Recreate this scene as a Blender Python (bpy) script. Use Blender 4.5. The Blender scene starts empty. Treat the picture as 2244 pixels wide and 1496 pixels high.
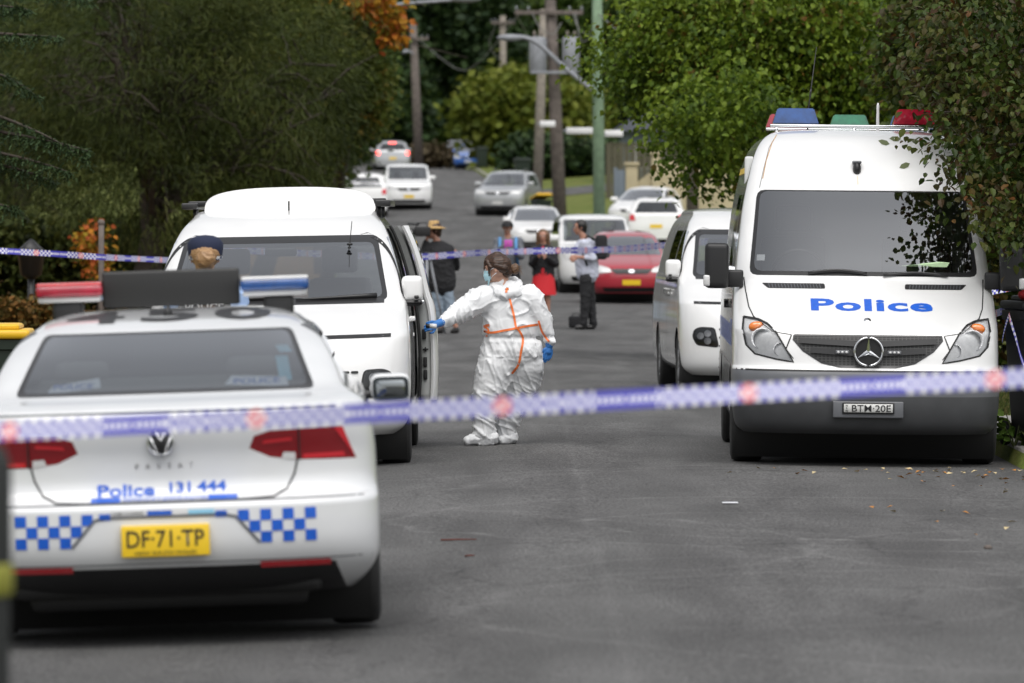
import bpy, bmesh, math, random
import numpy as np
from mathutils import Vector, Matrix, noise
from mathutils.bvhtree import BVHTree
from mathutils.geometry import intersect_line_plane

R = math.radians
random.seed(7)
rng = np.random.default_rng(11)
scene = bpy.context.scene
COL = scene.collection

# ------------------------------------------------------------------ camera, sky, sun, exposure
F, CX, HY, CH = 12467.0, 1122.0, 490.0, 1.8      # 200 mm lens on a 2244 px wide frame, horizon row, eye height
cam_d = bpy.data.cameras.new('camera'); cam = bpy.data.objects.new('camera', cam_d); COL.objects.link(cam)
cam.location = (0, 0, CH); cam.rotation_euler = (R(90), 0, 0)
cam_d.lens = 200; cam_d.sensor_width = 36; cam_d.shift_y = -258 / 2244
cam_d.clip_start = 0.5; cam_d.clip_end = 3000
cam_d.dof.use_dof = True; cam_d.dof.focus_distance = 44.6; cam_d.dof.aperture_fstop = 4.8
scene.camera = cam

world = bpy.data.worlds.new('World'); scene.world = world; world.use_nodes = True
wn = world.node_tree.nodes; wl = world.node_tree.links
bg = wn['Background']
sky = wn.new('ShaderNodeTexSky'); sky.sky_type = 'NISHITA'; sky.sun_disc = False
sky.sun_elevation = R(58); sky.sun_rotation = R(150); sky.air_density = 1.0; sky.dust_density = 4.0
hs = wn.new('ShaderNodeHueSaturation'); hs.inputs['Saturation'].default_value = 0.16
wl.new(sky.outputs[0], hs.inputs['Color']); wl.new(hs.outputs[0], bg.inputs['Color'])
bg.inputs['Strength'].default_value = 0.15
sun_d = bpy.data.lights.new('sun', 'SUN'); sun = bpy.data.objects.new('sun', sun_d); COL.objects.link(sun)
sun_d.energy = 1.1; sun_d.angle = R(35); sun_d.color = (1, .97, .93)
sun.location = (0, 0, 40); sun.rotation_euler = (R(32), 0, R(-30))
scene.view_settings.view_transform = 'Standard'; scene.view_settings.look = 'None'
scene.view_settings.gamma = 1; scene.view_settings.exposure = 0.35
scene.cycles.use_denoising = True
scene.cycles.max_bounces = 6; scene.cycles.transparent_max_bounces = 10
scene.cycles.caustics_reflective = False; scene.cycles.caustics_refractive = False

# ------------------------------------------------------------------ object helpers
def at(px, py, Y):
    return Vector(((px - CX) * Y / F, Y, CH - (py - HY) * Y / F))

def tag(o, label=None, cat=None, group=None, kind=None):
    if label: o['label'] = label
    if cat: o['category'] = cat
    if group: o['group'] = group
    if kind: o['kind'] = kind
    return o

def empty(name, loc, label=None, cat=None, group=None, rot=(0, 0, 0)):
    o = bpy.data.objects.new(name, None); COL.objects.link(o)
    o.location = loc; o.rotation_euler = rot
    return tag(o, label, cat, group)

def obj(name, bm, mats, parent=None, smooth=True, angle=None):
    me = bpy.data.meshes.new(name)
    if isinstance(bm, bmesh.types.BMesh):
        bm.to_mesh(me); bm.free()
    else:
        me = bm
    o = bpy.data.objects.new(name, me); COL.objects.link(o)
    if not isinstance(mats, (list, tuple)): mats = [mats]
    if not me.materials:
        for m in mats: me.materials.append(m)
    if smooth:
        me.polygons.foreach_set('use_smooth', [True] * len(me.polygons))
        if angle:
            try: me.set_sharp_from_angle(angle=R(angle))
            except Exception: pass
    else:
        me.polygons.foreach_set('use_smooth', [False] * len(me.polygons))
    if parent: o.parent = parent
    return o

def copy_tree(o, parent=None):
    c = o.copy(); COL.objects.link(c)
    if parent: c.parent = parent
    for ch in o.children: copy_tree(ch, c)
    return c

def arrays_mesh(name, V, faces_n, k):
    """V (n,3) vertices, faces given as consecutive k-gons index array (m,k)"""
    me = bpy.data.meshes.new(name)
    me.vertices.add(len(V)); me.vertices.foreach_set('co', np.asarray(V, dtype=np.float32).ravel())
    m = len(faces_n)
    me.loops.add(m * k); me.loops.foreach_set('vertex_index', np.asarray(faces_n, dtype=np.int32).ravel())
    me.polygons.add(m); me.polygons.foreach_set('loop_start', np.arange(0, m * k, k, dtype=np.int32))
    try: me.polygons.foreach_set('loop_total', np.full(m, k, dtype=np.int32))
    except Exception: pass
    me.update(calc_edges=True)
    return me

# ------------------------------------------------------------------ materials
def new_mat(name):
    m = bpy.data.materials.new(name); m.use_nodes = True
    return m, m.node_tree.nodes, m.node_tree.links, m.node_tree.nodes['Principled BSDF']

def mat(name, col, rough=.5, metal=0, coat=0, noise_amt=0, noise_scale=3, bump=0, bump_scale=200, spec=.5, trans=0, emit=None, estr=0):
    m, n, l, p = new_mat(name)
    c = (*col, 1)
    p.inputs['Base Color'].default_value = c
    p.inputs['Roughness'].default_value = rough; p.inputs['Metallic'].default_value = metal
    p.inputs['Coat Weight'].default_value = coat; p.inputs['Coat Roughness'].default_value = .04
    p.inputs['Specular IOR Level'].default_value = spec
    if emit:
        p.inputs['Emission Color'].default_value = (*emit, 1); p.inputs['Emission Strength'].default_value = estr
    tc = n.new('ShaderNodeTexCoord')
    if noise_amt:
        t = n.new('ShaderNodeTexNoise'); t.inputs['Scale'].default_value = noise_scale; t.inputs['Detail'].default_value = 6
        l.new(tc.outputs['Object'], t.inputs['Vector'])
        r = n.new('ShaderNodeMapRange'); r.inputs[1].default_value = .3; r.inputs[2].default_value = .7
        r.inputs[3].default_value = 1 - noise_amt; r.inputs[4].default_value = 1 + noise_amt
        l.new(t.outputs['Fac'], r.inputs[0])
        mx = n.new('ShaderNodeVectorMath'); mx.operation = 'SCALE'; mx.inputs[0].default_value = col
        l.new(r.outputs[0], mx.inputs['Scale']); l.new(mx.outputs[0], p.inputs['Base Color'])
    if bump:
        t2 = n.new('ShaderNodeTexNoise'); t2.inputs['Scale'].default_value = bump_scale; t2.inputs['Detail'].default_value = 4
        l.new(tc.outputs['Object'], t2.inputs['Vector'])
        b = n.new('ShaderNodeBump'); b.inputs['Strength'].default_value = bump; b.inputs['Distance'].default_value = .01
        l.new(t2.outputs['Fac'], b.inputs['Height']); l.new(b.outputs[0], p.inputs['Normal'])
    return m

def glass_mat(name, tint=(.25, .28, .28), gain=1.3, rough=.01):
    m, n, l, p = new_mat(name)
    n.remove(p)
    fr = n.new('ShaderNodeFresnel'); fr.inputs['IOR'].default_value = 1.52
    mu = n.new('ShaderNodeMath'); mu.operation = 'MULTIPLY'; mu.inputs[1].default_value = gain; mu.use_clamp = True
    tr = n.new('ShaderNodeBsdfTransparent'); tr.inputs[0].default_value = (*tint, 1)
    gl = n.new('ShaderNodeBsdfGlossy'); gl.inputs['Roughness'].default_value = rough
    gl.inputs['Color'].default_value = (.95, .97, 1, 1)
    mx = n.new('ShaderNodeMixShader')
    l.new(fr.outputs[0], mu.inputs[0]); l.new(mu.outputs[0], mx.inputs[0])
    l.new(tr.outputs[0], mx.inputs[1]); l.new(gl.outputs[0], mx.inputs[2])
    l.new(mx.outputs[0], n['Material Output'].inputs[0])
    return m

M = {}
M['white'] = mat('white_paint', (.77, .77, .765), .35, coat=1, noise_amt=.045, noise_scale=2.2)
M['white2'] = mat('white_paint_slightly_grey', (.68, .69, .70), .35, coat=1, noise_amt=.05, noise_scale=2.2)
M['red_paint'] = mat('red_paint', (.36, .02, .035), .3, coat=1)
M['silver'] = mat('silver_paint', (.42, .43, .44), .3, metal=.5, coat=1)
M['bluepaint'] = mat('blue_paint', (.03, .12, .42), .3, coat=1)
M['plastic'] = mat('black_plastic', (.012, .012, .013), .45, bump=.05)
M['trim'] = mat('dark_trim', (.02, .02, .021), .3)
M['seal'] = mat('rubber_seal', (.012, .012, .012), .6)
M['bumper_grey'] = mat('grey_bumper_plastic', (.115, .12, .13), .38, noise_amt=.1, noise_scale=4)
M['tyre'] = mat('tyre_rubber', (.018, .018, .018), .75, noise_amt=.2, noise_scale=20, bump=.2)
M['rim'] = mat('steel_rim', (.3, .3, .31), .35, metal=.8)
M['chrome'] = mat('chrome', (.75, .76, .78), .12, metal=1)
M['glass'] = glass_mat('window_glass')
M['darkglass'] = glass_mat('tinted_glass', (.05, .06, .06), 1.3)
M['clearglass'] = glass_mat('clear_lens', (.97, .97, .97), 1.2)
M['screen'] = glass_mat('windscreen_glass', (.66, .70, .70), 3.4)
M['screen_big'] = glass_mat('large_windscreen_glass', (.78, .80, .79), 5)
M['screen2'] = glass_mat('windscreen_glass_tinted', (.50, .54, .54), 2.3)
M['mirror'] = mat('mirror_glass', (.28, .30, .31), .03, metal=1)
M['interior'] = mat('car_interior', (.045, .045, .047), .7)
M['interior2'] = mat('grey_interior_panel', (.22, .225, .22), .7)
M['seatcloth'] = mat('seat_cloth', (.13, .135, .14), .9)
M['redlens'] = mat('red_lens', (.20, .006, .01), .12, coat=1)
M['redlens2'] = mat('bright_red_lens', (.55, .02, .03), .12, coat=1)
M['redglow'] = mat('lit_brake_lamp', (.6, .02, .02), .2, emit=(1, .10, .08), estr=4)
M['whitelens'] = mat('clear_lamp', (.6, .6, .6), .12, coat=1)
M['lampbowl'] = mat('lamp_reflector', (.85, .86, .88), .2, metal=.35, bump=.7, bump_scale=70)
M['amber'] = mat('amber_lens', (.75, .2, .03), .15, coat=1)
M['bluelens'] = mat('blue_beacon_lens', (.01, .06, .22), .18, coat=1, noise_amt=.3, noise_scale=14)
M['redbeacon'] = mat('red_beacon_lens', (.32, .01, .03), .18, coat=1, noise_amt=.25, noise_scale=14)
M['greenlens'] = mat('green_beacon_lens', (.01, .14, .07), .2, coat=1, noise_amt=.3, noise_scale=14)
M['polblue'] = mat('police_blue_vinyl', (.012, .10, .52), .35, noise_amt=.12, noise_scale=40)
M['lightblue'] = mat('light_blue_vinyl', (.25, .55, .75), .35)
M['black'] = mat('black_vinyl', (.012, .012, .013), .45)
M['plate_y'] = mat('yellow_number_plate', (.78, .52, .02), .4)
M['plate_w'] = mat('pale_number_plate', (.6, .6, .58), .4)
M['paper'] = mat('paper', (.75, .76, .8), .8)
M['greenpaper'] = mat('green_paper', (.55, .75, .45), .8)
M['galv'] = mat('galvanised_steel', (.24, .25, .27), .65, metal=.3, noise_amt=.15, noise_scale=6)

# ------------------------------------------------------------------ geometry helpers
def catmull(rows, sub=4):
    A = np.array(rows, float); out = []
    n = len(A)
    for i in range(n - 1):
        p0 = A[max(i - 1, 0)]; p1 = A[i]; p2 = A[i + 1]; p3 = A[min(i + 2, n - 1)]
        m1 = (p2 - p0) * .5; m2 = (p3 - p1) * .5
        d = p2 - p1
        m1 = np.where(np.sign(m1) == np.sign(d), np.sign(d) * np.minimum(abs(m1), 2.5 * abs(d)), 0)   # keep it monotone
        m2 = np.where(np.sign(m2) == np.sign(d), np.sign(d) * np.minimum(abs(m2), 2.5 * abs(d)), 0)
        for k in range(sub):
            t = k / sub; t2 = t * t; t3 = t2 * t
            out.append((2*t3-3*t2+1)*p1 + (t3-2*t2+t)*m1 + (-2*t3+3*t2)*p2 + (t3-t2)*m2)
    out.append(A[-1])
    return np.array(out)

def shell(rows, nf=20, ns=26, nr=10, sub=4, bottom_mat=1):
    """body skin from horizontal slices. row = z, half width, y near end, corner depth, exponent, y far end, corner depth, exponent"""
    T = catmull(rows, sub)
    bm = bmesh.new(); loops = []
    for z, w, yf, Df, n1, yr, Dr, n2 in T:
        pts = []
        for i in range(nf + 1):
            ph = math.pi / 2 * (-1 + 2 * i / nf)
            x = w * math.copysign(abs(math.sin(ph)) ** (2 / n1), ph) if ph else 0
            pts.append((x, yf + Df * (1 - abs(math.cos(ph)) ** (2 / n1))))
        for i in range(1, ns):
            t = i / ns; pts.append((w, yf + Df + (yr - Dr - yf - Df) * t))
        for i in range(nr + 1):
            ph = math.pi / 2 * (1 - 2 * i / nr)
            x = w * math.copysign(abs(math.sin(ph)) ** (2 / n2), ph) if ph else 0
            pts.append((x, yr - Dr * (1 - abs(math.cos(ph)) ** (2 / n2))))
        for i in range(ns - 1, 0, -1):
            t = i / ns; pts.append((-w, yf + Df + (yr - Dr - yf - Df) * t))
        loops.append([bm.verts.new((x, y, z)) for x, y in pts])
    m = len(loops[0])
    for a, b in zip(loops, loops[1:]):
        for i in range(m):
            j = (i + 1) % m
            bm.faces.new((a[i], a[j], b[j], b[i]))
    f = bm.faces.new(loops[-1]); f2 = bm.faces.new(list(reversed(loops[0]))); f2.material_index = bottom_mat
    bmesh.ops.recalc_face_normals(bm, faces=bm.faces)
    return bm

AX = {'y': (0, 2), 'x': (1, 2), 'z': (0, 1)}
def convex_ccw(poly):
    a = sum(p[0] * q[1] - q[0] * p[1] for p, q in zip(poly, poly[1:] + poly[:1]))
    return list(poly) if a > 0 else list(reversed(poly))

def carve(bm, poly, axis='y', cond=lambda c: True):
    """cut the outline out of the skin; the piece comes back as a mesh of its own and leaves a matching opening"""
    ia, ib = AX[axis]; poly = convex_ccw(poly)
    ax0, ax1 = min(p[0] for p in poly), max(p[0] for p in poly)
    bx0, bx1 = min(p[1] for p in poly), max(p[1] for p in poly)
    faces = []
    for f in bm.faces:
        if not cond(f.calc_center_median()): continue
        A = [v.co[ia] for v in f.verts]; B = [v.co[ib] for v in f.verts]
        if max(A) < ax0 or min(A) > ax1 or max(B) < bx0 or min(B) > bx1: continue
        faces.append(f)
    for p, q in zip(poly, poly[1:] + poly[:1]):
        dx, dy = q[0] - p[0], q[1] - p[1]
        if abs(dx) + abs(dy) < 1e-7: continue
        no = Vector((0, 0, 0)); no[ia] = dy; no[ib] = -dx; no.normalize()      # outward
        co = Vector((0, 0, 0)); co[ia] = p[0]; co[ib] = p[1]
        geom = set(faces)
        for f in faces: geom.update(f.verts); geom.update(f.edges)
        r = bmesh.ops.bisect_plane(bm, geom=list(geom), dist=1e-6, plane_co=co, plane_no=no)
        faces = [g for g in r['geom'] if isinstance(g, bmesh.types.BMFace) and (g.calc_center_median() - co).dot(no) < 0]
    out = bmesh.new(); vm = {}
    for f in faces:
        vs = []
        for v in f.verts:
            if v not in vm: vm[v] = out.verts.new(v.co)
            vs.append(vm[v])
        try: nf = out.faces.new(vs)
        except ValueError: pass
    bmesh.ops.delete(bm, geom=faces, context='FACES')
    return out

def bvh_of(bm): return BVHTree.FromBMesh(bm)

def rounded(poly, r=.03, n=3):
    out = []; m = len(poly)
    for i in range(m):
        p0, p1, p2 = Vector(poly[i - 1]), Vector(poly[i]), Vector(poly[(i + 1) % m])
        d1 = (p0 - p1); d2 = (p2 - p1); rr = min(r, d1.length * .45, d2.length * .45)
        a = p1 + d1.normalized() * rr; b = p1 + d2.normalized() * rr
        for k in range(n + 1):
            t = k / n; out.append(tuple((a * (1 - t) ** 2 + p1 * 2 * t * (1 - t) + b * t * t)[:]))
    return out

def mirror2(poly): return [(-x, z) for x, z in reversed(poly)]

def poly_bm(poly):
    bm = bmesh.new(); bm.faces.new([bm.verts.new((p[0], 0, p[1])) for p in poly]); return bm

def grid_cut(bm, step=.05):
    xs = [v.co.x for v in bm.verts]; zs = [v.co.z for v in bm.verts]
    for lo, hi, no in ((min(xs), max(xs), (1, 0, 0)), (min(zs), max(zs), (0, 0, 1))):
        k = math.floor(lo / step) + 1
        while k * step < hi:
            bmesh.ops.bisect_plane(bm, geom=bm.verts[:] + bm.edges[:] + bm.faces[:], dist=1e-6,
                                   plane_co=Vector(no) * (k * step), plane_no=no)
            k += 1

def drape(bm, bvh, off=.004, frm=-3, d=(0, 1, 0), axis='y'):
    """lay a flat x/z figure on the skin (seen from the near end), or an x/y figure from above"""
    dv = Vector(d)
    for v in bm.verts:
        o = Vector(v.co)
        if axis == 'y': o.y = frm
        elif axis == 'z': o = Vector((v.co.x, v.co.y, frm))
        elif axis == 'x': o = Vector((frm, v.co.x, v.co.z))
        hit = bvh.ray_cast(o, dv)
        if hit[0] is not None: v.co = hit[0] - dv * off
        else:
            hit = bvh.find_nearest(o + dv * (3.0 if axis == 'y' else 2.0))
            v.co = hit[0] - dv * off
    return bm

def strip_bm(pts, w, closed=False):
    bm = bmesh.new(); P = [Vector((p[0], p[1])) for p in pts]; L = []; n = len(P)
    for i in range(n):
        if closed: t = P[(i + 1) % n] - P[i - 1]
        else: t = P[min(i + 1, n - 1)] - P[max(i - 1, 0)]
        if t.length == 0: t = Vector((1, 0))
        nn = Vector((-t.y, t.x)).normalized() * w / 2
        L.append((bm.verts.new((P[i].x + nn.x, 0, P[i].y + nn.y)), bm.verts.new((P[i].x - nn.x, 0, P[i].y - nn.y))))
    rng_ = range(n) if closed else range(n - 1)
    for i in rng_:
        a, b = L[i], L[(i + 1) % n]; bm.faces.new((a[0], b[0], b[1], a[1]))
    return bm

def densify(pts, step=.04):
    out = []
    for p, q in zip(pts, pts[1:]):
        d = math.dist(p, q); k = max(1, int(d / step))
        out += [tuple(a + (b - a) * i / k for a, b in zip(p, q)) for i in range(k)]
    return out + [tuple(pts[-1])]

def text_bm(s, width=None, height=None, bold=0.0, axis='y', spacing=1.0):
    cu = bpy.data.curves.new('txt', 'FONT'); cu.body = s; cu.size = 1; cu.offset = bold; cu.resolution_u = 3
    cu.align_x = 'CENTER'; cu.align_y = 'CENTER'; cu.space_character = spacing
    o = bpy.data.objects.new('txt', cu); COL.objects.link(o)
    bpy.context.view_layer.update()
    me = bpy.data.meshes.new_from_object(o.evaluated_get(bpy.context.evaluated_depsgraph_get()))
    bpy.data.objects.remove(o); bpy.data.curves.remove(cu)
    bm = bmesh.new(); bm.from_mesh(me); bpy.data.meshes.remove(me)
    xs = [v.co.x for v in bm.verts]; ys = [v.co.y for v in bm.verts]
    cx, cy = (min(xs) + max(xs)) / 2, (min(ys) + max(ys)) / 2
    sx = width / (max(xs) - min(xs)) if width else 1; sy = height / (max(ys) - min(ys)) if height else sx
    if not width: sx = sy
    for v in bm.verts: v.co = ((v.co.x - cx) * sx, 0, (v.co.y - cy) * sy)
    return bm

def move(bm, x=0, y=0, z=0, verts=None):
    bmesh.ops.translate(bm, verts=verts or bm.verts[:], vec=(x, y, z)); return bm

def rotbm(bm, ang, axis='Y', cent=(0, 0, 0)):
    bmesh.ops.rotate(bm, verts=bm.verts[:], cent=cent, matrix=Matrix.Rotation(ang, 3, axis)); return bm

def join(*bms):
    out = bms[0]
    for b in bms[1:]:
        me = bpy.data.meshes.new('tmp'); b.to_mesh(me); out.from_mesh(me); bpy.data.meshes.remove(me); b.free()
    return out

def box_bm(x0, x1, y0, y1, z0, z1, bevel=0, seg=2, mat_i=0):
    bm = bmesh.new(); r = bmesh.ops.create_cube(bm, size=1)
    for v in bm.verts:
        v.co = (x0 + (v.co.x + .5) * (x1 - x0), y0 + (v.co.y + .5) * (y1 - y0), z0 + (v.co.z + .5) * (z1 - z0))
    if bevel: bmesh.ops.bevel(bm, geom=bm.edges[:] , offset=bevel, segments=seg, affect='EDGES', profile=.6)
    for f in bm.faces: f.material_index = mat_i
    return bm

def tube_bm(pts, rads, seg=8, cap=True, bm=None):
    bm = bm or bmesh.new(); P = [Vector(p) for p in pts]
    if not isinstance(rads, (list, tuple)): rads = [rads] * len(P)
    L = []; ref = None
    for i, p in enumerate(P):
        t = (P[min(i + 1, len(P) - 1)] - P[max(i - 1, 0)]).normalized()
        if ref is None: ref = Vector((0, 0, 1)) if abs(t.z) < .9 else Vector((1, 0, 0))
        u = t.cross(ref).normalized(); v = t.cross(u).normalized(); ref = -v if False else ref
        L.append([bm.verts.new(p + (u * math.cos(a) + v * math.sin(a)) * rads[i]) for a in [2 * math.pi * k / seg for k in range(seg)]])
    for a, b in zip(L, L[1:]):
        for k in range(seg): bm.faces.new((a[k], a[(k + 1) % seg], b[(k + 1) % seg], b[k]))
    if cap:
        bm.faces.new(list(reversed(L[0]))); bm.faces.new(L[-1])
    return bm

def lathe_bm(prof, seg=24, axis='x', bm=None, mats=None, cap=False):
    """prof = list of (radius, along)"""
    bm = bm or bmesh.new(); L = []
    for r, h in prof:
        ring = []
        for k in range(seg):
            a = 2 * math.pi * k / seg; c, s = r * math.cos(a), r * math.sin(a)
            ring.append(bm.verts.new((h, c, s) if axis == 'x' else ((c, h, s) if axis == 'y' else (c, s, h))))
        L.append(ring)
    for i, (a, b) in enumerate(zip(L, L[1:])):
        for k in range(seg):
            f = bm.faces.new((a[k], a[(k + 1) % seg], b[(k + 1) % seg], b[k]))
            if mats: f.material_index = mats[i]
    if cap:
        bm.faces.new(L[0]); bm.faces.new(L[-1])
    bmesh.ops.recalc_face_normals(bm, faces=bm.faces)
    return bm

def sphere_bm(c, r, seg=12, scale=(1, 1, 1), bm=None):
    bm = bm or bmesh.new()
    g = bmesh.ops.create_uvsphere(bm, u_segments=seg, v_segments=max(6, seg // 2 + 2), radius=1)
    rr = r if isinstance(r, (tuple, list)) else (r * scale[0], r * scale[1], r * scale[2])
    for v in g['verts']: v.co = Vector((c[0] + v.co.x * rr[0], c[1] + v.co.y * rr[1], c[2] + v.co.z * rr[2]))
    return bm

def curve_line(pts, n=12):
    """smooth 3-D polyline through the given points"""
    return [tuple(p) for p in catmull_free(pts, n)]

def catmull_free(pts, sub=6):
    A = np.array(pts, float); n = len(A); out = []
    for i in range(n - 1):
        p0 = A[max(i - 1, 0)]; p1 = A[i]; p2 = A[i + 1]; p3 = A[min(i + 2, n - 1)]
        for k in range(sub):
            t = k / sub
            out.append(.5 * ((2 * p1) + (p2 - p0) * t + (2 * p0 - 5 * p1 + 4 * p2 - p3) * t * t + (3 * p1 - p0 - 3 * p2 + p3) * t ** 3))
    out.append(A[-1]); return out

# ------------------------------------------------------------------ terrain
PROF = [(-60, 0), (0, 0), (80, .04), (100, .10), (120, .17), (140, .30), (160, .58), (183, 1.15), (200, 1.9), (215, 2.4), (240, 3.2),
        (288, 4.5), (320, 5.0), (400, 5.8), (480, 8), (700, 30), (1500, 60)]
def zc(Y): return float(np.interp(Y, [p[0] for p in PROF], [p[1] for p in PROF]))
def xc(Y): return float(np.interp(Y, [-60, 100, 130, 183, 210, 288, 330, 400, 800], [.2, .1, -.5, -2.1, -3.0, -5.6, -7.6, -13, -30]))
def road_z(X, Y):
    d = X - xc(Y)
    return zc(Y) + .025 - (.03 * -d if d < 0 else .012 * d)
RW_L = 3.55
def rw_r(Y): return float(np.interp(Y, [0, 40.9, 41.7, 60, 400], [9, 9, 3.62, 3.75, 3.75]))   # the kerb line turns away just before the camera
# ------------------------------------------------------------------ ground, road, kerbs
def grid_sheet(name, xs_fn, Ys, zfn, mats, kind='structure'):
    V = []; Fc = []; k = None
    for Y in Ys:
        row = xs_fn(Y); k = len(row)
        V += [(x, Y, zfn(x, Y)) for x in row]
    n = len(Ys)
    for i in range(n - 1):
        for j in range(k - 1):
            a = i * k + j; Fc.append((a, a + 1, a + k + 1, a + k))
    o = obj(name, arrays_mesh(name, np.array(V), Fc, 4), mats); tag(o, kind=kind); return o

def asphalt():
    m, n, l, p = new_mat('asphalt')
    p.inputs['Roughness'].default_value = .85; p.inputs['Specular IOR Level'].default_value = .35
    tc = n.new('ShaderNodeTexCoord')
    def noise_n(scale, detail, lo, hi, a, b, vec=None, dist=0):
        t = n.new('ShaderNodeTexNoise'); t.inputs['Scale'].default_value = scale; t.inputs['Detail'].default_value = detail
        t.inputs['Distortion'].default_value = dist
        l.new(vec or tc.outputs['Object'], t.inputs['Vector'])
        r = n.new('ShaderNodeMapRange'); r.inputs[1].default_value = lo; r.inputs[2].default_value = hi
        r.inputs[3].default_value = a; r.inputs[4].default_value = b; l.new(t.outputs['Fac'], r.inputs[0]); return r.outputs[0], t
    fine, ft = noise_n(60, 2, .35, .65, .45, 1.6)
    big, _ = noise_n(.35, 4, .3, .7, .80, 1.22)
    sc = n.new('ShaderNodeMapping'); sc.inputs['Scale'].default_value = (1.5, .22, 1); l.new(tc.outputs['Object'], sc.inputs[0])
    streak, _ = noise_n(1.2, 5, .35, .65, .80, 1.2, sc.outputs[0], .6)
    pale, _ = noise_n(2.2, 3, .55, .8, 0, 1)
    # pale scuffed tyre arcs and rubbed lines lying on the surface
    sep = n.new('ShaderNodeSeparateXYZ'); l.new(tc.outputs['Object'], sep.inputs[0])
    wob = n.new('ShaderNodeTexNoise'); wob.inputs['Scale'].default_value = 1.3; wob.inputs['Detail'].default_value = 5
    l.new(tc.outputs['Object'], wob.inputs['Vector'])
    def mth(op, a, b=None, c=None, clamp=False):
        q = n.new('ShaderNodeMath'); q.operation = op; q.use_clamp = clamp
        for i, v in enumerate((a, b, c)):
            if v is None: continue
            if isinstance(v, (int, float)): q.inputs[i].default_value = v
            else: l.new(v, q.inputs[i])
        return q.outputs[0]
    tot = None
    for (cx, cy, r, w, amp) in [(2.3, 34, 3.0, .07, .5), (3.4, 26, 3.6, .08, .5), (-2.5, 31.5, 4.2, .06, .4), (1.9, 33.5, 1.5, .06, .6), (4.2, 31, 2.6, .08, .5), (1.6, 29, 1.35, .05, .5),
                                (5, 37, 5.5, .12, .35), (-4, 45, 6.3, .15, .3), (0.2, 27, 2.2, .06, .35)]:
        dx = mth('SUBTRACT', sep.outputs[0], cx); dy = mth('SUBTRACT', sep.outputs[1], cy)
        d = mth('SQRT', mth('ADD', mth('MULTIPLY', dx, dx), mth('MULTIPLY', dy, dy)))
        d = mth('ADD', d, mth('MULTIPLY', wob.outputs['Fac'], .5))
        e = mth('ABSOLUTE', mth('SUBTRACT', d, r + .25))
        v = mth('MULTIPLY', mth('SUBTRACT', 1, mth('DIVIDE', e, w), clamp=True), amp)
        tot = v if tot is None else mth('ADD', tot, v)
    # dark tar cracks
    crk = n.new('ShaderNodeTexVoronoi'); crk.feature = 'DISTANCE_TO_EDGE'; crk.inputs['Scale'].default_value = .42
    dv = n.new('ShaderNodeVectorMath'); dv.operation = 'MULTIPLY_ADD'; l.new(wob.outputs['Color'], dv.inputs[0]); dv.inputs[1].default_value = (.9, .9, 0); l.new(tc.outputs['Object'], dv.inputs[2])
    l.new(dv.outputs[0], crk.inputs['Vector'])
    crack = mth('MULTIPLY', mth('SUBTRACT', 1, mth('DIVIDE', crk.outputs['Distance'], .008), clamp=True), .35)
    # long seam running up the road
    e = mth('ABSOLUTE', mth('SUBTRACT', mth('ADD', sep.outputs[0], mth('MULTIPLY', wob.outputs['Fac'], .12)), .52))
    tot = mth('ADD', tot, mth('MULTIPLY', mth('SUBTRACT', 1, mth('DIVIDE', e, .05), clamp=True), .28))
    tot = mth('MULTIPLY', tot, mth('ADD', pale, .35))
    f = mth('MULTIPLY', mth('MULTIPLY', fine, big), streak)
    f = mth('ADD', f, mth('MULTIPLY', tot, 1.5))
    f = mth('MULTIPLY', f, mth('SUBTRACT', 1, crack))
    mx = n.new('ShaderNodeVectorMath'); mx.operation = 'SCALE'; mx.inputs[0].default_value = (.078, .077, .076)
    l.new(f, mx.inputs['Scale']); l.new(mx.outputs[0], p.inputs['Base Color'])
    b = n.new('ShaderNodeBump'); b.inputs['Strength'].default_value = .55; b.inputs['Distance'].default_value = .012
    l.new(ft.outputs['Fac'], b.inputs['Height']); l.new(b.outputs[0], p.inputs['Normal'])
    return m

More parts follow.
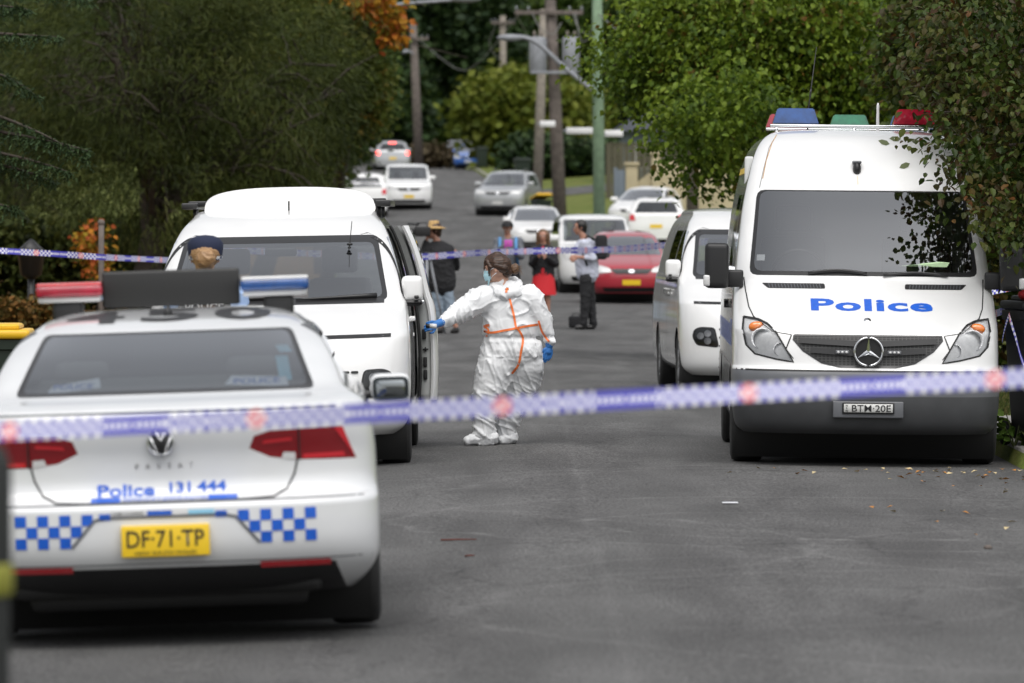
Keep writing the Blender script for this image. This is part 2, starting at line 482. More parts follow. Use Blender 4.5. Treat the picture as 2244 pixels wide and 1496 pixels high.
def ramp_mat(name, cols, scale=3, rough=.9, bump=.5, bscale=40, attr=None, transl=0, detail=8, dist=0):
    m, n, l, p = new_mat(name)
    p.inputs['Roughness'].default_value = rough; p.inputs['Specular IOR Level'].default_value = .2
    cr = n.new('ShaderNodeValToRGB'); cr.color_ramp.interpolation = 'LINEAR'
    el = cr.color_ramp.elements
    while len(el) < len(cols): el.new(.5)
    for i, c in enumerate(cols):
        el[i].position = i / (len(cols) - 1); el[i].color = (*c, 1)
    if attr:
        a = n.new('ShaderNodeAttribute'); a.attribute_name = attr; l.new(a.outputs['Fac'], cr.inputs[0])
    else:
        tc = n.new('ShaderNodeTexCoord'); t = n.new('ShaderNodeTexNoise'); t.inputs['Scale'].default_value = scale
        t.inputs['Detail'].default_value = detail; t.inputs['Distortion'].default_value = dist
        l.new(tc.outputs['Object'], t.inputs['Vector'])
        r = n.new('ShaderNodeMapRange'); r.inputs[1].default_value = .25; r.inputs[2].default_value = .75
        l.new(t.outputs['Fac'], r.inputs[0]); l.new(r.outputs[0], cr.inputs[0])
        if bump:
            t2 = n.new('ShaderNodeTexNoise'); t2.inputs['Scale'].default_value = bscale; t2.inputs['Detail'].default_value = 6
            l.new(tc.outputs['Object'], t2.inputs['Vector'])
            b = n.new('ShaderNodeBump'); b.inputs['Strength'].default_value = bump; b.inputs['Distance'].default_value = .03
            l.new(t2.outputs['Fac'], b.inputs['Height']); l.new(b.outputs[0], p.inputs['Normal'])
    l.new(cr.outputs[0], p.inputs['Base Color'])
    if transl:
        tr = n.new('ShaderNodeBsdfTranslucent'); l.new(cr.outputs[0], tr.inputs[0])
        mx = n.new('ShaderNodeMixShader'); mx.inputs[0].default_value = transl
        l.new(p.outputs[0], mx.inputs[1]); l.new(tr.outputs[0], mx.inputs[2]); l.new(mx.outputs[0], n['Material Output'].inputs[0])
    return m

M['asphalt'] = asphalt()
M['grass'] = ramp_mat('grass_ground', [(.05, .068, .013), (.09, .12, .022), (.13, .145, .035), (.14, .115, .05)], scale=1.2)
M['lawn'] = ramp_mat('lawn', [(.09, .14, .02), (.14, .20, .03), (.17, .20, .04)], scale=2)
M['concrete'] = mat('concrete', (.25, .24, .225), .85, noise_amt=.25, noise_scale=5, bump=.3, bump_scale=50)
M['litter'] = ramp_mat('leaf_litter', [(.03, .025, .012), (.09, .055, .02), (.16, .08, .02), (.06, .06, .02)], scale=6)

def edge_z(side, Y):
    X = xc(Y) + (rw_r(Y) if side > 0 else -RW_L); return road_z(X, Y)
def ground_z(X, Y):
    d = X - xc(Y)
    if -RW_L - .01 < d < rw_r(Y) + .01: return road_z(X, Y) - .06
    if d > 0:
        e = d - rw_r(Y)
        s = np.interp(Y, [60, 110, 160, 240, 400], [.015, .03, .10, .10, .05])
        return edge_z(1, Y) + .11 + min(e, 12) * s
    e = -d - RW_L
    return edge_z(-1, Y) + .10 + min(e, 15) * .012

def ground_row(Y):
    c = xc(Y); a, b = c - RW_L, c + rw_r(Y)
    L = [a - 600, a - 200, a - 70, a - 30, a - 15, a - 8, a - 4, a - 2, a - 1, a - .16, a - .02]
    Rr = [b + .02, b + .16, b + 1, b + 2, b + 4, b + 8, b + 12, b + 30, b + 70, b + 200, b + 600]
    return L + [a + .04, a + 1, c, b - 1, b - .04] + Rr
Ys = [-80, -30, 0] + [10, 18, 26, 32, 36, 39, 40.5, 40.9, 41.3, 41.7, 42.2, 43, 45, 48] + list(np.arange(52, 120, 4.)) + list(np.arange(120, 440, 5.)) + [460, 480, 520, 600, 700, 900, 1500]
grid_sheet('ground', ground_row, Ys, ground_z, M['grass'])
YR = [-60, -20, 0] + list(np.arange(10, 40, 2.)) + [40.5, 40.9, 41.1, 41.3, 41.5, 41.7, 42] + list(np.arange(43, 130, 2.)) + list(np.arange(130, 402, 3.)) + [440, 470]
grid_sheet('road', lambda Y: list(xc(Y) + np.linspace(-RW_L, rw_r(Y), 15)), YR, road_z, M['asphalt'])
for nm, s in (('kerb', 1), ('kerb', -1)):
    def kx(Y, s=s):
        e = xc(Y) + (rw_r(Y) if s > 0 else -RW_L)
        return [e, e + s * .02, e + s * .14, e + s * .15] if s > 0 else [e + s * .15, e + s * .14, e + s * .02, e]
    def kz(X, Y, s=s):
        e = xc(Y) + (rw_r(Y) if s > 0 else -RW_L); d = (X - e) * s
        z = edge_z(s, Y); return z - .07 if d < .01 else (z + .125 if d < .145 else z - .02)
    grid_sheet(nm, kx, YR, kz, M['concrete'])
# concrete crossover / footpath beside the police van
grid_sheet('footpath', lambda Y: list(np.linspace(xc(Y) + rw_r(Y) + .16, 12, 8)), [46.2, 46.6, 47.2, 48.0, 48.8, 49.4],
           lambda X, Y: ground_z(X, Y) + .012, M['concrete'])
# side street joining from the right on the hill
grid_sheet('side_street', lambda Y: list(np.linspace(xc(Y) + rw_r(Y) - .3, xc(Y) + 45, 16)), list(np.arange(222, 233, 1.)),
           lambda X, Y: ground_z(max(X, xc(Y) + rw_r(Y) + .2), Y) + .02, M['asphalt'])
grid_sheet('driveway', lambda Y: list(np.linspace(xc(Y) + rw_r(Y) + .16, xc(Y) + 25, 10)), list(np.arange(172, 183, 1.)),
           lambda X, Y: ground_z(X, Y) + .015, M['concrete'])

grid_sheet('leaf_litter', lambda Y: list(np.linspace(xc(Y) - 13, xc(Y) - 3.9, 10)), list(np.arange(34, 196, 4.)), lambda X, Y: ground_z(X, Y) + .012, M['litter'])
# ------------------------------------------------------------------ wheels shared by all vehicles
def wheel_meshes(r=.33, w=.22, rim=.62):
    t = lathe_bm([(r * rim, -w/2 + .02), (r * .86, -w/2), (r * .96, -w/2 + .012), (r, -w/2 + .045), (r, w/2 - .045), (r * .96, w/2 - .012),
                  (r * .86, w/2), (r * rim, w/2 - .02)], 32)
    rm = lathe_bm([(r * rim + .004, -w/2 + .015), (r * rim - .015, -w/2 + .02), (r * rim - .03, -w/2 + .06), (r * .2, -w/2 + .05), (r * .14, -w/2 + .015), (.001, -w/2 + .01)], 32)
    for k in range(7):                                   # spokes
        a = 2 * math.pi * k / 7
        b = box_bm(-w/2 + .012, -w/2 + .05, -.018, .018, r * .12, r * rim - .01, .006, 1)
        rotbm(b, a, 'X'); join(rm, b)
    return t, rm

def add_wheels(root, spots, r=.33, w=.22, rimmat=None):
    t, rm = wheel_meshes(r, w); proto = None
    me_t = obj_mesh('tyre', t, M['tyre']); me_r = obj_mesh('rim', rm, rimmat or M['rim'])
    for (x, y) in spots:
        o = bpy.data.objects.new('wheel', None); COL.objects.link(o); o.parent = root; o.location = (x, y, r)
        if x > 0: o.rotation_euler = (0, 0, math.pi)
        a = bpy.data.objects.new('tyre', me_t); COL.objects.link(a); a.parent = o
        b = bpy.data.objects.new('rim', me_r); COL.objects.link(b); b.parent = o

def obj_mesh(name, bm, m):
    me = bpy.data.meshes.new(name); bm.to_mesh(me); bm.free(); me.materials.append(m)
    me.polygons.foreach_set('use_smooth', [True] * len(me.polygons)); return me

def arch_poly(y, z, r, n=14, top=None):
    return [(y - r, .05)] + [(y + r * math.cos(a), z + r * math.sin(a)) for a in [math.pi * (1 - k / n) for k in range(n + 1)]] + [(y + r, .05)]

def arches(bm, ys, r, w):
    for y in ys:
        for s in (1, -1):
            c = carve(bm, arch_poly(y, r * .95, r * 1.13), 'x', lambda c, s=s: c.x * s > w * .55 and c.z < 1.1); c.free()

def wells(root, ys, r, w):
    for y in ys:
        q = lathe_bm([(r * 1.16, -w + .03), (r * 1.16, w - .03)], 24)
        dl = [f for f in q.faces if f.calc_center_median().z < -r * .75]
        bmesh.ops.delete(q, geom=dl, context='FACES'); move(q, y=y, z=r * .95)
        obj('wheel_arch_liner', q, M['seal'], root)

def trace(root, bvh, pts):
    """photo pixel -> local x, z where that sight line meets the skin"""
    inv = root.matrix_basis.inverted(); out = []
    o = inv @ Vector((0, 0, CH))
    for px, py in pts:
        d = (inv @ at(px, py, 30) - o).normalized()
        h = bvh.ray_cast(o, d)
        out.append((h[0].x, h[0].z) if h[0] is not None else None)
    return out

def pose(root):
    bpy.context.view_layer.update()

def text_on(root, bvh, s, x, z, width, height, m, bold=0., name='lettering', off=.004, spacing=1., rot=0, frm=-3):
    b = text_bm(s, width, height, bold, spacing=spacing)
    if rot: rotbm(b, rot)
    move(b, x, 0, z); grid_cut(b, .06); drape(b, bvh, off, frm)
    return obj(name, b, m, root)

def seat(root, x, y, w=.5, h=.75, z0=.75, name='seat'):
    b = box_bm(x - w/2, x + w/2, y, y + .55, z0, z0 + .16, .05)
    q = box_bm(x - w/2, x + w/2, y + .48, y + .62, z0 + .1, z0 + h, .06); rotbm(q, R(-10), 'X', (x, y + .5, z0)); join(b, q)
    q = box_bm(x - .14, x + .14, y + .6, y + .7, z0 + h + .02, z0 + h + .22, .04); join(b, q)
    return obj(name, b, M['seatcloth'], root)

def steering(root, x, y, z):
    b = bmesh.new()
    ring = [(x + .19 * math.cos(a), y - .1 * math.sin(a), z + .16 * math.sin(a)) for a in [2 * math.pi * k / 20 for k in range(21)]]
    tube_bm(ring, .015, 6, False, b)
    tube_bm([(x - .18, y, z), (x + .18, y, z)], .018, 6, True, b)
    tube_bm([(x, y, z), (x, y - .35, z - .2)], .03, 6, True, b)
    return obj('steering_wheel', b, M['plastic'], root)

# ------------------------------------------------------------------ the long police van, front to the camera
def police_van():
    root = empty('police_van', (2.597, 41.56, road_z(2.6, 42.5) + .0),
                 'white high-roofed van with blue bonnet lettering and coloured roof beacons, at the right kerb', 'police van',
                 'police vehicles at the cordon', (0, R(.6), R(-1.1)))
    pose(root)
    rows = [(.24, .90, .14, .45, 2.6, 5.85, .12, 4), (.29, .955, .05, .50, 2.6, 5.9, .12, 4), (.40, .98, .01, .52, 2.6, 5.9, .12, 4),
            (.55, .99, 0, .54, 2.6, 5.9, .12, 4), (.66, .992, .005, .55, 2.6, 5.9, .12, 4), (.715, .99, .03, .56, 2.6, 5.9, .12, 4),
            (.74, .985, .055, .56, 2.6, 5.9, .12, 4), (.86, .985, .075, .58, 2.6, 5.9, .12, 4), (.975, .985, .12, .60, 2.7, 5.9, .12, 4),
            (1.02, .985, .18, .60, 2.8, 5.9, .12, 4), (1.10, .983, .33, .58, 2.9, 5.9, .12, 4), (1.24, .975, .60, .54, 3, 5.9, .12, 4),
            (1.345, .965, .82, .50, 3, 5.9, .12, 4), (1.39, .958, .88, .48, 3, 5.9, .12, 4), (1.60, .935, 1.08, .42, 3, 5.9, .12, 4),
            (1.85, .905, 1.33, .36, 3, 5.9, .12, 4), (2.04, .87, 1.54, .32, 3, 5.89, .12, 4), (2.12, .85, 1.62, .32, 3, 5.88, .12, 4),
            (2.26, .815, 1.79, .33, 3, 5.86, .12, 4), (2.38, .765, 2.0, .36, 3, 5.82, .15, 4), (2.455, .70, 2.2, .40, 3, 5.75, .2, 4),
            (2.495, .62, 2.45, .42, 3, 5.6, .2, 4), (2.515, .50, 2.8, .45, 3, 5.3, .3, 4), (2.522, .3, 3.3, .3, 3, 4.8, .2, 4)]
    bm = shell(rows, nf=26, ns=30); bvh = bvh_of(bm)
    arches(bm, (.97, 4.63), .35, .98)
    # front openings
    wp = trace(root, bvh, [(1641, 612), (2143, 612), (2108, 424), (1652, 424)])
    hb = (abs(wp[0][0]) + abs(wp[1][0])) / 2; ht = (abs(wp[2][0]) + abs(wp[3][0])) / 2
    scr = carve(bm, rounded([(-hb, 1.392), (hb, 1.392), (ht, 2.035), (-ht, 2.035)], .06), 'y', lambda c: c.y < 2.3 and c.z > 1.2)
    scr_in = carve(scr, rounded([(-hb + .035, 1.425), (hb - .035, 1.425), (ht - .025, 2.025), (-ht + .025, 2.025)], .06))
    obj('windscreen_surround', scr, M['trim'], root); obj('windscreen', scr_in, M['screen_big'], root)
    bump = carve(bm, [(-1.1, .2), (1.1, .2), (1.1, .705), (-1.1, .705)], 'y', lambda c: c.y < .62 and c.z < .8)
    lowb = carve(bump, [(-1.1, .2), (1.1, .2), (1.1, .52), (.75, .49), (-.75, .49), (-1.1, .52)][:3] + [(-1.1, .52)], 'y')
    obj('lower_bumper', lowb, M['bumper_dark'], root)
    hl = [(-.905, 1.09), (-.80, 1.075), (-.735, 1.045), (-.675, .985), (-.545, .765), (-.675, .785), (-.826, .82), (-.89, .885), (-.915, 1.0)]
    for s in (1, -1):
        poly = hl if s > 0 else mirror2(hl)
        h = carve(bm, poly, 'y', lambda c: c.y < 1.2)
        lens = obj('headlight', h, M['clearglass'], root)
        # reflector pan behind the lens
        pan = poly_bm(poly); grid_cut(pan, .06); drape(pan, bvh, -.02); obj('reflector', pan, M['lamppan'], lens)
        rim = strip_bm(densify([*poly, poly[0]]), .012); drape(rim, bvh, .003); obj('lamp_seal', rim, M['seal'], lens)
        for (bx, bz, br) in ((-.775, .93, .078), (-.64, .855, .05)):
            bx *= s if s > 0 else s
            b = lathe_bm([(br, 0), (br * 1.02, -.012), (br * .95, -.014), (br * .75, .03), (br * .3, .05), (.001, .03)], 20, 'y')
            hit = bvh.ray_cast(Vector((bx, -3, bz)), Vector((0, 1, 0)))[0]; move(b, bx, hit.y + .03, bz)
            obj('lamp_bowl', b, M['lampbowl'], lens)
        ax = -.81 * s
        b = sphere_bm((0, 0, 0), (.062, .03, .042), 12); hit = bvh.ray_cast(Vector((ax, -3, 1.015)), Vector((0, 1, 0)))[0]
        move(b, ax, hit.y + .03, 1.015); obj('indicator', b, M['amber'], lens)
    grill = [(-.54, .962), (.54, .962), (.545, .93), (.475, .85), (.34, .765), (.2, .735), (-.2, .735), (-.34, .765), (-.475, .85), (-.545, .93)]
    g = carve(bm, grill, 'y', lambda c: c.y < .9)
    def mesh_mat():
        m, n, l, p = new_mat('grille_mesh'); p.inputs['Roughness'].default_value = .5
        tc = n.new('ShaderNodeTexCoord'); mp = n.new('ShaderNodeMapping'); mp.inputs['Scale'].default_value = (1, .01, 1.6); mp.inputs['Rotation'].default_value = (0, R(0), 0)
        v = n.new('ShaderNodeTexVoronoi'); v.feature = 'DISTANCE_TO_EDGE'; v.inputs['Scale'].default_value = 34; v.inputs['Randomness'].default_value = 0
        l.new(tc.outputs['Object'], mp.inputs[0]); l.new(mp.outputs[0], v.inputs['Vector'])
        r = n.new('ShaderNodeValToRGB'); r.color_ramp.elements[0].position = .12; r.color_ramp.elements[1].position = .16
        r.color_ramp.elements[0].color = (.05, .05, .05, 1); r.color_ramp.elements[1].color = (.004, .004, .004, 1)
        l.new(v.outputs['Distance'], r.inputs[0]); l.new(r.outputs[0], p.inputs['Base Color']); return m
    go = obj('grille', g, mesh_mat(), root)
    for z0, z1, hx in ((.885, .925, .50), (.815, .855, .42)):
        for s in (1, -1):
            b = bmesh.new(); pts = [(s * .1, (z0 + z1) / 2), (s * hx, (z0 + z1) / 2 + .02)]
            b = strip_bm(densify(pts, .05), z1 - z0); drape(b, bvh, .02); obj('grille_slat', b, M['plastic'], go)
    for x in (-.19, .19):
        b = box_bm(x - .05, x + .05, .045, .08, .828, .856, .006); o = obj('strobe_light', b, M['bumper_grey'], go)
        d = None
        for k in (-1, 0, 1):
            q = sphere_bm((x + k * .03, .043, .842), (.011, .006, .009), 8); d = q if d is None else join(d, q)
        obj('strobe_lens', d, M['whitelens'], o)
    rim = strip_bm(densify([*grill, grill[0]]), .014); drape(rim, bvh, .004); obj('grille_frame', rim, M['trim'], go)
    # round star emblem of the grille
    b = bmesh.new(); cz = .848; y0 = .02
    tube_bm([(.103 * math.cos(a), y0, cz + .103 * math.sin(a)) for a in [2 * math.pi * k / 36 for k in range(37)]], .009, 8, False, b)
    for k in range(3):
        a = math.pi / 2 + 2 * math.pi * k / 3
        for sgn in (1, -1):
            t = Vector((math.cos(a), 0, math.sin(a))); nrm = Vector((-t.z, 0, t.x)) * .017 * sgn
            c0 = Vector((0, y0 - .012, cz)); tip = c0 + t * .1; side = Vector((0, y0 + .004, cz)) + nrm
            v = [b.verts.new(p) for p in (c0, tip, side)]; b.faces.new(v if sgn > 0 else v[::-1])
    obj('emblem', b, M['chrome'], root)
    d = lathe_bm([(.001, 0.03), (.098, .03)], 28, 'y'); move(d, 0, 0, cz); obj('emblem_backing', d, M['black'], root)
    body = obj('body', bm, [M['white'], M['seal']], root, angle=40)
    bo = obj('bumper', bump, M['bumper_grey'], root)
    b = strip_bm(densify([(-.96, .705), (.96, .705)]), .012); drape(b, bvh, .003); obj('bumper_seam', b, M['seal'], bo)
    # bonnet seams, vents, lettering, badge
    for s in (1, -1):
        for pts, w in (([(-.895, 1.375), (-.885, 1.28), (-.865, 1.16), (-.83, 1.085)], .009), ([(-.60, .86), (-.56, .962)], .009), ([(-.60, .86), (-.545, .79)], .006)):
            q = strip_bm(densify([(x * s, z) for x, z in pts], .03), w); drape(q, bvh, .003); obj('bonnet_seam', q, M['seal'], root)
        q = strip_bm(densify([(.84 * s, 1.10), (.70 * s, .985), (.56 * s, .965)], .03), .005); drape(q, bvh, .003); obj('bonnet_seam', q, M['seal'], root)
        v = rounded([(.295, 1.298), (.72, 1.298), (.765, 1.336), (.30, 1.336)], .012)
        if s < 0: v = mirror2(v)
        b = poly_bm(v); grid_cut(b, .05); drape(b, bvh, .004); vo = obj('bonnet_vent', b, M['plastic'], root)
        b = None
        for k in range(17):
            x = (.33 + k * .0235) * s; q = strip_bm([(x, 1.302), (x + .008 * s, 1.332)], .006); b = q if b is None else join(b, q)
        drape(b, bvh, .009); obj('vent_slats', b, M['bumper_grey'], vo)
    text_on(root, bvh, 'Police', .04, 1.183, .90, .088, M['polblue'], .035, 'police_lettering', spacing=1.08)
    b = lathe_bm([(.001, 0), (.026, 0), (.028, .01)], 20, 'y'); hit = bvh.ray_cast(Vector((0, -3, 1.075)), Vector((0, 1, 0)))[0]; rotbm(b, R(-50), 'X'); move(b, 0, hit.y - .006, hit.z); obj('bonnet_badge', b, M['chrome'], root)
    # plate
    b = box_bm(-.257, .257, -.03, .06, .365, .485, .008); pl = obj('plate_holder', b, M['bumper_grey'], root)
    b = box_bm(-.19, .19, -.042, -.028, .395, .478, .006); fr = obj('number_plate', b, M['black'], root)
    b = box_bm(-.178, .178, -.046, -.040, .406, .467, .002, 1); obj('plate_face', b, M['plate_w'], fr)
    b = text_bm('BTM·20E', .285, .05, .006); move(b, .022, -.049, .436); obj('plate_characters', b, M['black'], fr)
    b = None
    for k, ch in enumerate('NSW'):
        q = text_bm(ch, None, .014, .02); move(q, -.158, -.049, .455 - k * .019); b = q if b is None else join(b, q)
    obj('plate_characters', b, M['black'], fr)
    # rust along the roof gutter and a stain below the little camera
    q = strip_bm(densify([(-.745, 2.12), (-.715, 2.26), (-.665, 2.40), (-.62, 2.47)], .02), .006); drape(q, bvh, .003); obj('rust_streak', q, M['rust'], root)
    q = strip_bm(densify([(-.028, 2.145), (-.026, 2.08)], .02), .010); drape(q, bvh, .003); obj('stain', q, M['stain'], root)
    q = strip_bm(densify([(-.77, 2.05), (-.735, 2.2), (-.69, 2.36), (-.63, 2.46)], .03), .004); drape(q, bvh, .003); obj('roof_seam', q, M['bumper_grey'], root)
    # wipers
    for x0, x1, zz in ((.02, -.42, 1.425), (.62, .14, 1.412)):
        pts = [(x0 + (x1 - x0) * t, -2, zz - .012 + .022 * math.sin(math.pi * t)) for t in np.linspace(0, 1, 8)]
        P = []
        for x, _, z in pts:
            h = bvh.ray_cast(Vector((x, -3, z)), Vector((0, 1, 0)))[0]; P.append((x, h.y - .025, z))
        obj('wiper', tube_bm(P, .011, 6), M['trim'], root)
    # mirrors
    for s in (-1, 1):
        b = box_bm(1.01, 1.19, .86, 1.02, 1.29, 1.63, .045, 4)
        if s < 0: b2 = b; [setattr(v.co, 'x', -v.co.x) for v in b2.verts]; bmesh.ops.reverse_faces(b2, faces=b2.faces[:])
        mo = obj('mirror', b, M['plastic'], root)
        q = box_bm(.90, 1.04, .93, 1.0, 1.30, 1.43, .02, 2)
        if s < 0: [setattr(v.co, 'x', -v.co.x) for v in q.verts]; bmesh.ops.reverse_faces(q, faces=q.faces[:])
        obj('mirror_arm', q, M['plastic'], mo)
        q = box_bm(1.15, 1.20, .855, .91, 1.305, 1.39, .015, 2)
        if s < 0: [setattr(v.co, 'x', -v.co.x) for v in q.verts]; bmesh.ops.reverse_faces(q, faces=q.faces[:])
        obj('mirror_indicator', q, M['whitelens'], mo)
        q = box_bm(1.03, 1.17, 1.018, 1.024, 1.32, 1.6, .01, 1)
        if s < 0: [setattr(v.co, 'x', -v.co.x) for v in q.verts]; bmesh.ops.reverse_faces(q, faces=q.faces[:])
        obj('mirror_glass', q, M['mirror'], mo)
    # side windows and door furniture
    for s in (1, -1):
        gp = rounded([(1.46, 1.42), (2.45, 1.38), (2.45, 2.0), (1.98, 2.0)], .05)
        g = carve_later(body, gp, 'x', lambda c, s=s: c.x * s > .4)
        obj('side_window', g, M['darkglass'], root)
        g = carve_later(body, rounded([(2.62, 1.4), (3.9, 1.4), (3.9, 2.0), (2.62, 2.0)], .06), 'x', lambda c, s=s: c.x * s > .4)
        obj('side_window', g, M['darkglass'], root)
        for yy in (2.54, 3.98):
            q = strip_side(densify([(yy, .5), (yy, 2.1)]), .012); drape_side(q, bvh, s); obj('door_seam', q, M['seal'], root)
        # chequer band low on the wing
        q = checks_side(1.42, 5.6, .86, 1.02, .08, 2); drape_side(q, bvh, s, .005); obj('chequer_band', q, M['polblue'], root)
        q = checks_side(.78, 1.42, .86, 1.06, .065, 3); drape_side(q, bvh, s, .005); obj('chequer_band', q, M['polblue'], root)
        q = strip_side(densify([(2.75, 2.2), (5.7, 2.2)]), .05); drape_side(q, bvh, s, .005); obj('yellow_stripe', q, M['plate_y'], root)
        b = box_bm(.975 * s - .02, .975 * s + .03 * s, 2.2, 2.38, 1.14, 1.18, .012); obj('door_handle', b, M['plastic'], root)
    # interior
    b = box_bm(-.84, .84, 1.05, 1.5, .9, 1.36, .06); join(b, box_bm(-.3, .3, .98, 1.3, 1.2, 1.42, .06)); obj('dashboard', b, M['interior'], root)
    seat(root, -.48, 1.95, .5, .85, .85); seat(root, .48, 1.95, .55, .85, .85); steering(root, -.47, 1.62, 1.42)
    b = box_bm(-.86, .86, 2.75, 2.8, .5, 2.3, .02); obj('bulkhead', b, M['bulkhead'], root)
    b = box_bm(-.9, .9, 1.2, 5.7, .42, .48, .01); obj('cabin_floor', b, M['interior'], root)
    b = poly_bm([(-.80, 1.5), (-.74, 1.5), (-.735, 1.545), (-.795, 1.545)]); drape(b, bvh, -.012); obj('windscreen_sticker', b, M['paper'], root)
    b = bmesh.new(); b.faces.new([b.verts.new(p) for p in ((.26, .98, 1.47), (.62, .98, 1.465), (.64, .98, 1.50), (.55, 1.0, 1.505))]); obj('windscreen_paper', b, M['greenpaper'], root, False)
    # wheels, liner, underside
    add_wheels(root, [(-.865, .97), (.865, .97), (-.865, 4.63), (.865, 4.63)], .35, .24); wells(root, (.97, 4.63), .35, .985)
    b = box_bm(-.55, .55, .8, 5.2, .2, .42, .05); obj('underbody', b, M['seal'], root)
    # roof beacon bars
    def beacon(x0, x1, y, z, h, m, inset=.04):
        b = bmesh.new(); bmesh.ops.create_cube(b, size=1)
        for v in b.verts:
            top = v.co.z > 0; v.co = (x0 + inset * top if v.co.x < 0 else x1 - inset * top, y + (-.12 + .02 * top if v.co.y < 0 else .12 - .02 * top), z + (h if top else 0))
        bmesh.ops.bevel(b, geom=b.edges[:], offset=.008, segments=2, affect='EDGES'); return b
    r1 = box_bm(-.66, .62, 2.98, 3.03, 2.535, 2.557, .006); bar = obj('beacon_rail', r1, M['chrome'], root)
    for x in (-.61, -.0, .58): obj('rail_foot', box_bm(x - .012, x + .012, 2.98, 3.03, 2.49, 2.536), M['chrome'], bar)
    obj('beacon', beacon(-.64, -.275, 3.15, 2.56, .125, M), M['bluelens'], root, angle=25)['label'] = 'blue beacon at the front of the roof'
    obj('beacon', beacon(.30, .66, 3.15, 2.56, .125, M), M['redbeacon'], root, angle=25)['label'] = 'red beacon at the front of the roof'
    obj('beacon_rail', box_bm(-.64, .66, 5.1, 5.16, 2.545, 2.565, .006), M['chrome'], root)
    for x0, x1, m, lb in ((-.64, -.26, 'redbeacon', 'red beacon at the back of the roof'), (-.12, .22, 'greenlens', 'green beacon at the back of the roof'), (.37, .74, 'bluelens', 'blue beacon at the back of the roof')):
        obj('beacon', beacon(x0, x1, 5.28, 2.565, .115, M), M[m], root, angle=25)['label'] = lb
    b = tube_bm([(-.33, 4.1, 2.52), (-.327, 4.1, 2.68), (-.265, 4.1, 3.2)], [.008, .005, .003], 5)
    join(b, tube_bm([(-.313, 4.1, 2.80), (-.306, 4.1, 2.86)], .008, 5)); obj('antenna', b, M['black'], root)
    b = tube_bm([(.21, 3.6, 2.52), (.21, 3.6, 2.72), (.21, 3.6, 2.745)], [.013, .011, .006], 8); obj('antenna', b, M['whitelens'], root)
    h = bvh.ray_cast(Vector((-.03, -3, 2.20)), Vector((0, 1, 0)))[0]
    b = sphere_bm((0, 0, 0), (.032, .05, .055), 12); move(b, h.x, h.y - .02, h.z); o = obj('marker_camera', b, M['black'], root)
    b = box_bm(-.035, .035, -.03, .06, .04, .062, .01); move(b, h.x, h.y, h.z); obj('camera_hood', b, M['bumper_grey'], o)
    # fallen leaves stuck to the roof, reflected wires are left to the glass
    for x, z, a in ((.19, 2.41, .3), (.335, 2.23, -.4), (.28, 2.44, 0)):
        b = poly_bm([(.045, 0), (.02, .02), (-.02, .018), (-.045, 0), (-.015, -.02), (.02, -.02)]); rotbm(b, a); move(b, x, 0, z); drape(b, bvh, .006)
        obj('stuck_leaf', b, M['leafgreen'], root)
    return root

def strip_side(pts, w):
    b = strip_bm(pts, w)
    for v in b.verts: v.co = (0, v.co.x, v.co.z)
    return b
def drape_side(b, bvh, s, off=.004):
    for v in b.verts:
        h = bvh.ray_cast(Vector((s * 4, v.co.y, v.co.z)), Vector((-s, 0, 0)))
        if h[0] is not None: v.co = h[0] + Vector((s * off, 0, 0))
        else:
            h = bvh.find_nearest(Vector((s, v.co.y, v.co.z))); v.co = h[0]
    return b
def checks_side(y0, y1, z0, z1, step, rows):
    b = bmesh.new(); h = (z1 - z0) / rows; n = int((y1 - y0) / step)
    for r_ in range(rows):
        for k in range(n):
            if (k + r_) % 2: continue
            a, c = y0 + k * step, y0 + (k + 1) * step; p, q = z0 + r_ * h, z0 + (r_ + 1) * h
            b.faces.new([b.verts.new((0, *t)) for t in ((a, p), (c, p), (c, q), (a, q))])
    return b
def carve_later(o, poly, axis, cond):
    bm = bmesh.new(); bm.from_mesh(o.data); c = carve(bm, poly, axis, cond); bm.to_mesh(o.data); bm.free(); return c

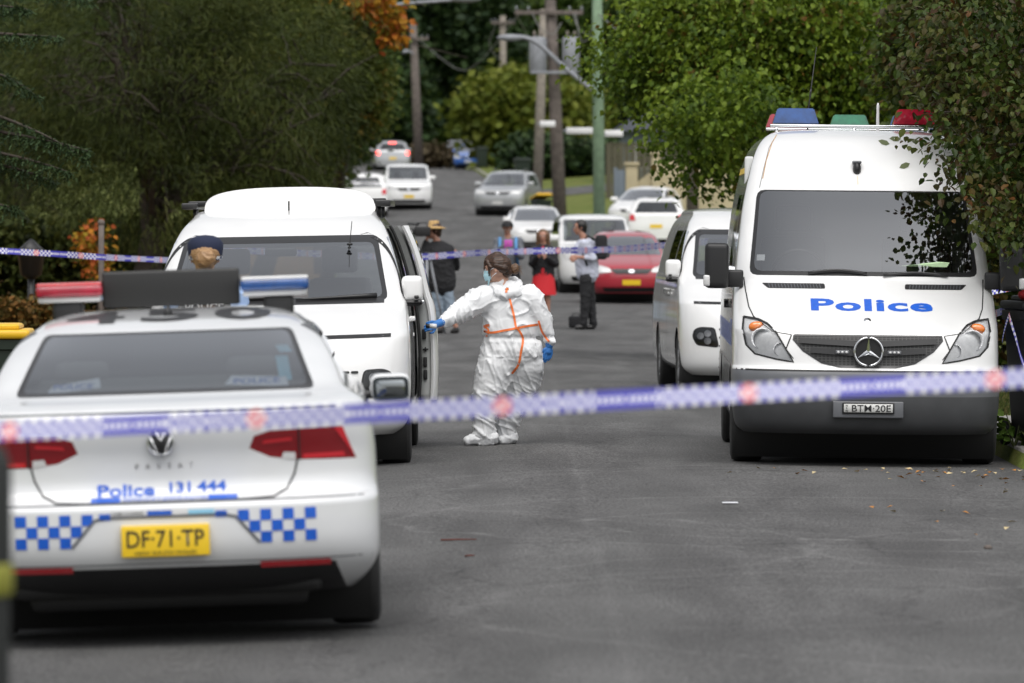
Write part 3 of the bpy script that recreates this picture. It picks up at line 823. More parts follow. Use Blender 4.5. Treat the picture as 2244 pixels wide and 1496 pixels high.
# ------------------------------------------------------------------ the two white people-mover vans
def slider_van(loc, yaw, roll, label, open_door, deflector, group='white unmarked forensic vans'):
    root = empty('white_van', loc, label, 'van', group, (0, R(roll), R(yaw))); pose(root)
    rows = [(.24, .88, .14, .5, 2.6, 5.2, .1, 4), (.30, .955, .05, .55, 2.6, 5.25, .1, 4), (.40, .985, .01, .58, 2.6, 5.25, .1, 4),
            (.60, .998, 0, .60, 2.6, 5.25, .1, 4), (.78, .998, .03, .60, 2.6, 5.25, .1, 4), (.93, .995, .10, .60, 2.7, 5.25, .1, 4),
            (.985, .992, .16, .60, 2.7, 5.25, .1, 4), (1.04, .985, .32, .60, 2.8, 5.25, .1, 4), (1.13, .975, .60, .56, 2.9, 5.25, .1, 4),
            (1.21, .962, .88, .5, 3, 5.25, .1, 4), (1.26, .940, 1.0, .46, 3, 5.24, .1, 4), (1.45, .90, 1.36, .40, 3, 5.2, .1, 4),
            (1.62, .85, 1.72, .34, 3, 5.15, .1, 4), (1.72, .81, 1.95, .32, 3, 5.12, .1, 4), (1.79, .775, 2.15, .34, 3, 5.08, .12, 4),
            (1.86, .72, 2.4, .38, 3, 5.0, .15, 4), (1.91, .69, 2.75, .4, 3, 4.9, .2, 4), (1.935, .55, 3.1, .4, 3, 4.6, .3, 4), (1.945, .3, 3.5, .2, 3, 4.2, .2, 4)]
    bm = shell(rows, nf=26, ns=34); bvh = bvh_of(bm)
    arches(bm, (.87, 4.14), .345, .99)
    scr = carve(bm, rounded([(-.83, 1.225), (.83, 1.225), (.735, 1.715), (-.735, 1.715)], .05), 'y', lambda c: c.y < 2.4 and c.z > 1.1)
    scr_in = carve(scr, rounded([(-.79, 1.25), (.79, 1.25), (.705, 1.66), (-.705, 1.66)], .05))
    obj('windscreen_surround', scr, M['trim'], root); obj('windscreen', scr_in, M['screen'], root)
    rear = carve(bm, rounded([(-.72, 1.2), (.72, 1.2), (.68, 1.62), (-.68, 1.62)], .05), 'y', lambda c: c.y > 4)
    obj('rear_window', rear, M['screen'], root)
    hl = rounded([(.625, .53), (.835, .55), (.875, .63), (.86, .70), (.80, .725), (.665, .72)], .03)
    for s in (1, -1):
        poly = hl if s > 0 else mirror2(hl)
        h = carve(bm, poly, 'y', lambda c: c.y < 1)
        lens = obj('headlight', h, M['clearglass'], root)
        pan = poly_bm(poly); grid_cut(pan, .05); drape(pan, bvh, -.08); obj('reflector', pan, M['plastic'], lens)
        for bx, bz in ((.73, .665), (.73, .59), (.80, .64)):
            b = lathe_bm([(.036, 0), (.03, .03), (.001, .045)], 14, 'y'); hh = bvh.ray_cast(Vector((bx * s, -3, bz)), Vector((0, 1, 0)))[0]; move(b, bx * s, hh.y + .02, bz)
            obj('lamp_bowl', b, M['lampbowl'], lens)
        rim = strip_bm(densify([*poly, poly[0]]), .014); drape(rim, bvh, .003); obj('lamp_seal', rim, M['trim'], lens)
        # bonnet seam and window behind the pillar
        gp = rounded([(1.30, 1.26), (2.48, 1.24), (2.48, 1.70), (2.08, 1.70)], .05)
        g = carve(bm, gp, 'x', lambda c, s=s: c.x * s > .5 and 1 < c.z < 1.8); obj('side_window', g, M['screen2'], root)
        q = strip_side(densify([(1.28, .5), (1.28, 1.22), (2.05, 1.74)], .05), .02); drape_side(q, bvh, s); obj('door_seam', q, M['seal'], root)
        if not (open_door and s > 0):
            g = carve(bm, rounded([(2.6, 1.24), (3.72, 1.24), (3.72, 1.70), (2.6, 1.70)], .05), 'x', lambda c, s=s: c.x * s > .5); obj('side_window', g, M['darkglass'], root)
            for yy in (2.54, 3.78):
                q = strip_side(densify([(yy, .42), (yy, 1.78)]), .016); drape_side(q, bvh, s); obj('door_seam', q, M['seal'], root)
            b = box_bm(.975 * s - .02, .975 * s + .03 * s, 2.62, 2.84, 1.04, 1.08, .012); obj('door_handle', b, M['white'], root)
        b = box_bm(.98 * s - .02, .98 * s + .03 * s, 2.24, 2.44, 1.04, 1.08, .012); obj('door_handle', b, M['white'], root)
        # mirror: white cap on black foot
        def mx(b):
            if s < 0:
                for v in b.verts: v.co.x = -v.co.x
                bmesh.ops.reverse_faces(b, faces=b.faces[:])
            return b
        b = mx(box_bm(.925, 1.085, 1.38, 1.52, 1.21, 1.40, .05, 5)); mo = obj('mirror', b, M['white'], root)
        b = mx(box_bm(.86, 1.08, 1.385, 1.515, 1.17, 1.222, .03, 3)); obj('mirror_foot', b, M['trim'], mo)
        b = mx(box_bm(1.02, 1.055, 1.365, 1.40, 1.225, 1.25, .008, 2)); obj('mirror_camera', b, M['trim'], mo)
        b = mx(box_bm(.95, 1.06, 1.518, 1.526, 1.23, 1.38, .01, 1)); obj('mirror_glass', b, M['mirror'], mo)
    # black light strip across the nose
    q = strip_bm(densify([(-.86, .975), (0, .965), (.86, .975)]), .026); drape(q, bvh, .006); obj('light_strip', q, M['trim'], root)
    # slotted white grille: black slots
    b = None
    for r_ in range(9):
        z = .71 - r_ * .042 if r_ < 5 else .455 - (r_ - 5) * .042
        for k in range(-9, 10):
            x = k * .066 + (.033 if r_ % 2 else 0)
            if abs(x) > (.60 if r_ < 5 else .86) or (abs(x) < .25 and r_ > 5): continue
            q = poly_bm(rounded([(x - .027, z - .009), (x + .027, z - .009), (x + .027, z + .009), (x - .027, z + .009)], .009, 2))
            b = q if b is None else join(b, q)
    drape(b, bvh, .008); obj('grille_slots', b, M['black'], root)
    b = box_bm(-.186, .186, -.012, 0, .40, .50, .004); p_ = obj('number_plate', b, M['plate_w'], root)
    q = strip_bm(densify([(-.80, 1.222), (0, 1.218), (.80, 1.222)], .05), .035); drape(q, bvh, .003); obj('cowl', q, M['trim'], root)
    for x0, x1 in ((.74, .14), (.08, -.55)):
        P = []
        for t in np.linspace(0, 1, 9):
            x = x0 + (x1 - x0) * t; z = 1.262 - .022 * t; hh = bvh.ray_cast(Vector((x, -3, z)), Vector((0, 1, 0)))[0]; P.append((x, hh.y - .03, z))
        obj('wiper', tube_bm(P, [.02 - .012 * i / 8 for i in range(9)], 6), M['trim'], root)
    P = []
    for x, z in ((.555, 1.83), (.56, 1.735)): pass
    h = bvh.ray_cast(Vector((.545, -3, 1.735)), Vector((0, 1, 0)))[0]
    if deflector:
        # glass-mount whip aerial, roof rack and the curved white wind deflector
        hh = bvh.ray_cast(Vector((.53, -3, 1.61)), Vector((0, 1, 0)))[0]
        b = tube_bm([(.51, hh.y - .02, 1.54), (.53, hh.y - .02, 1.64), (.55, hh.y - .03, 1.82)], [.003, .004, .003], 5)
        join(b, sphere_bm((.53, hh.y - .02, 1.645), (.024, .014, .012), 8)); join(b, sphere_bm((.527, hh.y - .02, 1.62), (.014, .012, .01), 8)); obj('aerial', b, M['black'], root)
        bb = bmesh.new(); n = 30; ring = []
        for i in range(n + 1):
            a = math.pi * i / n; x = .03 - .67 * math.copysign(abs(math.cos(a)) ** .8, math.cos(a)); h_ = .235 * math.sin(a) ** .42 if 0 < i < n else 0
            bow = .18 * (1 - min(1, ((x - .03) / .67) ** 2))
            ring.append((x, h_, bow))
        rows_ = []
        for t in np.linspace(0, 1, 8):
            rows_.append([bb.verts.new((x, 2.95 - bow + .13 * t * (h_ / .235), 1.862 + h_ * t )) for x, h_, bow in ring])
        for a_, b_ in zip(rows_, rows_[1:]):
            for i in range(n): bb.faces.new((a_[i], a_[i + 1], b_[i + 1], b_[i]))
        bmesh.ops.remove_doubles(bb, verts=bb.verts[:], dist=.0008)
        r_ = bmesh.ops.solidify(bb, geom=bb.faces[:], thickness=.012)
        df = obj('wind_deflector', bb, M['white'], root)
        obj('deflector_slot', tube_bm([(.03, 2.775, 1.885), (.03, 2.825, 1.985)], .007, 6), M['black'], df)
        rk = obj('roof_rack', box_bm(-.78, .78, 3.25, 3.33, 1.955, 2.0, .01), M['trim'], root)
        for s in (1, -1):
            obj('rack_rail', box_bm(min(.70 * s, .82 * s), max(.70 * s, .82 * s), 3.0, 5.0, 1.935, 1.985, .01), M['trim'], rk)
            for yy in (3.2, 4.7): obj('rack_foot', box_bm(min(.70 * s, .74 * s), max(.70 * s, .74 * s), yy, yy + .06, 1.85, 1.94), M['trim'], rk)
    # interior
    b = box_bm(-.85, .85, 1.0, 1.6, .8, 1.18, .06); obj('dashboard', b, M['interior'], root)
    seat(root, -.42, 2.2, .5, .68, .72); seat(root, .42, 2.2, .5, .68, .72); steering(root, -.42, 1.9, 1.17)
    b = box_bm(-.12, .12, 1.8, 1.83, 1.56, 1.63, .02); obj('interior_mirror', b, M['plastic'], root)
    b = box_bm(-.88, .88, 1.0, 5.1, .38, .44, .01); obj('cabin_floor', b, M['interior'], root)
    if open_door:
        hole = carve(bm, rounded([(2.56, .44), (3.74, .44), (3.74, 1.76), (2.56, 1.76)], .08), 'x', lambda c: c.x > .4); hole.free()
        # the sliding door pushed out and back on its rail: skin, inner frame and latch edge
        prof = [(.40, .985), (.60, .998), (.80, .998), (.98, .99), (1.13, .975), (1.26, .940), (1.45, .90), (1.62, .85), (1.72, .81), (1.78, .78)]
        for nm, dx, th, y0, y1, mt in (('sliding_door', .155, .02, 3.25, 4.49, 'white'), ('door_inner_panel', .085, .07, 3.29, 4.43, 'interior2')):
            bb = bmesh.new(); A = []
            for z, w in catmull([(z, w) for z, w in prof], 3):
                A.append([bb.verts.new(p) for p in ((w + dx - .02 * (nm[0] == 's') , y0, z), (w + dx + .012, y0 + .06, z), (w + dx + .015, (y0 + y1) / 2, z), (w + dx, y1, z))])
            for a_, b_ in zip(A, A[1:]):
                for i in range(3): bb.faces.new((a_[i], a_[i + 1], b_[i + 1], b_[i]))
            bmesh.ops.recalc_face_normals(bb, faces=bb.faces[:]); 
            bmesh.ops.solidify(bb, geom=bb.faces[:], thickness=th)
            if nm == 'sliding_door':
                dr = obj(nm, bb, M[mt], root, angle=40)
            else:
                gl = carve(bb, rounded([(3.41, 1.28), (4.31, 1.28), (4.31, 1.70), (3.47, 1.70)], .04), 'x'); gl.free(); obj(nm, bb, M[mt], dr, angle=40)
        gl = carve_later(dr, rounded([(3.39, 1.26), (4.33, 1.26), (4.33, 1.72), (3.43, 1.72)], .05), 'x', lambda c: True); obj('door_window', gl, M['glass'], dr)
        eb = bmesh.new(); A = []
        for z, w in catmull([(z, w) for z, w in prof if z < 1.3], 3):
            A.append([eb.verts.new((w + .015, 3.295, z)), eb.verts.new((w + .15, 3.285, z))])
        for a_, b_ in zip(A, A[1:]): eb.faces.new((a_[0], a_[1], b_[1], b_[0]))
        bmesh.ops.recalc_face_normals(eb, faces=eb.faces[:]); bmesh.ops.solidify(eb, geom=eb.faces[:], thickness=.01); obj('door_edge_panel', eb, M['interior3'], dr)
        # leading edge of the door with its slots, seal and striker
        for z, w in ((.60, .998), (.70, .998), (.92, .992)):
            obj('edge_slot', box_bm(w + .055, w + .085, 3.262, 3.275, z - .04, z + .04, .009, 3), M['black'], dr)
        obj('edge_slot', join(box_bm(1.05, 1.094, 3.262, 3.275, .794, .806, .002, 1), box_bm(1.066, 1.078, 3.26, 3.277, .782, .818, .002, 1)), M['black'], dr)
        P = [(w + dx_, 3.25, z) for (z, w), dx_ in zip(prof, [.03] * 10)]
        obj('door_seal', tube_bm([tuple(p) for p in catmull_free(P, 3)], .014, 6), M['seal'], dr)
        b = box_bm(1.0, 1.06, 3.21, 3.26, 1.18, 1.215, .006); join(b, box_bm(1.02, 1.07, 3.20, 3.25, 1.16, 1.19, .006)); obj('door_latch', b, M['chrome'], dr)
        b = box_bm(.94, 1.0, 2.40, 2.46, .92, .95, .008); obj('door_rail_end', b, M['white'], root)
        b = box_bm(1.04, 1.1, 3.29, 3.35, .94, 1.1, .015); obj('door_pull', b, M['black'], dr)
    body = obj('body', bm, [M['white'], M['seal']], root, angle=40)
    add_wheels(root, [(-.875, .87), (.875, .87), (-.875, 4.14), (.875, 4.14)], .345, .225); wells(root, (.87, 4.14), .345, .99)
    b = box_bm(-.55, .55, .7, 4.9, .2, .38, .05); obj('underbody', b, M['seal'], root)
    return root

# ------------------------------------------------------------------ the highway patrol sedan, tail to the camera
def police_sedan():
    root = empty('police_sedan', (-1.458, 24.2, road_z(-1.458, 24.2) + .012),
                 'white sedan seen from behind with roof sign board, blue chequers and yellow plate', 'police car',
                 'police vehicles at the cordon', (0, R(-1.9), R(1.8)))
    pose(root)
    rows = [(.20, .80, .25, .40, 3, 4.6, .4, 2.6), (.26, .86, .14, .42, 3, 4.72, .5, 2.6), (.34, .905, .05, .42, 3, 4.80, .55, 2.6),
            (.42, .914, .01, .42, 3, 4.83, .6, 2.6), (.52, .916, 0, .42, 3, 4.84, .6, 2.6), (.59, .916, .0, .42, 3, 4.82, .6, 2.6),
            (.615, .914, .03, .42, 3, 4.78, .6, 2.6), (.64, .913, .10, .43, 3, 4.74, .6, 2.6), (.70, .911, .125, .43, 3, 4.66, .6, 2.6), (.80, .908, .115, .44, 3, 4.45, .6, 2.7),
            (.88, .90, .09, .44, 3, 4.1, .5, 3), (.955, .885, .075, .44, 3, 3.75, .4, 3), (1.005, .865, .10, .42, 3, 3.6, .35, 3),
            (1.03, .84, .22, .38, 3, 3.52, .35, 3), (1.048, .805, .42, .32, 3.2, 3.46, .32, 3), (1.075, .775, .56, .30, 3.4, 3.40, .3, 3),
            (1.14, .752, .75, .28, 3.8, 3.27, .3, 3), (1.22, .715, 1.0, .26, 3.8, 3.12, .28, 3), (1.30, .662, 1.28, .28, 3.4, 2.95, .28, 3),
            (1.335, .61, 1.42, .28, 3.4, 2.86, .28, 3), (1.365, .57, 1.60, .3, 3.2, 2.8, .28, 3), (1.387, .51, 1.83, .3, 3, 2.72, .28, 3),
            (1.402, .42, 2.05, .3, 3, 2.62, .28, 3), (1.408, .25, 2.25, .15, 3, 2.52, .15, 3)]
    bm = shell(rows, nf=28, ns=30); bvh = bvh_of(bm)
    arches(bm, (1.02, 3.81), .325, .90)
    # rear glass
    g = carve(bm, rounded([(-.655, 1.062), (.655, 1.062), (.555, 1.318), (-.555, 1.318)], .03), 'y', lambda c: c.y < 1.6 and c.z > 1.0)
    gi = carve(g, rounded([(-.625, 1.078), (.625, 1.078), (.535, 1.308), (-.535, 1.308)], .03))
    obj('rear_window_surround', g, M['trim'], root); obj('rear_window', gi, M['screen2'], root)
    g = carve(bm, rounded([(-.70, 1.03), (.70, 1.03), (.58, 1.36), (-.58, 1.36)], .04), 'y', lambda c: c.y > 2.5); obj('windscreen', g, M['screen2'], root)
    for s in (1, -1):
        gp = rounded([(.86, 1.05), (3.1, 1.05), (2.72, 1.33), (1.48, 1.33)], .06)
        g = carve(bm, gp, 'x', lambda c, s=s: c.x * s > .35 and c.z > .99 and .8 < c.y < 3.2)
        g1 = carve(g, rounded([(.98, 1.065), (3.02, 1.065), (2.68, 1.315), (1.52, 1.315)], .05), 'x')
        obj('side_window_frame', g, M['trim'], root); obj('side_window', g1, M['darkglass'], root)
        q = strip_side(densify([(2.12, .45), (2.12, 1.33)]), .03); drape_side(q, bvh, s); obj('door_pillar', q, M['trim'], root)
        q = checks_side(1.4, 4.3, .78, .92, .07, 2); drape_side(q, bvh, s, .005); obj('chequer_band', q, M['polblue'], root)
    # tail lights
    R_ = trace(root, bvh, [(546, 982), (556, 955), (592, 943), (655, 939), (748, 932), (781, 1002), (715, 1005), (645, 1006), (592, 1001)])
    for s in (1, -1):
        poly = R_ if s > 0 else mirror2(R_)
        t = carve(bm, poly, 'y', lambda c: c.y < 1.1)
        lens = obj('tail_light', t, M['redlens'], root)
        X0 = min(p[0] for p in R_); X1 = max(p[0] for p in R_); Z0 = min(p[1] for p in R_); Z1 = max(p[1] for p in R_); w_ = X1 - X0; h_ = Z1 - Z0
        def piece(pts, m, off=.004, nm='lamp_segment'):
            pp = [((X0 + a * w_) * s, Z0 + b * h_) for a, b in pts]
            b = poly_bm(pp if s > 0 else pp[::-1]); grid_cut(b, .05); drape(b, bvh, off); obj(nm, b, m, lens)
        piece([(.30, .10), (.43, .05), (.43, .26), (.32, .28)], M['whitelens'])
        piece([(.50, .07), (.90, .08), (.88, .22), (.50, .20)], M['redlens2'])
        piece([(.12, .55), (.40, .62), (.40, .72), (.14, .66)], M['redlens2'])
        piece([(.80, .94), (.97, .14), (.99, .05), (.88, .98)], M['redlens2'], .006)
        piece([(.46, .02), (.475, .02), (.475, 1.0), (.46, .98)], M['seal'], .007, 'lamp_seam')
        # boot lid seam
        sm = trace(root, bvh, [(652, 1004), (646, 1035), (630, 1068), (600, 1087), (540, 1092)])
        q = strip_bm(densify([(x * s, z) for x, z in sm], .03), .008); drape(q, bvh, .003); obj('boot_seam', q, M['seal'], root)
    sm = trace(root, bvh, [(540, 1092)])[0]
    q = strip_bm(densify([(-sm[0], sm[1]), (sm[0], sm[1])], .05), .008); drape(q, bvh, .003); obj('boot_seam', q, M['seal'], root)
    q = strip_bm(densify([(-.85, .612), (.85, .612)], .05), .006); drape(q, bvh, .003); obj('bumper_seam', q, M['bumper_grey'], root)
    q = strip_bm(densify([(-.74, .998), (.74, .998)], .05), .007); drape(q, bvh, .003); obj('boot_lip_shadow', q, M['bumper_grey'], root)  # grey strip paints the shadow line under the boot lip
    # black lower bumper and red reflectors
    low = carve(bm, [(-.80, .1), (.80, .1), (.72, .335), (-.72, .335)], 'y', lambda c: c.y < .6 and c.z < .5)
    lo = obj('lower_bumper', low, M['plastic'], root)
    for s in (1, -1):
        a = (.40, .70); q = strip_bm(densify([(s * a[0], .333), (s * a[1], .333)], .05), .026); drape(q, bvh, .008); obj('reflector', q, M['redlens2'], lo)
    q = strip_bm(densify([(-.88, .352), (.88, .352)], .05), .005); drape(q, bvh, .003); obj('bumper_crease', q, M['bumper_grey'], root)
    # number plate in its recess
    q = strip_bm(densify([(-.40, .43), (-.30, .545), (-.25, .555), (.25, .555), (.30, .545), (.40, .43)], .03), .012); drape(q, bvh, .004); obj('plate_recess_edge', q, M['bumper_grey'], root)
    b = box_bm(-.188, .188, -.03, -.004, .385, .52, .006); pl = obj('number_plate', b, M['plate_y'], root)
    b = text_bm('DF·71·TP', .33, .072, .008); move(b, 0, -.033, .462); obj('plate_characters', b, M['black'], pl)
    b = text_bm('NEW SOUTH WALES', .26, .013, .01); move(b, 0, -.033, .403); obj('plate_characters', b, M['black'], pl)
    # chequers on the bumper
    st = .0475
    for side, x0, n in ((-1, -.64, 7), (1, .31, 7)):
        b = bmesh.new()
        for r_ in range(3):
            for k in range(n):
                if (k + r_) % 2: continue
                x = x0 + k * st; z = .572 - r_ * st
                if side < 0 and r_ == 2 and k > 5: continue
                if side > 0 and r_ > 0 and k < 1 + (r_ == 2): continue
                b.faces.new([b.verts.new((px_, 0, pz_)) for px_, pz_ in ((x, z - st), (x + st, z - st), (x + st, z), (x, z))])
        drape(b, bvh, .004); obj('chequer_pattern', b, M['polblue'], root)
    for x in (-.28, .215):
        b = poly_bm([(x, .545), (x + st, .545), (x + st, .572), (x, .572)]); drape(b, bvh, .004); obj('chequer_square', b, M['polblue'], root)
    for x0, x1, m in ((-.075, .03, 'polblue'), (.10, .21, 'lightblue')):
        b = poly_bm([(x0, .562), (x1, .562), (x1, .58), (x0, .58)]); drape(b, bvh, .005); obj('bumper_sticker', b, M[m], root)
    b = text_bm('CRIME STOPPERS', .14, .012, .01); move(b, -.16, 0, .571); drape(b, bvh, .004); obj('sticker_lettering', b, M['black'], root)
    # lettering on the boot
    text_on(root, bvh, 'Police', -.165, .665, .245, .052, M['polblue'], .03, 'police_lettering')
    text_on(root, bvh, '131', .065, .672, .09, .046, M['polblue'], .03, 'phone_number'); text_on(root, bvh, '444', .20, .673, .125, .046, M['polblue'], .03, 'phone_number')
    for x0, x1 in ((-.315, -.19), (.185, .31)):
        q = strip_bm(densify([(x0, .628), (x1, .628)], .05), .018); drape(q, bvh, .005); obj('underline', q, M['polblue'], root)
    text_on(root, bvh, 'Assistance and general enquiries', 0, .628, .36, .016, M['polblue'], .01, 'small_lettering')
    b = None
    for k, ch in enumerate('PASSAT'):
        q = text_bm(ch, None, .022, .01); move(q, -.115 + k * .046, 0, .765); b = q if b is None else join(b, q)
    drape(b, bvh, .005); obj('model_lettering', b, M['chrome'], root)
    # round badge with the two stacked letters
    cz = .868; hy = bvh.ray_cast(Vector((-.005, -3, cz)), Vector((0, 1, 0)))[0].y
    b = lathe_bm([(.001, hy - .008), (.052, hy - .008), (.056, hy + .004)], 30, 'y'); move(b, -.01, 0, cz); bd = obj('badge', b, M['trim'], root)
    b = bmesh.new(); y = hy - .014
    tube_bm([(.054 * math.cos(a), y, .054 * math.sin(a)) for a in [2 * math.pi * k / 32 for k in range(33)]], .0045, 6, False, b)
    for pts in ([(-.022, .044), (0, .006), (.022, .044)], [(-.044, .022), (-.020, -.040), (0, -.004), (.020, -.040), (.044, .022)]):
        tube_bm([(p[0], y, p[1]) for p in pts], .0045, 6, True, b)
    move(b, -.01, 0, cz); obj('badge_ring', b, M['chrome'], bd)
    # car number on the roof, read from behind
    for ch, x in (('4', -.34), ('5', .0), ('0', .33)):
        t = text_bm(ch, .26, .50, .02)
        for v in t.verts: v.co = (v.co.x + x, 1.80 + v.co.z, 0)
        step = .05; k = math.floor(1.5 / step)
        while k * step < 2.4:
            bmesh.ops.bisect_plane(t, geom=t.verts[:] + t.edges[:] + t.faces[:], dist=1e-6, plane_co=(0, k * step, 0), plane_no=(0, 1, 0)); k += 1
        k = -12
        while k < 12:
            bmesh.ops.bisect_plane(t, geom=t.verts[:] + t.edges[:] + t.faces[:], dist=1e-6, plane_co=(k * step, 0, 0), plane_no=(1, 0, 0)); k += 1
        drape(t, bvh, .004, 3, (0, 0, -1), 'z'); obj('roof_number', t, M['black'], root)
    body = obj('body', bm, [M['white2'], M['seal']], root, angle=38)
    # mirrors
    for s in (1, -1):
        b = box_bm(.91, 1.10, 3.02, 3.14, .915, 1.05, .05, 5)
        q = box_bm(.78, .95, 3.06, 3.12, .93, .97, .015, 2)
        g_ = box_bm(.918, 1.092, 3.004, 3.022, .922, 1.035, .035, 3)
        for t in (b, q, g_):
            if s < 0:
                for v in t.verts: v.co.x = -v.co.x
                bmesh.ops.reverse_faces(t, faces=t.faces[:])
        mo = obj('mirror', b, M['white2'], root); obj('mirror_foot', q, M['trim'], mo); obj('mirror_glass', g_, M['mirror'], mo)
    # interior seen through the rear glass
    b = box_bm(-.66, .66, .62, 1.0, .98, 1.02, .01); obj('parcel_shelf', b, M['interior'], root)
    b = box_bm(-.62, .62, 1.0, 1.2, .7, 1.12, .06)
    for x in (-.38, .38): join(b, box_bm(x - .12, x + .12, 1.05, 1.15, 1.1, 1.2, .04))
    obj('rear_seat', b, M['seatcloth'], root)
    for x in (-.36, .36): seat(root, x, 2.0, .48, .55, .55)
    b = box_bm(-.7, .7, 3.05, 3.5, .75, 1.03, .05); obj('dashboard', b, M['interior'], root)
    for x, wd, sl in ((-.40, .24, .012), (.40, .28, -.008)):
        b = poly_bm([(x - wd / 2, 1.082 - sl), (x + wd / 2, 1.082 + sl), (x + wd / 2 - .01, 1.122 + sl), (x - wd / 2 + .03, 1.118 - sl)]); grid_cut(b, .05); drape(b, bvh, -.006); pp = obj('paper_sign', b, M['signpaper'], root)
        b = text_bm('POLICE', wd * .72, .022, .02); move(b, x, 0, 1.102); drape(b, bvh, -.003); obj('sign_lettering', b, M['polblue'], pp)
    b = bmesh.new()
    for z0, z1 in ((1.10, 1.20), (1.215, 1.245)):
        q = poly_bm([(.50, z0), (.555, z0), (.535, z1), (.48, z1)]); drape(q, bvh, -.01); b = join(b, q)
    obj('window_sticker', b, M['lightblue'], root)
    # roof bar: red beacon, folded sign board, blue beacon, feet
    def bar(x0, x1, m, nm, lb):
        b = box_bm(x0, x1, 2.22, 2.5, 1.475, 1.53, .022, 4); o = obj(nm, b, m, root); o['label'] = lb
        obj('beacon_base', box_bm(x0 + .01, x1 - .01, 2.24, 2.48, 1.45, 1.477, .01), M['whitelens'], o); 
        obj('beacon_top_sheen', box_bm(x0 + .004, x1 - .004, 2.225, 2.495, 1.523, 1.541, .008), M['whitelens'] if 'blue' in lb else M['redlens2'], o)  # lighter top: sky reflection on the beacon put into its colour
        return o
    bar(-.635, -.325, M['redbeacon'], 'beacon', 'red roof beacon'); bar(.315, .635, M['bluelens'], 'beacon', 'blue roof beacon')
    b = box_bm(-.33, .31, 2.34, 2.40, 1.415, 1.585, .012); sb = obj('sign_board', b, M['panel'], root)
    for s in (1, -1):
        obj('bar_foot', box_bm(min(.42 * s, .56 * s), max(.42 * s, .56 * s), 2.26, 2.46, 1.34, 1.455, .02), M['plastic'], root)
    b = tube_bm([(-.01, 1.78, 1.37), (-.01, 1.79, 1.43)], [.03, .006], 8); obj('antenna', b, M['black'], root)
    add_wheels(root, [(-.80, 1.02), (.80, 1.02), (-.80, 3.81), (.80, 3.81)], .325, .225); wells(root, (1.02, 3.81), .325, .90)
    b = box_bm(-.6, .6, .3, 4.5, .14, .3, .05); join(b, box_bm(-.66, .66, .22, .5, .2, .32, .04)); obj('underbody', b, M['seal'], root)
    return root

def panel_mat():
    m, n, l, p = new_mat('led_panel'); p.inputs['Roughness'].default_value = .45
    tc = n.new('ShaderNodeTexCoord'); v = n.new('ShaderNodeTexVoronoi'); v.inputs['Scale'].default_value = 90; v.inputs['Randomness'].default_value = 0
    l.new(tc.outputs['Object'], v.inputs['Vector']); r = n.new('ShaderNodeValToRGB')
    r.color_ramp.elements[0].color = (.05, .05, .048, 1); r.color_ramp.elements[1].color = (.012, .012, .012, 1); r.color_ramp.elements[1].position = .5
    l.new(v.outputs['Distance'], r.inputs[0]); l.new(r.outputs[0], p.inputs['Base Color']); return m
M['panel'] = panel_mat()
M['signpaper'] = mat('white_blue_printed_paper', (.72, .76, .9), .7)
M['bulkhead'] = mat('pale_bulkhead', (.62, .63, .62), .7)
M['lamppan'] = mat('bright_lamp_housing', (.92, .93, .94), .3, noise_amt=.1, noise_scale=30, bump=.1, bump_scale=50)
M['rust'] = mat('rust', (.42, .24, .10), .9, noise_amt=.4, noise_scale=30)
M['stain'] = mat('faint_rust_stain', (.66, .60, .48), .6)
M['bumper_dark'] = mat('dark_lower_bumper', (.05, .052, .055), .45, noise_amt=.15, noise_scale=5)
M['interior3'] = mat('pale_grey_door_panel', (.38, .39, .38), .6)
M['leafgreen'] = mat('stuck_leaf', (.10, .12, .05), .7)

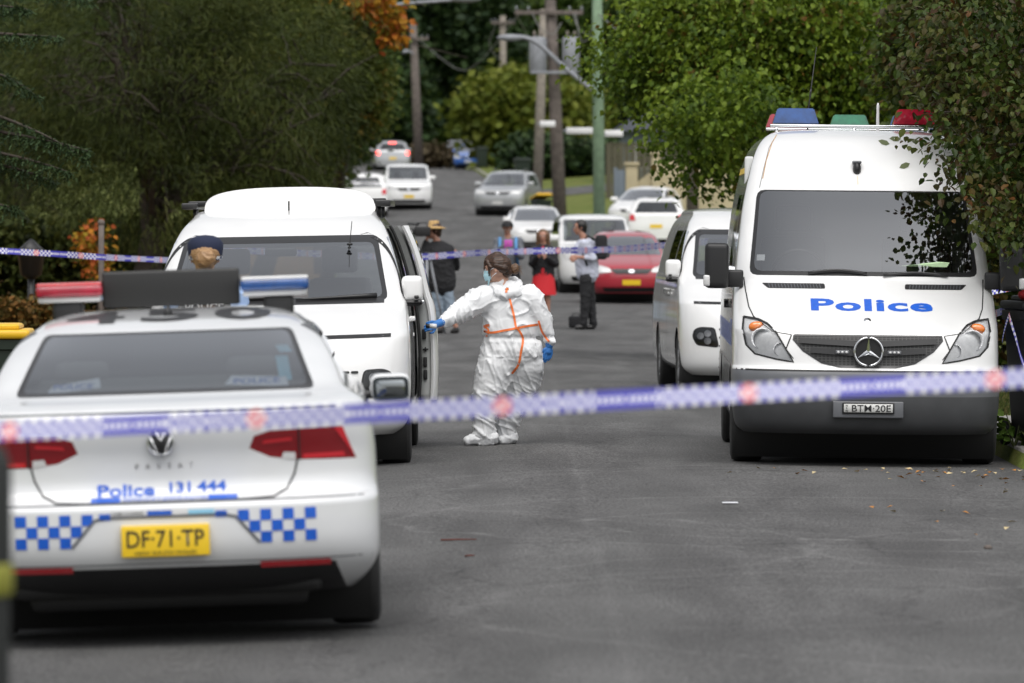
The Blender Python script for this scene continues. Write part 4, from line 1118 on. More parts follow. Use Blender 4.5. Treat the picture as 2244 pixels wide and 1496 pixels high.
# ------------------------------------------------------------------ ordinary parked and moving cars
def common_car(name, label, cat, loc, yaw, kind='hatch', w=1.74, h=1.46, L=4.3, paint='white', rear=False, group='cars further up the street',
               plate='plate_y', lights='', grillm='black', roll=0, hatch_rail=False):
    """origin under the end that faces the camera; the car is built nose at y=0 and turned round when its tail faces the camera"""
    root = empty(name, loc, label, cat, group, (0, R(roll), R(yaw))); pose(root)
    hw = w / 2; k = h
    nose = {'hatch': [(.14, .90, .12), (.22, .97, .02), (.34, 1, 0), (.44, 1, .02), (.50, .99, .10), (.555, .985, .35), (.61, .97, .70), (.65, .95, .98),
                      (.70, .92, 1.18), (.80, .86, 1.55), (.90, .79, 1.92), (.955, .70, 2.2), (.985, .56, 2.5), (1.0, .3, 2.75)],
            'suv': [(.15, .90, .12), (.22, .97, .02), (.36, 1, 0), (.48, 1, .02), (.56, .99, .12), (.60, .985, .45), (.63, .97, .80), (.655, .95, 1.05),
                    (.72, .92, 1.25), (.82, .86, 1.6), (.92, .79, 1.95), (.965, .70, 2.25), (.988, .56, 2.6), (1.0, .3, 2.9)],
            'mpv': [(.13, .90, .10), (.2, .97, .02), (.33, 1, 0), (.46, 1, .02), (.54, .995, .08), (.585, .985, .30), (.615, .975, .62), (.64, .965, .85),
                    (.72, .95, 1.05), (.82, .93, 1.3), (.92, .89, 1.55), (.965, .82, 1.8), (.988, .66, 2.1), (1.0, .3, 2.5)]}[kind]
    tail = {'hatch': [0, 0, 0, .01, .02, .03, .04, .06, .12, .30, .52, .75, 1.0, 1.2], 'suv': [0, 0, 0, .01, .02, .03, .04, .05, .08, .18, .34, .5, .75, 1.0],
            'mpv': [0, 0, 0, 0, .01, .01, .02, .02, .03, .06, .12, .25, .5, .8]}[kind]
    rows = [(z * k, hw * ww, yf, .42, 2.7, L - tl, .25, 3.2) for (z, ww, yf), tl in zip(nose, tail)]
    bm = shell(rows, nf=14, ns=18, nr=12, sub=3)
    if rear:
        for v in bm.verts: v.co = (-v.co.x, L - v.co.y, v.co.z)
    bvh = bvh_of(bm); D = (lambda y: L - y) if rear else (lambda y: y)
    arches(bm, (.82, L - .80) if not rear else (.80, L - .82), .31, hw)
    wt, wb, tp = .955, .66, .70
    front = lambda c: (c.y < L * .5) != rear
    back = lambda c: (c.y > L * .5) != rear
    zt = .93 * k; zb = (.665 if kind != 'mpv' else .655) * k
    wtop = {'hatch': .66, 'suv': .66, 'mpv': .80}[kind]
    g = carve(bm, rounded([(-.84 * hw, zb), (.84 * hw, zb), (wtop * hw, zt), (-wtop * hw, zt)], .05), 'y', front); obj('windscreen', g, M['screen'], root)
    g = carve(bm, rounded([(-.76 * hw, .67 * k), (.76 * hw, .67 * k), ((wtop - .06) * hw, .90 * k), (-(wtop - .06) * hw, .90 * k)], .05), 'y', back); obj('rear_window', g, M['screen2'], root)
    for s in (1, -1):
        ya, yb = 1.35, L - .75; yc, yd = (2.1, L - 1.0) if kind != 'mpv' else (1.7, L - .45)
        if kind == 'mpv': yb = L - .4
        gp = rounded([(D(ya), .675 * k), (D(yb), .675 * k), (D(yd), .90 * k), (D(yc), .90 * k)], .05)
        g = carve(bm, gp, 'x', lambda c, s=s: c.x * s > hw * .45 and c.z > .62 * k); obj('side_window', g, M['darkglass'], root)
        def pan(poly, m, nm, off=.011, back_=False):
            pp = poly if s > 0 else mirror2(poly)
            b = poly_bm(pp); grid_cut(b, .05)
            if (back_ != rear): drape(b, bvh, off, L + 3, (0, -1, 0))
            else: drape(b, bvh, off)
            return obj(nm, b, m, root)
        hz = {'hatch': .50, 'suv': .55, 'mpv': .50}[kind] * k
        pan([(.50 * hw, hz - .10), (.84 * hw, hz - .13), (.95 * hw, hz - .02), (.93 * hw, hz + .05), (.72 * hw, hz + .03), (.54 * hw, hz - .02)], M['whitelens'], 'headlight')
        tz = .60 * k
        red = M['redglow'] if 'brake' in lights else M['redlens2']
        pan([(.72 * hw, tz - .13), (.93 * hw, tz - .13), (.92 * hw, tz + .06), (.76 * hw, tz + .06)], red, 'tail_light', back_=True)
        ym = D(1.45)
        b = box_bm(min(.93 * hw * s, (hw + .17) * s), max(.93 * hw * s, (hw + .17) * s), ym - .07, ym + .07, .66 * k, .66 * k + .14, .045, 3)
        obj('mirror', b, M[paint], root)
    fs, fy = ((0, 1, 0), -3) if not rear else ((0, -1, 0), L + 3)
    bs, by = ((0, -1, 0), L + 3) if not rear else ((0, 1, 0), -3)
    gz = {'hatch': .44, 'suv': .49, 'mpv': .44}[kind] * k
    b = poly_bm(rounded([(-.27 * w, gz + .06), (.27 * w, gz + .06), (.20 * w, gz - .045), (-.20 * w, gz - .045)], .03)); grid_cut(b, .05); drape(b, bvh, .012, fy, fs); go = obj('grille', b, M[grillm], root)
    b = poly_bm(rounded([(-.055, gz - .02), (.055, gz - .02), (.055, gz + .04), (-.055, gz + .04)], .025)); drape(b, bvh, .018, fy, fs); obj('badge', b, M['chrome'], go)
    b = poly_bm(rounded([(-.36 * w, .22 * k), (.36 * w, .22 * k), (.33 * w, .16 * k), (-.33 * w, .16 * k)], .02)); grid_cut(b, .05); drape(b, bvh, .012, fy, fs); obj('lower_grille', b, M['black'], root)
    pz = .29 * k
    for yy, dd, zz in ((fy, fs, pz), (by, bs, .40 * k)):
        b = poly_bm([(-.186, zz - .055), (.186, zz - .055), (.186, zz + .055), (-.186, zz + .055)]); drape(b, bvh, .014, yy, dd); obj('number_plate', b, M[plate], root)
    if 'brake' in lights:
        b = poly_bm([(-.18, .905 * k), (.18, .905 * k), (.18, .945 * k), (-.18, .945 * k)]); drape(b, bvh, .014, by, bs); obj('high_brake_light', b, M['redglow'], root)
    if hatch_rail:
        for s in (1, -1):
            P = [(s * .62 * hw, D(y), z) for y, z in ((2.3, 1.0 * k), (2.5, 1.025 * k), (L - 1.4, 1.02 * k), (L - 1.1, .985 * k))]
            obj('roof_rail', tube_bm(P, .02, 6), M['trim'], root)
    b = box_bm(-.84 * hw, .84 * hw, min(D(1.0), D(1.6)), max(D(1.0), D(1.6)), .4 * k, .63 * k, .04); obj('dashboard', b, M['interior'], root)
    for x in (-.36, .36):
        y0 = D(2.1) if not rear else D(2.1) - .62
        b = box_bm(x - .22, x + .22, y0 + .3, y0 + .45, .3 * k, .72 * k, .05); join(b, box_bm(x - .12, x + .12, y0 + .32, y0 + .42, .72 * k, .83 * k, .03)); obj('seat', b, M['seatcloth'], root)
    body = obj('body', bm, [M[paint], M['seal']], root, angle=40)
    ws = (.82, L - .80)
    add_wheels(root, [(sx * (hw - .11), D(y)) for sx in (-1, 1) for y in ws], .31, .20); wells(root, [D(y) for y in ws], .31, hw)
    obj('underbody', box_bm(-.6 * hw, .6 * hw, .5, L - .5, .16, .3, .04), M['seal'], root)
    return root
police_van()
slider_van((-1.735, 41.65, road_z(-1.73, 42.5)), 0.1, -1.0,
           'white van with curved roof deflector and open side door, beside the person in white overalls', True, True)
slider_van((2.70, 57.2, road_z(2.7, 58.5)), 1.9, .5,
           'white van with its side door shut, half hidden behind the police van with roof beacons', False, False)
police_sedan()
def gl(px, Y): 
    X = (px - CX) * Y / F; return (X, Y, road_z(X, Y) + .005)
common_car('parked_car', 'red hatchback with yellow plate parked behind the man with the backpack', 'car', gl(1384, 117), 2, 'hatch', 1.66, 1.50, 4.0, 'red_paint')
common_car('parked_car', 'tall white van-like car parked between the red hatchback and a lower white car', 'car', gl(1312, 128), 3, 'mpv', 1.74, 1.80, 4.3, 'white', plate='plate_w')
common_car('parked_car', 'low white car parked just up the road from the tall white van-like car', 'car', gl(1182, 174), 3, 'hatch', 1.74, 1.44, 4.5, 'white', plate='plate_w')
common_car('parked_car', 'silver grey four wheel drive with dark lower bumper on the slope of the road', 'car', gl(1090, 205), -10, 'suv', 1.84, 1.68, 4.4, 'silver', plate='plate_w', hatch_rail=True)
common_car('moving_car', 'boxy white car with yellow plate driving down the slope, facing the camera', 'car', gl(896, 212), 3, 'mpv', 1.76, 1.76, 4.2, 'white')
common_car('moving_car', 'pale hatchback driving uphill with its brake lights lit', 'car', gl(861, 288), 4, 'hatch', 1.80, 1.50, 4.4, 'silver', rear=True, lights='brake')
common_car('parked_car', 'white car with black rear glass parked at the left, just behind the boxy white car', 'car', (-5.35, 205, road_z(-5.35, 205) + .005), 3, 'suv', 1.8, 1.62, 4.5, 'white', rear=True)
common_car('parked_car', 'white and silver car high on the hill beside a dark green bin', 'car', gl(995, 318), -8, 'suv', 1.8, 1.62, 4.4, 'silver', plate='plate_w')
common_car('parked_car', 'small blue car high on the hill half behind a dark green bin', 'car', gl(1026, 300), -6, 'hatch', 1.66, 1.42, 3.9, 'bluepaint', plate='plate_w')
def vg(px, Y, dz=0):
    X = (px - CX) * Y / F; return (X, Y, ground_z(X, Y) + dz)
common_car('parked_car', 'white hatchback with red tail lights in the driveway before the cream wall', 'car', vg(1438, 170, .0), -4, 'hatch', 1.74, 1.46, 4.2, 'white', rear=True)
common_car('parked_car', 'white car nose outward against the cream wall, furthest into the driveway', 'car', vg(1385, 185, .02), -14, 'hatch', 1.74, 1.46, 4.2, 'white', plate='plate_w')
# ------------------------------------------------------------------ foliage
def leaf_mesh(name, C, S, kind='leaf', droop=0.3, rnd=None, up=0.35, dirs=None):
    """one mesh of many small leaves: C centres (n,3), S sizes (n)"""
    n = len(C); C = np.asarray(C, float)
    nrm = rng.normal(size=(n, 3)); nrm[:, 2] = np.abs(nrm[:, 2]) + up; nrm /= np.linalg.norm(nrm, axis=1)[:, None]
    a = rng.normal(size=(n, 3)) if dirs is None else dirs + rng.normal(size=(n, 3)) * .35
    a[:, 2] -= droop * 1.5
    if kind == 'needle': nrm[:, 2] *= .2; nrm /= np.linalg.norm(nrm, axis=1)[:, None]
    a -= nrm * np.sum(a * nrm, axis=1)[:, None] * (1 if kind != 'needle' else .2); a /= np.linalg.norm(a, axis=1)[:, None] + 1e-9
    b = np.cross(nrm, a); b /= np.linalg.norm(b, axis=1)[:, None] + 1e-9
    if kind == 'leaf':       # folded ovate leaf with a tip: two quads
        T = [(0, 0, 0), (.30, .36, .10), (.70, .30, .08), (1.05, 0, -.06), (.70, -.30, .08), (.30, -.36, .10), (.5, 0, 0)]
        Fq = [(0, 1, 2, 6), (6, 2, 3, 4), (0, 6, 4, 5)]
    elif kind == 'needle':
        T = [(0, .05, 0), (1, .035, -.12), (1, -.035, -.12), (0, -.05, 0)]; Fq = [(0, 1, 2, 3)]
    elif kind == 'spray':    # feathery conifer spray
        T = [(0, 0, 0), (.3, .16, 0), (.5, .03, 0), (.25, -.03, 0), (.4, .0, 0), (.75, .12, -.05), (1, 0, -.12), (.72, -.12, -.05), (.5, -.02, 0), (.3, -.18, 0)]
        Fq = [(0, 1, 2, 3), (4, 5, 6, 7), (0, 3, 8, 9)]
    else:                    # 'clump' of a distant crown: kite
        T = [(-.5, 0, 0), (0, .42, .12), (.55, 0, 0), (0, -.42, -.05)]; Fq = [(0, 1, 2, 3)]
    T = np.array(T); m = len(T)
    V = (C[:, None, :] + S[:, None, None] * (T[None, :, 0, None] * a[:, None, :] + T[None, :, 1, None] * b[:, None, :] + T[None, :, 2, None] * nrm[:, None, :])).reshape(-1, 3)
    Fq = np.array(Fq); FF = (Fq[None] + (np.arange(n) * m)[:, None, None]).reshape(-1, 4)
    me = arrays_mesh(name, V, FF, 4)
    if rnd is None: rnd = rng.random(n)
    at_ = me.attributes.new('rnd', 'FLOAT', 'POINT'); at_.data.foreach_set('value', np.repeat(rnd, m).astype(np.float32))
    return me

def blob_points(blobs, n, clump=0, per=1, spread=.3, shellness=.45):
    """points spread through ellipsoids (centre xyz, radii xyz), gathered in clumps"""
    vol = np.array([b[3] * b[4] * b[5] for b in blobs]); idx = rng.choice(len(blobs), n, p=vol / vol.sum())
    d = rng.normal(size=(n, 3)); d /= np.linalg.norm(d, axis=1)[:, None]
    r = rng.random(n) ** (1 / 3) * (1 - shellness) + shellness * (rng.random(n) ** .25)
    B = np.array(blobs)[idx]
    cen = B[:, :3] + d * r[:, None] * B[:, 3:6]
    if per == 1: return cen, d, np.arange(n)
    k = np.repeat(np.arange(n), per)
    q = cen[k] + rng.normal(size=(n * per, 3)) * spread
    return q, d[k], k

def pxblob(px, py, rx, ry, Y, rY=None):
    p = at(px, py, Y); s = Y / F
    return (p.x, p.y, p.z, rx * s, rY if rY else rx * s, ry * s)

def branch_bm(base, tips, r0, seed=0, sag=.1, wob=.12, seg=7, trunk_top=None, sub=3):
    bm = bmesh.new(); rr = random.Random(seed); base = Vector(base)
    top = Vector(trunk_top) if trunk_top is not None else base + Vector((0, 0, 2))
    ptsT = [base + (top - base) * t + Vector((rr.uniform(-1, 1), rr.uniform(-1, 1), 0)) * wob * (0 < t < 1) for t in (0, .2, .4, .6, .8, 1)]
    ptsT[0] = base
    tube_bm(ptsT, [r0 * 1.25, r0, r0 * .9, r0 * .8, r0 * .62, r0 * .45], seg, True, bm)
    for tip in tips:
        tip = Vector(tip); t = rr.uniform(.3, 1.0); i = min(4, int(t * 5)); st = ptsT[i] + (ptsT[i + 1] - ptsT[i]) * (t * 5 - i)
        L = (tip - st).length; P = []
        for u in (0, .25, .5, .75, 1):
            q = st + (tip - st) * u; q.z += L * sag * math.sin(math.pi * u) * 1.2
            q += Vector((rr.uniform(-1, 1), rr.uniform(-1, 1), rr.uniform(-1, 1))) * L * .05 * (0 < u < 1); P.append(q)
        rb = min(r0 * .42, .02 + L * .018)
        tube_bm(P, [rb, rb * .8, rb * .6, rb * .4, rb * .18], 5, True, bm)
        for _ in range(sub):
            u = rr.uniform(.35, .95); i = min(3, int(u * 4)); s2 = P[i] + (P[i + 1] - P[i]) * (u * 4 - i)
            d = Vector((rr.uniform(-1, 1), rr.uniform(-1, 1), rr.uniform(-.6, .8))).normalized() * L * rr.uniform(.15, .35)
            tube_bm([s2, s2 + d * .5 + Vector((0, 0, .03 * L)), s2 + d], [rb * .35, rb * .25, rb * .08], 4, False, bm)
    return bm

M['bark'] = mat('bark', (.045, .035, .027), .9, noise_amt=.4, noise_scale=9, bump=.8, bump_scale=30)
M['bark_pale'] = mat('pale_bark', (.10, .085, .07), .9, noise_amt=.4, noise_scale=9, bump=.8, bump_scale=30)
def fol(name, cols, tr=.3, rough=.6): return ramp_mat(name, cols, attr='rnd', transl=tr, rough=rough)
M['f_dark'] = fol('dark_wispy_foliage', [(.012, .018, .004), (.024, .034, .006), (.041, .056, .010), (.066, .082, .016), (.096, .10, .024)], .25)
M['f_cedar'] = fol('blue_green_needles', [(.018, .035, .015), (.032, .060, .022), (.055, .09, .032)], .2)
M['f_autumn'] = fol('autumn_leaves', [(.10, .11, .015), (.28, .20, .02), (.48, .20, .02), (.42, .09, .03), (.14, .14, .02)], .35)
M['f_green'] = fol('fresh_green_leaves', [(.022, .046, .006), (.045, .080, .009), (.08, .135, .014), (.14, .205, .022), (.20, .27, .03), (.075, .12, .014), (.17, .08, .018)], .4, .45)
M['f_maroon'] = fol('dark_green_and_wine_leaves', [(.014, .026, .005), (.03, .052, .009), (.05, .08, .013), (.08, .095, .018), (.05, .026, .012), (.045, .075, .012), (.14, .05, .016)], .3, .4)
M['f_far'] = fol('far_dark_foliage', [(.010, .022, .008), (.018, .036, .012), (.03, .055, .014), (.045, .07, .018)], .2)
M['f_far2'] = fol('far_green_foliage', [(.02, .04, .008), (.035, .065, .012), (.06, .095, .016), (.09, .12, .022)], .25)
M['f_round'] = fol('yellow_green_foliage', [(.05, .075, .01), (.09, .12, .016), (.14, .165, .022), (.19, .20, .03)], .25)
M['f_brown'] = fol('brown_foliage', [(.05, .035, .02), (.08, .06, .03), (.10, .08, .05)], .2)
M['f_hedge'] = fol('rusty_hedge_leaves', [(.06, .06, .015), (.12, .075, .02), (.20, .09, .02), (.07, .08, .02)], .2)

def tree(name, label, base, blobs, n, per, size, m, kind='leaf', spread=.3, trunk_r=.2, trunk_top=None, limbs=14, seed=1, group=None,
         cat='tree', droop=.3, bark='bark', shellness=.45, huecl=True, up=.35, sub=3, rnd_fn=None, reach=.75):
    root = empty(name, base, label, cat, group)
    C, d, k = blob_points(blobs, n, per=per, spread=spread, shellness=shellness)
    S = size * rng.uniform(.5, 1.4, len(C))
    cl = rng.random(n)[k] if huecl else rng.random(len(C))
    rnd = np.clip(cl * .7 + rng.random(len(C)) * .3, 0, 1)
    if rnd_fn is not None: rnd = rnd_fn(C, rnd)
    me = leaf_mesh('crown', C - np.array(base), S, kind, droop, rnd, up, dirs=d * .5 if kind != 'clump' else None)
    obj('crown', me, m, root, smooth=False)
    B = np.array(blobs); vol = B[:, 3] * B[:, 4] * B[:, 5]; pick = rng.choice(len(B), limbs, p=vol / vol.sum()); tips = []
    for i in pick:
        v = rng.normal(size=3); v /= np.linalg.norm(v); tips.append(Vector(B[i, :3] + v * B[i, 3:6] * reach) - Vector(base))
    top = (Vector(trunk_top) if trunk_top is not None else Vector(B[0, :3])) - Vector(base)
    obj('trunk', branch_bm((0, 0, 0), tips, trunk_r, seed, trunk_top=top, sub=sub), M[bark], root)
    return root

def gp_(px, Y, dz=0):
    X = (px - CX) * Y / F; return (X, Y, ground_z(X, Y) + dz)

# big dark wispy tree filling the upper left, and its neighbours along the verge
tree('wispy_tree', 'large dark tree with fine drooping foliage over the white van with roof deflector', gp_(318, 101),
     [pxblob(300, 150, 330, 300, 101, 2.6), pxblob(560, 180, 260, 260, 101, 2.4), pxblob(330, 400, 260, 170, 101, 2.2), pxblob(590, 370, 170, 110, 101, 2.0)],
     560, 150, .13, M['f_dark'], 'needle', .24, .26, at(360, 250, 101), 60, 3, 'trees on the left verge', droop=.3, sub=7, shellness=.35)
tree('wispy_tree', 'dark olive tree with orange flecks, its crown overhanging the road at left', gp_(560, 128),
     [pxblob(700, 130, 175, 210, 128, 2.6), pxblob(640, 310, 120, 110, 128, 2.2), pxblob(770, 190, 70, 120, 128, 1.6), pxblob(470, 300, 160, 200, 128, 2.4)],
     520, 100, .13, M['f_dark2'] if 'f_dark2' in M else fol('olive_foliage', [(.02, .032, .006), (.038, .056, .010), (.06, .085, .015), (.095, .12, .02), (.14, .15, .03), (.26, .15, .02)], .3), 'clump', .2, .22, None, 30, 5,
     'trees on the left verge', droop=.5)
tree('wispy_tree', 'shadowy tree at the far left edge behind the green conifer branches', gp_(60, 112),
     [pxblob(20, 200, 240, 330, 112, 2.6), pxblob(-160, 400, 260, 300, 112, 2.6), pxblob(120, 470, 130, 110, 112, 2)],
     360, 120, .14, M['f_dark'], 'needle', .25, .24, None, 18, 9, 'trees on the left verge', droop=.35)
tree('autumn_tree', 'tree with orange and red leaves at the top of the left tree line', gp_(715, 142),
     [pxblob(822, 2, 44, 22, 126, .6), pxblob(862, 68, 15, 36, 126, .3)],
     62, 12, .16, M['f_autumn'], 'leaf', .14, .16, None, 9, 12, droop=.4)
tree('wispy_tree', 'dark green tree further back, beside the tall pole left of the road', gp_(705, 176),
     [pxblob(775, 180, 75, 130, 176, 2.5), pxblob(690, 320, 80, 70, 176, 2.5)],
     1100, 12, .24, M['f_far2'], 'clump', .3, .2, None, 10, 14, 'trees on the left verge')
tree('autumn_shrub', 'small yellow and orange shrub behind the thin post at left', gp_(212, 99),
     [pxblob(208, 525, 26, 40, 99, .4), pxblob(215, 580, 30, 40, 99, .4)], 46, 12, .10, M['f_autumn'], 'leaf', .1, .03, None, 5, 15, cat='shrub')

# conifer boughs reaching in from the left
def cedar():
    base = gp_(-230, 62); root = empty('cedar_tree', base, 'blue-green conifer with layered feathery boughs reaching in at the left edge', 'tree')
    C = []; Dd = []; bm = bmesh.new(); rr = random.Random(4)
    boughs = [((-220, 60), (20, 75), (125, 80)), ((-220, 120), (10, 140), (85, 215)), ((-220, 200), (40, 245), (190, 350)), ((-220, 260), (60, 290), (192, 330)),
              ((-220, 330), (20, 350), (120, 400)), ((-220, 20), (0, 5), (60, 20)), ((-220, 300), (30, 330), (160, 380)), ((-220, -60), (60, -50), (190, 0)), ((-220, 420), (-40, 430), (40, 460))]
    for bi, (a, b, c) in enumerate(boughs):
        Y = 62 + rr.uniform(-1, 1)
        P = [at(a[0], a[1], 62), at(b[0], b[1], Y), at(c[0], c[1], Y)]
        pts = [P[0] * (1 - t) ** 2 + P[1] * 2 * t * (1 - t) + P[2] * t * t for t in np.linspace(0, 1, 26)]
        tube_bm([p - Vector(base) for p in pts], list(np.linspace(.035, .004, 26)), 5, True, bm)
        for i, p in enumerate(pts[6:]):
            for _ in range(9):
                L = rr.uniform(.05, .38) * (1.1 - i / 24); az = rr.uniform(0, 6.28); dz = rr.uniform(-1.1, .05)
                q = Vector((math.cos(az) * .8, math.sin(az), dz)).normalized() * L
                for u in np.linspace(.1, 1, max(3, int(L / .035))):
                    C.append(p + q * u + Vector((0, 0, -.12 * u * u * L))); Dd.append(q.normalized())
    C = np.array([tuple(c) for c in C]); Dd = np.array([tuple(d) for d in Dd])
    me = leaf_mesh('crown', C - np.array(base), rng.uniform(.05, .09, len(C)), 'spray', .25, None, .5, Dd)
    obj('crown', me, M['f_cedar'], root, smooth=False)
    tube_bm([Vector((0, 0, 0)), Vector((0, 0, 4)), Vector((.1, 0, 7))], [.2, .15, .07], 8, True, bm); obj('trunk', bm, M['bark'], root)
cedar()

# hedge and litter at the left verge
def hedge(name, label, x0, x1, Y, z1, n, m, size=.09, depth=.5, cat='hedge'):
    X0, X1 = (x0 - CX) * Y / F, (x1 - CX) * Y / F; z0 = ground_z((X0 + X1) / 2, Y)
    C = np.stack([rng.uniform(X0, X1, n), Y + rng.uniform(-depth, depth, n), z0 + (z1) * rng.random(n) ** .7 * (1 + .15 * np.sin(rng.uniform(0, 9, n)))], 1)
    root = empty(name, ((X0 + X1) / 2, Y, z0), label, cat)
    obj('crown', leaf_mesh('crown', C - np.array(root.location), size * rng.uniform(.6, 1.3, n), 'leaf', .2), m, root, smooth=False)
    bm = bmesh.new()
    for k in range(14):
        x = random.uniform(X0, X1) - root.location.x; tube_bm([(x, 0, 0), (x + random.uniform(-.1, .1), random.uniform(-.2, .2), z1 * .9)], [.02, .006], 5, True, bm)
    obj('stems', bm, M['bark'], root)
hedge('hedge', 'low hedge with rusty orange leaves behind the yellow-lidded bin', -180, 128, 84, .52, 6500, M['f_hedge'], .08)
hedge('hedge', 'dark green hedge at the foot of the large dark trees', -200, 420, 106, 1.5, 9000, M['f_dark'], .16, .7)

# fresh green street tree behind the police van
tree('street_tree', 'bright green broad-leaved street tree behind the police van with roof beacons', gp_(1850, 74),
     [pxblob(1640, 90, 230, 150, 74, 1.5), pxblob(1480, 150, 140, 110, 74, 1.1), pxblob(1590, 260, 150, 110, 72, 1.1), pxblob(1820, 130, 210, 180, 74, 1.5), pxblob(1370, 130, 75, 60, 75, .6),
      pxblob(1560, 370, 75, 70, 72, .6), pxblob(1730, 290, 160, 110, 74, 1.1), pxblob(1470, 260, 60, 50, 73, .5), pxblob(1900, 330, 160, 160, 76, 1.1), pxblob(1480, 30, 90, 60, 74, .8)],
     640, 90, .08, M['f_green'], 'leaf', .20, .17, at(1800, 100, 75), 34, 21, 'street trees on the right verge', droop=.75, sub=4)
tree('street_tree', 'dark street tree with wine-red leaves hanging over the right side of the police van', gp_(2420, 47),
     [pxblob(2190, 120, 190, 170, 43.5, .9), pxblob(2230, 330, 150, 150, 42.6, .8), pxblob(2090, 300, 75, 85, 42.3, .35), pxblob(2100, 410, 62, 60, 42.1, .3), pxblob(2070, 90, 90, 90, 44, .5),
      pxblob(2200, 480, 55, 60, 41.9, .3), pxblob(2330, 480, 130, 130, 43, .7), pxblob(2130, 215, 95, 70, 43.4, .5), pxblob(2400, 250, 260, 300, 45, 1.2)],
     440, 66, .058, M['f_maroon'], 'leaf', .12, .14, at(2380, 250, 46), 9, 22, 'street trees on the right verge', droop=.8, sub=2, reach=.15)
tree('street_tree', 'deeply shaded tree behind the two street trees at the right edge', gp_(2250, 58),
     [pxblob(2180, 120, 260, 240, 60, 1.2), pxblob(2280, 420, 170, 190, 58, .9), pxblob(2080, 330, 130, 170, 64, .8)],
     1700, 14, .09, M['f_maroon'], 'leaf', .13, .14, None, 18, 23, 'street trees on the right verge', droop=.7)
hedge('hedge', 'dark shrubbery behind the grass at the right edge', 2110, 2500, 56, 1.6, 5200, M['f_maroon'], .10, .5)

# ------------------------------------------------------------------ the wooded hill and trees beyond
def hill():
    xs = np.linspace(-130, 110, 41); ys = np.linspace(400, 560, 27); V = []; Fc = []
    for y in ys:
        for x in xs:
            t = (y - 400) / 160; V.append((x, y, 4.5 + 52 * t ** 1.1 + 2 * noise.noise(Vector((x * .04, y * .04, 0)))))
    k = len(xs)
    for i in range(len(ys) - 1):
        for j in range(k - 1): a = i * k + j; Fc.append((a, a + 1, a + k + 1, a + k))
    V = np.array(V); o = obj('hill', arrays_mesh('hill', V, Fc, 4), M['hillside']); tag(o, kind='structure')
    n = 15000; x = rng.uniform(-62, 62, n); y = 404 + 130 * rng.random(n); t = (y - 400) / 160
    lump = np.array([noise.noise(Vector((a * .09, b * .09, 3))) for a, b in zip(x, y)])
    z = 4.5 + 52 * t ** 1.1 + 2.5 + 5.5 * lump + rng.normal(size=n) * 1.2
    o = obj('woodland', leaf_mesh('woodland', np.stack([x, y, z], 1), rng.uniform(.9, 2.0, n), 'clump', .2, np.clip(.35 + lump * .6 + rng.normal(size=n) * .22, 0, 1)), M['f_far'], smooth=False)
    tag(o, kind='stuff')
M['hillside'] = mat('dark_green_hillside', (.016, .026, .010), .95, noise_amt=.4, noise_scale=.2)  # dark green of the hill, tone varied at random
hill()
tree('round_tree', 'rounded yellow-green tree in the distance beyond the power poles', gp_(1140, 292),
     [pxblob(1140, 250, 148, 92, 292, 3.2), pxblob(1170, 330, 120, 60, 292, 2.6), pxblob(1270, 280, 80, 80, 296, 2)], 900, 14, .42, M['f_round'], 'clump', .42, .25, None, 10, 31, 'distant trees beyond the cars')
far = [(1040, 340, [(1000, 60, 130, 110), (1060, 150, 120, 80)], 'f_far', 'tall dark green tree directly behind the short pole top'),
       (760, 330, [(780, 150, 130, 170), (880, 250, 60, 110)], 'f_far', 'dark tree directly behind the leaning pole left of the road'),
       (1260, 345, [(1260, 70, 140, 120), (1330, 200, 130, 130)], 'f_far2', 'green tree directly behind the pole with two transformers'),
       (1450, 300, [(1430, 240, 120, 100), (1560, 200, 160, 160)], 'f_far', 'dark tree behind the brown fence and grey roof'),
       (930, 365, [(940, 230, 70, 110), (1000, 90, 80, 90)], 'f_far2', 'pale green tree at the end of the road'),
       (1400, 350, [(1400, 20, 130, 70), (1330, -20, 100, 60)], 'f_brown', 'bare brownish tree at the top behind the green pole')]
for i, (px, Y, bl, m, lb) in enumerate(far):
    tree('distant_tree', lb, gp_(px, Y), [pxblob(*b, Y, 4) for b in bl], 900, 12, .55, M[m], 'clump', .55, .28, None, 10, 40 + i, 'distant trees beyond the cars')
tree('distant_shrub', 'low dark bushes along the side street beyond the pale pole', gp_(1180, 250),
     [pxblob(1210, 345, 110, 38, 250, 1.5), pxblob(1330, 350, 60, 32, 248, 1.2)], 420, 12, .34, M['f_far'], 'clump', .3, .06, None, 6, 51, cat='bush')
tree('distant_shrub', 'dry grassy bush at the foot of the leaning pole', gp_(950, 306),
     [pxblob(945, 345, 45, 18, 306, 1)], 120, 12, .3, M['f_brown'], 'clump', .25, .04, None, 4, 52, cat='bush')
tree('distant_shrub', 'dark bush left of the parked white car with black rear glass', gp_(690, 205),
     [pxblob(690, 395, 45, 45, 205, 1.3)], 260, 12, .26, M['f_dark'], 'clump', .25, .05, None, 5, 53, cat='bush')
